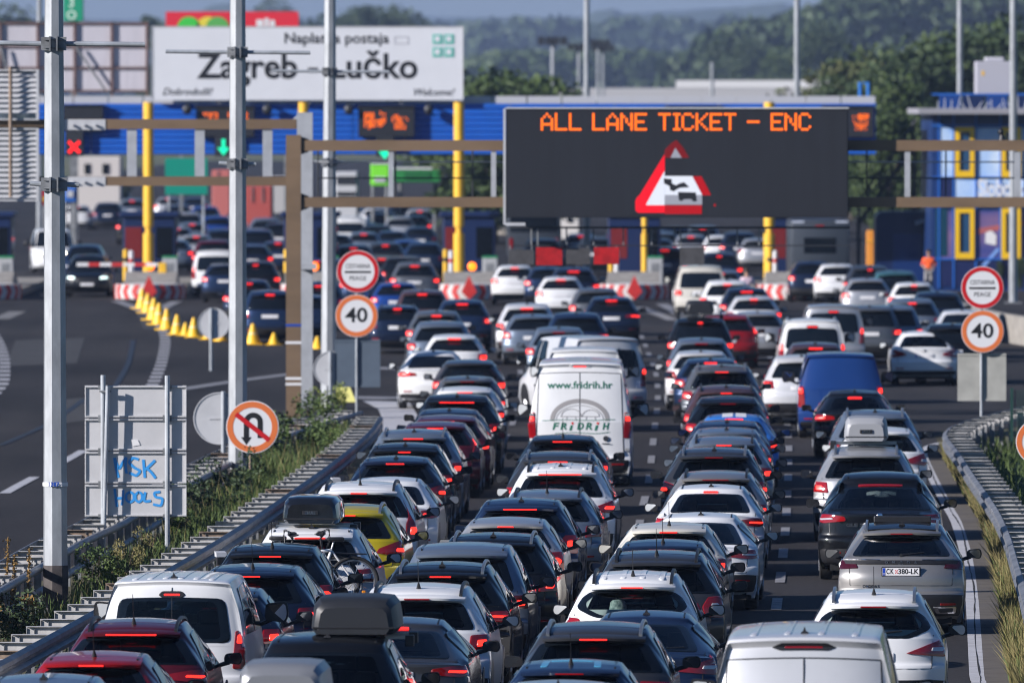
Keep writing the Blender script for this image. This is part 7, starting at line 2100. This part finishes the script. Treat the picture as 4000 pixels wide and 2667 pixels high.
person("person in pale pink shirt with their back turned, beside a white guard post", (wx(2917, 398), 398, 0), .2, mat("pink_shirt", (.72, .55, .62), .7), mat("dark_trousers", (.03, .03, .04), .8), HAIRD)
# motorcycle between the lanes
d = 402.0; xq = wx(2680, d)
mo = empty("motorcycle", (xq, d, 0), 0, "motorcycle with pale side cases between third and fourth lanes", "motorcycle")
for y in (.3, 1.72):
    n, m = 22, 8; V, Fc = [], []
    for i in range(n):
        a = 2 * math.pi * i / n
        for j in range(m):
            c = 2 * math.pi * j / m; rr = .26 + .075 * math.cos(c); V.append((.075 * math.sin(c), y + rr * math.cos(a), .335 + rr * math.sin(a)))
    for i in range(n):
        for j in range(m): Fc.append((i * m + j, ((i + 1) % n) * m + j, ((i + 1) % n) * m + (j + 1) % m, i * m + (j + 1) % m))
    MB().add(V, Fc).build("wheel", M_RUB, mo, True, 60)
MB().bbox(-.14, .14, .55, 1.45, .35, .80, .08).build("engine", M_DARK, mo, True)
MB().bbox(-.17, .17, 1.0, 1.55, .78, 1.05, .09).build("tank", mat("tank_red", (.3, .02, .02), .25, coat=1), mo, True)
MB().bbox(-.15, .15, .05, 1.0, .78, .88, .04).build("saddle", M_BLACK, mo, True)
for sx in (-1, 1): MB().bbox(sx * .36 - .11, sx * .36 + .11, -.05, .45, .50, .95, .05).build("side_case", M_WHITE, mo, True)
MB().bbox(-.2, .2, -.25, .15, .92, 1.22, .05).build("top_case", M_DARK, mo, True)
MB().bbox(-.09, .09, -.27, -.245, .84, .90, .005).build("tail_light", M_LIT, mo)
MB().tube([(-.42, 1.35, 1.12), (-.12, 1.5, 1.1), (.12, 1.5, 1.1), (.42, 1.35, 1.12)], .018, 8).build("handlebar", M_BLACK, mo)
MB().tube([(.08, 1.5, 1.1), (.09, 1.72, .335)], .03, 8).tube([(-.08, 1.5, 1.1), (-.09, 1.72, .335)], .03, 8).build("fork", M_ALLOY, mo)
MB().box(-.12, .12, -.28, -.265, .62, .78).build("number_plate", M_PLATE, mo)
rd = person("motorcycle rider in dark clothes and helmet between the queues", (xq, d + .55, .02), 0, mat("dark_jacket", (.02, .02, .025), .6), mat("dark_trousers", (.03, .03, .04), .8), HAIRD, seated=True, helmet=mat("helmet_black", (.02, .02, .02), .2, coat=1))
# ---------------------------------------------------------------- vegetation
def blades(n, pts_fn, h0, h1, w, lean, m, name, seed, kind='stuff', curl=.3):
    g = np.random.default_rng(seed)
    P = pts_fn(n, g)
    n = len(P)
    h = g.uniform(h0, h1, n) * (P[:, 3] if P.shape[1] > 3 else 1)
    a = g.uniform(0, 2 * np.pi, n); l = g.uniform(0, lean, n) * h
    b = g.uniform(0, 2 * np.pi, n)
    ux, uy = np.cos(a) * w * .5, np.sin(a) * w * .5
    lx, ly = np.cos(b) * l, np.sin(b) * l
    B0 = np.stack([P[:, 0] - ux, P[:, 1] - uy, P[:, 2]], 1); B1 = np.stack([P[:, 0] + ux, P[:, 1] + uy, P[:, 2]], 1)
    M0 = np.stack([P[:, 0] - ux * .7 + lx * .35, P[:, 1] - uy * .7 + ly * .35, P[:, 2] + h * .55], 1); M1 = np.stack([P[:, 0] + ux * .7 + lx * .35, P[:, 1] + uy * .7 + ly * .35, P[:, 2] + h * .55], 1)
    T0 = np.stack([P[:, 0] + lx - ux * .1, P[:, 1] + ly - uy * .1, P[:, 2] + h], 1); T1 = np.stack([P[:, 0] + lx + ux * .1, P[:, 1] + ly + uy * .1, P[:, 2] + h], 1)
    V = np.stack([B0, B1, M1, M0, T0, T1], 1).reshape(-1, 3)
    i = np.arange(n)[:, None] * 6
    Q = np.concatenate([i + np.array([[0, 1, 2, 3]]), i + np.array([[3, 2, 5, 4]])])
    o = add(name, raw_mesh(name, V, Q), None, m)
    return tag(o, kind=kind)
def along(P, off0, off1, y0, y1, dens=None, clump=0.0):
    P = np.asarray(P); 
    def fn(n, g):
        seg = np.linalg.norm(np.diff(P, axis=0), axis=1); cum = np.r_[0, np.cumsum(seg)]
        s = g.uniform(0, cum[-1], n * 3)
        x = np.interp(s, cum, P[:, 0]); y = np.interp(s, cum, P[:, 1])
        keep = (y > y0) & (y < y1); x, y, s = x[keep], y[keep], s[keep]
        o = g.uniform(0, 1, len(x)); 
        xx = x + off0 + (off1 - off0) * o
        ph = np.sin(s * .9 + 2) * .5 + np.sin(s * .37) * .5
        hs = 1 + clump * ph
        k = g.uniform(0, 1, len(x)) < np.clip(.55 + .5 * ph, .1, 1)
        q = np.stack([xx, y, np.full(len(x), .012), hs], 1)[k]
        return q[:n]
    return fn
EV = np.array([(x + .75, y) for x, y in EDGE[1:9]] + [gp(3716, 1770)]) - np.array([.38, 0])
RRs = RR[RR[:, 1].argsort()]
def verge(n, g):
    y = g.uniform(118, 242, n)
    xa = np.interp(y, EV[:, 0 + 1], EV[:, 0]) + .05
    near = RR[22:]; near = near[near[:, 1].argsort()]
    xb = np.maximum(np.interp(y, near[:, 1], near[:, 0]) + .12, xa + .34)
    o = g.uniform(0, 1, len(y)) ** .8
    x = xa + (xb - xa) * o
    cl = .55 + .45 * np.sin(y * 1.7 + x * 3) * np.sin(y * .53 + 1)
    kk = g.uniform(0, 1, len(y)) < np.clip(cl + .1, .08, 1)
    return np.stack([x, y, np.full(len(x), .01), .5 + .7 * np.clip(cl, 0, 1)], 1)[kk]
blades(42000, verge, .16, .55, .020, .7, M_GRASS, "verge_grass", 3)
blades(7000, verge, .12, .50, .035, .5, M_WEED, "verge_weeds", 4)
def beyond(n, g):
    near = RR[22:]; near = near[near[:, 1].argsort()]
    y = g.uniform(128, 250, n); x = np.interp(y, near[:, 1], near[:, 0]) + g.uniform(.55, 6.5, n) ** 1.0
    return np.stack([x, y, np.full(n, .01), np.ones(n)], 1)
blades(16000, beyond, .10, .50, .03, .6, M_WEED, "embankment_grass", 5)
def median(n, g):
    y = g.uniform(135, 246, n)
    xa = np.interp(y, LL[:, 1], LL[:, 0]) + .75; xb = np.interp(y, LR[:, 1], LR[:, 0]) - .55
    xb = np.where(y > LR[-1, 1], xa + 1.2, xb)
    x = xa + (xb - xa) * g.uniform(0, 1, n)
    c = .5 + .5 * np.sin(y * .55 + 1.3) * np.cos(y * .21)
    far = np.clip((y - 160) / 40, 0, 1)
    k = g.uniform(0, 1, n) < np.clip(.35 + .6 * c, .1, 1) * (.10 + .90 * far)
    return np.stack([x, y, np.full(n, .012), (.45 + .7 * c) * (.6 + .4 * far) * (1 + .35 * np.clip((y - 205) / 20, 0, 1))], 1)[k]
blades(30000, median, .15, .60, .026, .55, M_WEED, "median_weeds", 6)
blades(2200, median, .25, .80, .016, .4, M_GRASS, "median_dry_grass", 8)
# leafy shrubs in the median
def leaf_cloud(n, g, fx, fy, fz, size, flat=.6, shell=.5):
    u = g.normal(size=(n, 3)); u /= np.linalg.norm(u, axis=1, keepdims=True)
    r = g.uniform(shell, 1, n) ** .6
    c = u * r[:, None] * np.array([fx, fy, fz])
    return c
def leaf_quads(C, g, size):
    n = len(C)
    a = g.normal(size=(n, 3)); a /= np.linalg.norm(a, axis=1, keepdims=True)
    b = g.normal(size=(n, 3)); b -= (a * b).sum(1, keepdims=True) * a; b /= np.linalg.norm(b, axis=1, keepdims=True)
    s = size * g.uniform(.6, 1.3, n)[:, None]
    V = np.stack([C - a * s, C + b * s * .55, C + a * s, C - b * s * .55], 1).reshape(-1, 3)
    return V, np.arange(n * 4).reshape(-1, 4)
def shrub_mesh(seed, n=700, h=1.0, w=.5, size=.05):
    g = np.random.default_rng(seed); Cs = []
    for k in range(9):
        c = np.array([g.normal(0, w * .5), g.normal(0, w * .5), g.uniform(.2, .85) * h])
        Cs.append(c + leaf_cloud(n // 9, g, w * .42, w * .42, h * .26, size))
    return raw_mesh("foliage", *leaf_quads(np.concatenate(Cs), g, size))
SHM = [shrub_mesh(s, 1300, size=.034) for s in (1, 2, 3)]
def stem_mesh(h):
    mb = MB()
    for k in range(4): mb.cyl((0, 0, 0), (random.uniform(-.2, .2), random.uniform(-.2, .2), h * .8), .012, .006, 5)
    return mb.mesh("stem")
STM = stem_mesh(1.0)
def shrub(px, py, h, w, label, m, k):
    d = gd(py); r = empty("shrub", (wx(px, d), d, 0), random.uniform(0, 6), label, "shrub", "green shrubs between the guardrails")
    add("foliage", SHM[k % 3], r, m, scale=(w, w, h)); add("stems", STM, r, M_BARK, scale=(1, 1, h))
BRT = mat("bright_leaf", (.10, .14, .02), .7, col2=(.20, .24, .04), scale=2)
for i, (px, py, h, w, l, m) in enumerate([
    (1310, 1690, 1.1, .8, "bright yellow-green bush beside the third lamp post base", BRT), (1230, 1740, 1.15, 1.5, "low green bush at the foot of the pale gantry post", M_WEED),
    (1180, 1790, 1.2, 1.6, "green bush below the brown gantry post", M_WEED), (1120, 1850, 1.2, 1.6, "green bush right of the no U-turn sign", M_WEED), (1075, 1900, 1.0, 1.4, "green bush just right of the no U-turn sign's post", M_WEED),
    (830, 1990, 1.2, 1.3, "large dark green bush left of the no U-turn sign's post", M_LEAF[1]), (760, 2060, .9, 1.2, "dark green bush under the graffiti sign's right corner", M_LEAF[1]), (700, 2140, .7, .9, "weedy bush right of the graffiti sign's right post", M_WEED),
    (560, 2230, .75, .55, "pale flowering weed clump between graffiti sign posts", M_GRASS), (480, 2290, .7, .55, "pale flowering weed clump left of graffiti sign posts", M_GRASS), (380, 2330, .8, .9, "green weed clump just right of the nearest lamp post", M_WEED), (60, 2500, .8, 1.2, "dark weedy bush at far left under the pipe rails", M_LEAF[1]), (1000, 1960, .6, 1.0, "green bush under the no U-turn sign", M_WEED)]):
    shrub(px, py, h, w, l, m, i)
# tall dry mullein stalks at lower left
for i, (px, yb, yt, l) in enumerate([(22, 2440, 2098, "tallest dry brown flower stalk at left edge"), (48, 2440, 2165, "dry brown flower stalk second from left edge"), (106, 2450, 2140, "forked dry brown stalk just left of nearest lamp post")]):
    d = gd(yb); h = wz(yt, d)
    r = empty("dry_plant", (wx(px, d), d, 0), 0, l, "plant", "dry flower stalks by the nearest lamp post")
    MB().cyl((0, 0, 0), (.03, 0, h), .016, .008, 6).build("stalk", M_DRY, r)
    g = np.random.default_rng(40 + i)
    z = g.uniform(.45, 1.0, 160) * h
    C = np.stack([.03 * z / h + g.normal(0, .018, 160), g.normal(0, .018, 160), z], 1)
    add("seed_heads", raw_mesh("seed_heads", *leaf_quads(C, g, .022)), r, M_DRY)
    z = g.uniform(.05, .4, 60) * h; a = g.uniform(0, 6.28, 60)
    C = np.stack([np.cos(a) * .10, np.sin(a) * .10, z], 1)
    add("leaves", raw_mesh("leaves", *leaf_quads(C, g, .07)), r, M_DRY)

# ---------------------------------------------------------------- trees
def crown_mesh(seed, n, R, H, size, clumps):
    g = np.random.default_rng(seed); Cs = []
    for k in range(clumps):
        t = g.uniform(0, 1); a = g.uniform(0, 2 * np.pi); rr = R * math.sin(math.pi * (.12 + .80 * t)) * g.uniform(.25, .85)
        c = np.array([math.cos(a) * rr, math.sin(a) * rr, H * (.22 + .72 * t)])
        f = R * g.uniform(.26, .48)
        Cs.append(c + leaf_cloud(n // clumps, g, f, f, f * .8, size))
    return raw_mesh("crown", *leaf_quads(np.concatenate(Cs), g, size))
TREE = [(crown_mesh(11, 6000, 3.6, 11, .20, 40), 0), (crown_mesh(12, 6000, 2.6, 13, .20, 40), 1), (crown_mesh(13, 6000, 4.2, 9.5, .21, 38), 2)]
def trunk_mesh(H):
    mb = MB(); mb.cyl((0, 0, 0), (.1, 0, H * .55), .22, .12, 8)
    for k in range(5):
        a = k * 1.26; mb.cyl((.05, 0, H * (.28 + .06 * k)), (math.cos(a) * 1.6, math.sin(a) * 1.6, H * (.55 + .05 * k)), .08, .03, 6)
    return mb.mesh("trunk")
TRK = trunk_mesh(10)
def tree(px, d, top, k, m, label, ws=1.0):
    if d > 800: d *= 2.1
    h = wz(top, d); base = (11, 13, 9.5)[k]; s = h / (base * .98)
    r = empty("tree", (wx(px, d), d, 0), random.uniform(0, 6.28), label, "tree", "trees behind the toll station")
    add("crown", TREE[k][0], r, m, scale=(s * ws, s * ws, s)); add("trunk", TRK, r, M_BARK, scale=(s, s, s))
L_ = M_LEAF
for a in [(50, 900, 32, 0, L_[1], "dark tree against the sky at the upper left edge", 1.1), (1415, 1000, 22, 1, L_[1], "pointed dark tree above the white billboard, tallest there", .9), (1490, 1010, 40, 0, L_[1], "dark tree just right of the pointed one above billboard", 1.0), (1555, 1030, 52, 2, L_[1], "low dark tree above the right end of billboard", 1.0),
          (1340, 1050, 60, 2, L_[1], "low rounded tree right of third lamp post's top", 1.1), (590, 900, 60, 1, L_[1], "narrow dark tree in the gap left of the billboard", .8), (1080, 1500, 8, 0, L_[1], "hazy tree above the red hoarding", 1.2),
          (2020, 610, 306, 2, L_[0], "green tree just right of the white billboard's lower corner", 1.5), (1930, 600, 322, 2, L_[0], "low green bushy tree beside billboard's right edge", 1.4), (2090, 640, 340, 2, L_[0], "low tree right of the green bushy one", 1.2), (1870, 640, 335, 2, L_[0], "low tree hidden by the billboard's right edge", 1.2),
          (2850, 1000, 135, 0, L_[1], "broad dark blue-green tree above the pale overpass", 1.2), (2920, 980, 150, 0, L_[1], "dark tree next to the broad one above the overpass", 1.0), (3060, 900, 190, 0, L_[0], "grey-green tree left of the second mast from right", 1.1), (3190, 850, 90, 0, L_[1], "tall dark tree above right end of message sign", 1.1),
          (3330, 720, 255, 2, L_[2], "olive brown tree above the twin blue pipes", 1.2), (3280, 660, 310, 0, L_[1], "dark tree behind the twin blue pipes", 1.1), (3420, 640, 300, 0, L_[1], "dark green tree right of the twin blue pipes", 1.2), (3400, 800, 190, 0, L_[0], "green tree upper right behind the olive brown one", 1.2),
          (3500, 620, 290, 0, L_[0], "green tree left of the control building's roof", 1.2), (3560, 690, 200, 0, L_[1], "tall green tree above the control building's left corner", 1.2), (3650, 700, 150, 0, L_[0], "tall green tree left of the roof cabinet", 1.2), (3760, 720, 120, 0, L_[1], "dark tree behind the mast left of roof cabinet", 1.2), (3860, 740, 110, 0, L_[0], "tree directly above the roof cabinet", 1.2), (3970, 700, 80, 0, L_[1], "dark tree at the right edge above the roof cabinet", 1.2),
          (3470, 560, 420, 0, L_[0], "green tree in the gap between canopy and control building", 1.0), (3530, 570, 470, 2, L_[0], "low green tree in the gap beside the control building", 1.0), (3400, 580, 470, 0, L_[1], "low dark tree at the canopy's right end", .9),
          (360, 700, 660, 2, L_[0], "low tree under the canopy right of the nearest lamp post", 1.0), (440, 720, 665, 2, L_[1], "low dark tree under the canopy left of first column", 1.0), (3985, 452, 1010, 2, L_[1], "dark shrub-like tree at the right edge by the toll sign", .5), (3905, 454, 1020, 2, L_[1], "dark bush left of the right edge mast base", .5)]:
    tree(*a)
# far wood and hills, one mass each
def wood(name, n, fn, size, m, seed, k=26):
    g = np.random.default_rng(seed); P = fn(n, g)
    Vs, n_ = [], 0
    u = g.normal(size=(n, k, 3)); u /= np.linalg.norm(u, axis=2, keepdims=True); u[..., 2] = np.abs(u[..., 2]) * 1.0
    R = P[:, 3][:, None, None] * np.array([1, 1, 1.15])
    C = P[:, None, :3] + u * R * g.uniform(.7, 1.05, (n, k, 1))
    C = C.reshape(-1, 3); s = np.repeat(P[:, 3], k) * size
    a = g.normal(size=C.shape); a /= np.linalg.norm(a, axis=1, keepdims=True)
    b = g.normal(size=C.shape); b -= (a * b).sum(1, keepdims=True) * a; b /= np.linalg.norm(b, axis=1, keepdims=True)
    a *= s[:, None]; b *= s[:, None] * .8
    V = np.stack([C - a, C + b, C + a, C - b], 1).reshape(-1, 3)
    o = add(name, raw_mesh(name, V, np.arange(len(V)).reshape(-1, 4)), None, m)
    return tag(o, kind='stuff')
def skyline(pts):
    xs, ys = np.array(pts).T
    return lambda px: np.interp(px, xs, ys)
def belt(px0, px1, d0, d1, sky, r0, r1, floor=None):
    def fn(n, g):
        px = g.uniform(px0, px1, n); d = g.uniform(d0, d1, n)
        top = np.array([wz(t, dd) for t, dd in zip(sky(px), d)])
        r = g.uniform(r0, r1, n)
        z = g.uniform(0, 1, n) ** .5 * np.maximum(top - r, .5)
        z = np.where(g.uniform(0, 1, n) < .35, np.maximum(top - r * g.uniform(.8, 1.6, n), .5), z)
        return np.stack([(px - 2000) / F * d, d, z, r], 1)
    return fn
wood("near_wood", 1500, belt(2650, 4300, 2500, 3000, skyline([(2700, 250), (2800, 140), (2900, 115), (3050, 95), (3200, 40), (3350, 5), (3600, -30), (4300, -60)]), 3.6, 6.5), .30, L_[1], 21, 70)
wood("tree_line", 700, belt(1750, 2900, 3200, 3500, skyline([(1750, 250), (2000, 215), (2200, 205), (2450, 210), (2600, 220), (2800, 215), (2900, 230)]), 3, 5.5), .32, L_[0], 22, 60)
wood("middle_wood", 900, belt(-200, 4300, 5200, 6000, skyline([(-200, 150), (500, 135), (1000, 110), (1600, 105), (1900, 95), (2300, 100), (2800, 92), (3200, 80), (4300, 40)]), 7, 13), .35, L_[1], 23, 50)
# distant hills
def hills(name, d, sky, m, amp, seed):
    g = np.random.default_rng(seed)
    px = np.arange(-600, 4700, 12.0)
    top = np.array([wz(y, d) for y in sky(px)])
    bump = np.convolve(g.normal(0, 1, len(px) + 40), np.hanning(9) / 4, 'same')[20:-20]
    top = top + bump * amp
    x = (px - 2000) / F * d
    n = len(x); rows_ = []
    for k, (f, yy) in enumerate(((0, -500), (.5, -250), (.85, -90), (1.0, 0), (.9, 120), (0, 700))):
        rows_.append(np.stack([x * (1 + yy / d), np.full(n, d + yy), top * f - .5], 1))
    V = np.concatenate(rows_); Q = []
    i = np.arange(n - 1)
    for k in range(5): Q.append(np.stack([k * n + i, k * n + i + 1, (k + 1) * n + i + 1, (k + 1) * n + i], 1))
    me = raw_mesh(name, V, np.concatenate(Q)); me.polygons.foreach_set("use_smooth", [True] * len(me.polygons))
    return tag(add(name, me, None, m), kind='structure')
M_HILL = mat("wooded_hill", (.025, .045, .015), .9, col2=(.06, .085, .03), scale=.02)
hills("hills", 8500, skyline([(-600, 92), (0, 86), (300, 70), (560, 88), (760, 52), (820, 18), (900, 12), (960, 50), (1200, 78), (1350, 70), (1700, 84), (1950, 66), (2050, 62), (2250, 74), (2330, 44), (2400, 34), (2450, 58), (2650, 48), (2800, 32), (3050, 12), (3150, 26), (3300, 30), (4700, 20)]), M_HILL, .6, 31)
hills("far_hills", 12000, skyline([(-600, 78), (600, 74), (1500, 60), (2100, 70), (2600, 40), (3000, 20), (4700, 5)]), M_HILL, .5, 32)

# ---------------------------------------------------------------- haze
hz = MB().box(-1900, 1900, -150, 13500, -1.5, 150).mesh("haze")
hm = bpy.data.materials.new("haze"); hm.use_nodes = True
nt = hm.node_tree
for n_ in list(nt.nodes):
    if n_.type != 'OUTPUT_MATERIAL': nt.nodes.remove(n_)
pv = nt.nodes.new("ShaderNodeVolumePrincipled")
pv.inputs["Color"].default_value = (.50, .66, 1.0, 1)
pv.inputs["Density"].default_value = 0.00008
pv.inputs["Anisotropy"].default_value = 0.1
out = [n_ for n_ in nt.nodes if n_.type == 'OUTPUT_MATERIAL'][0]
nt.links.new(pv.outputs[0], out.inputs["Volume"])
ho = add("haze", hz, None, hm)
tag(ho, kind='stuff')
ho.visible_shadow = True
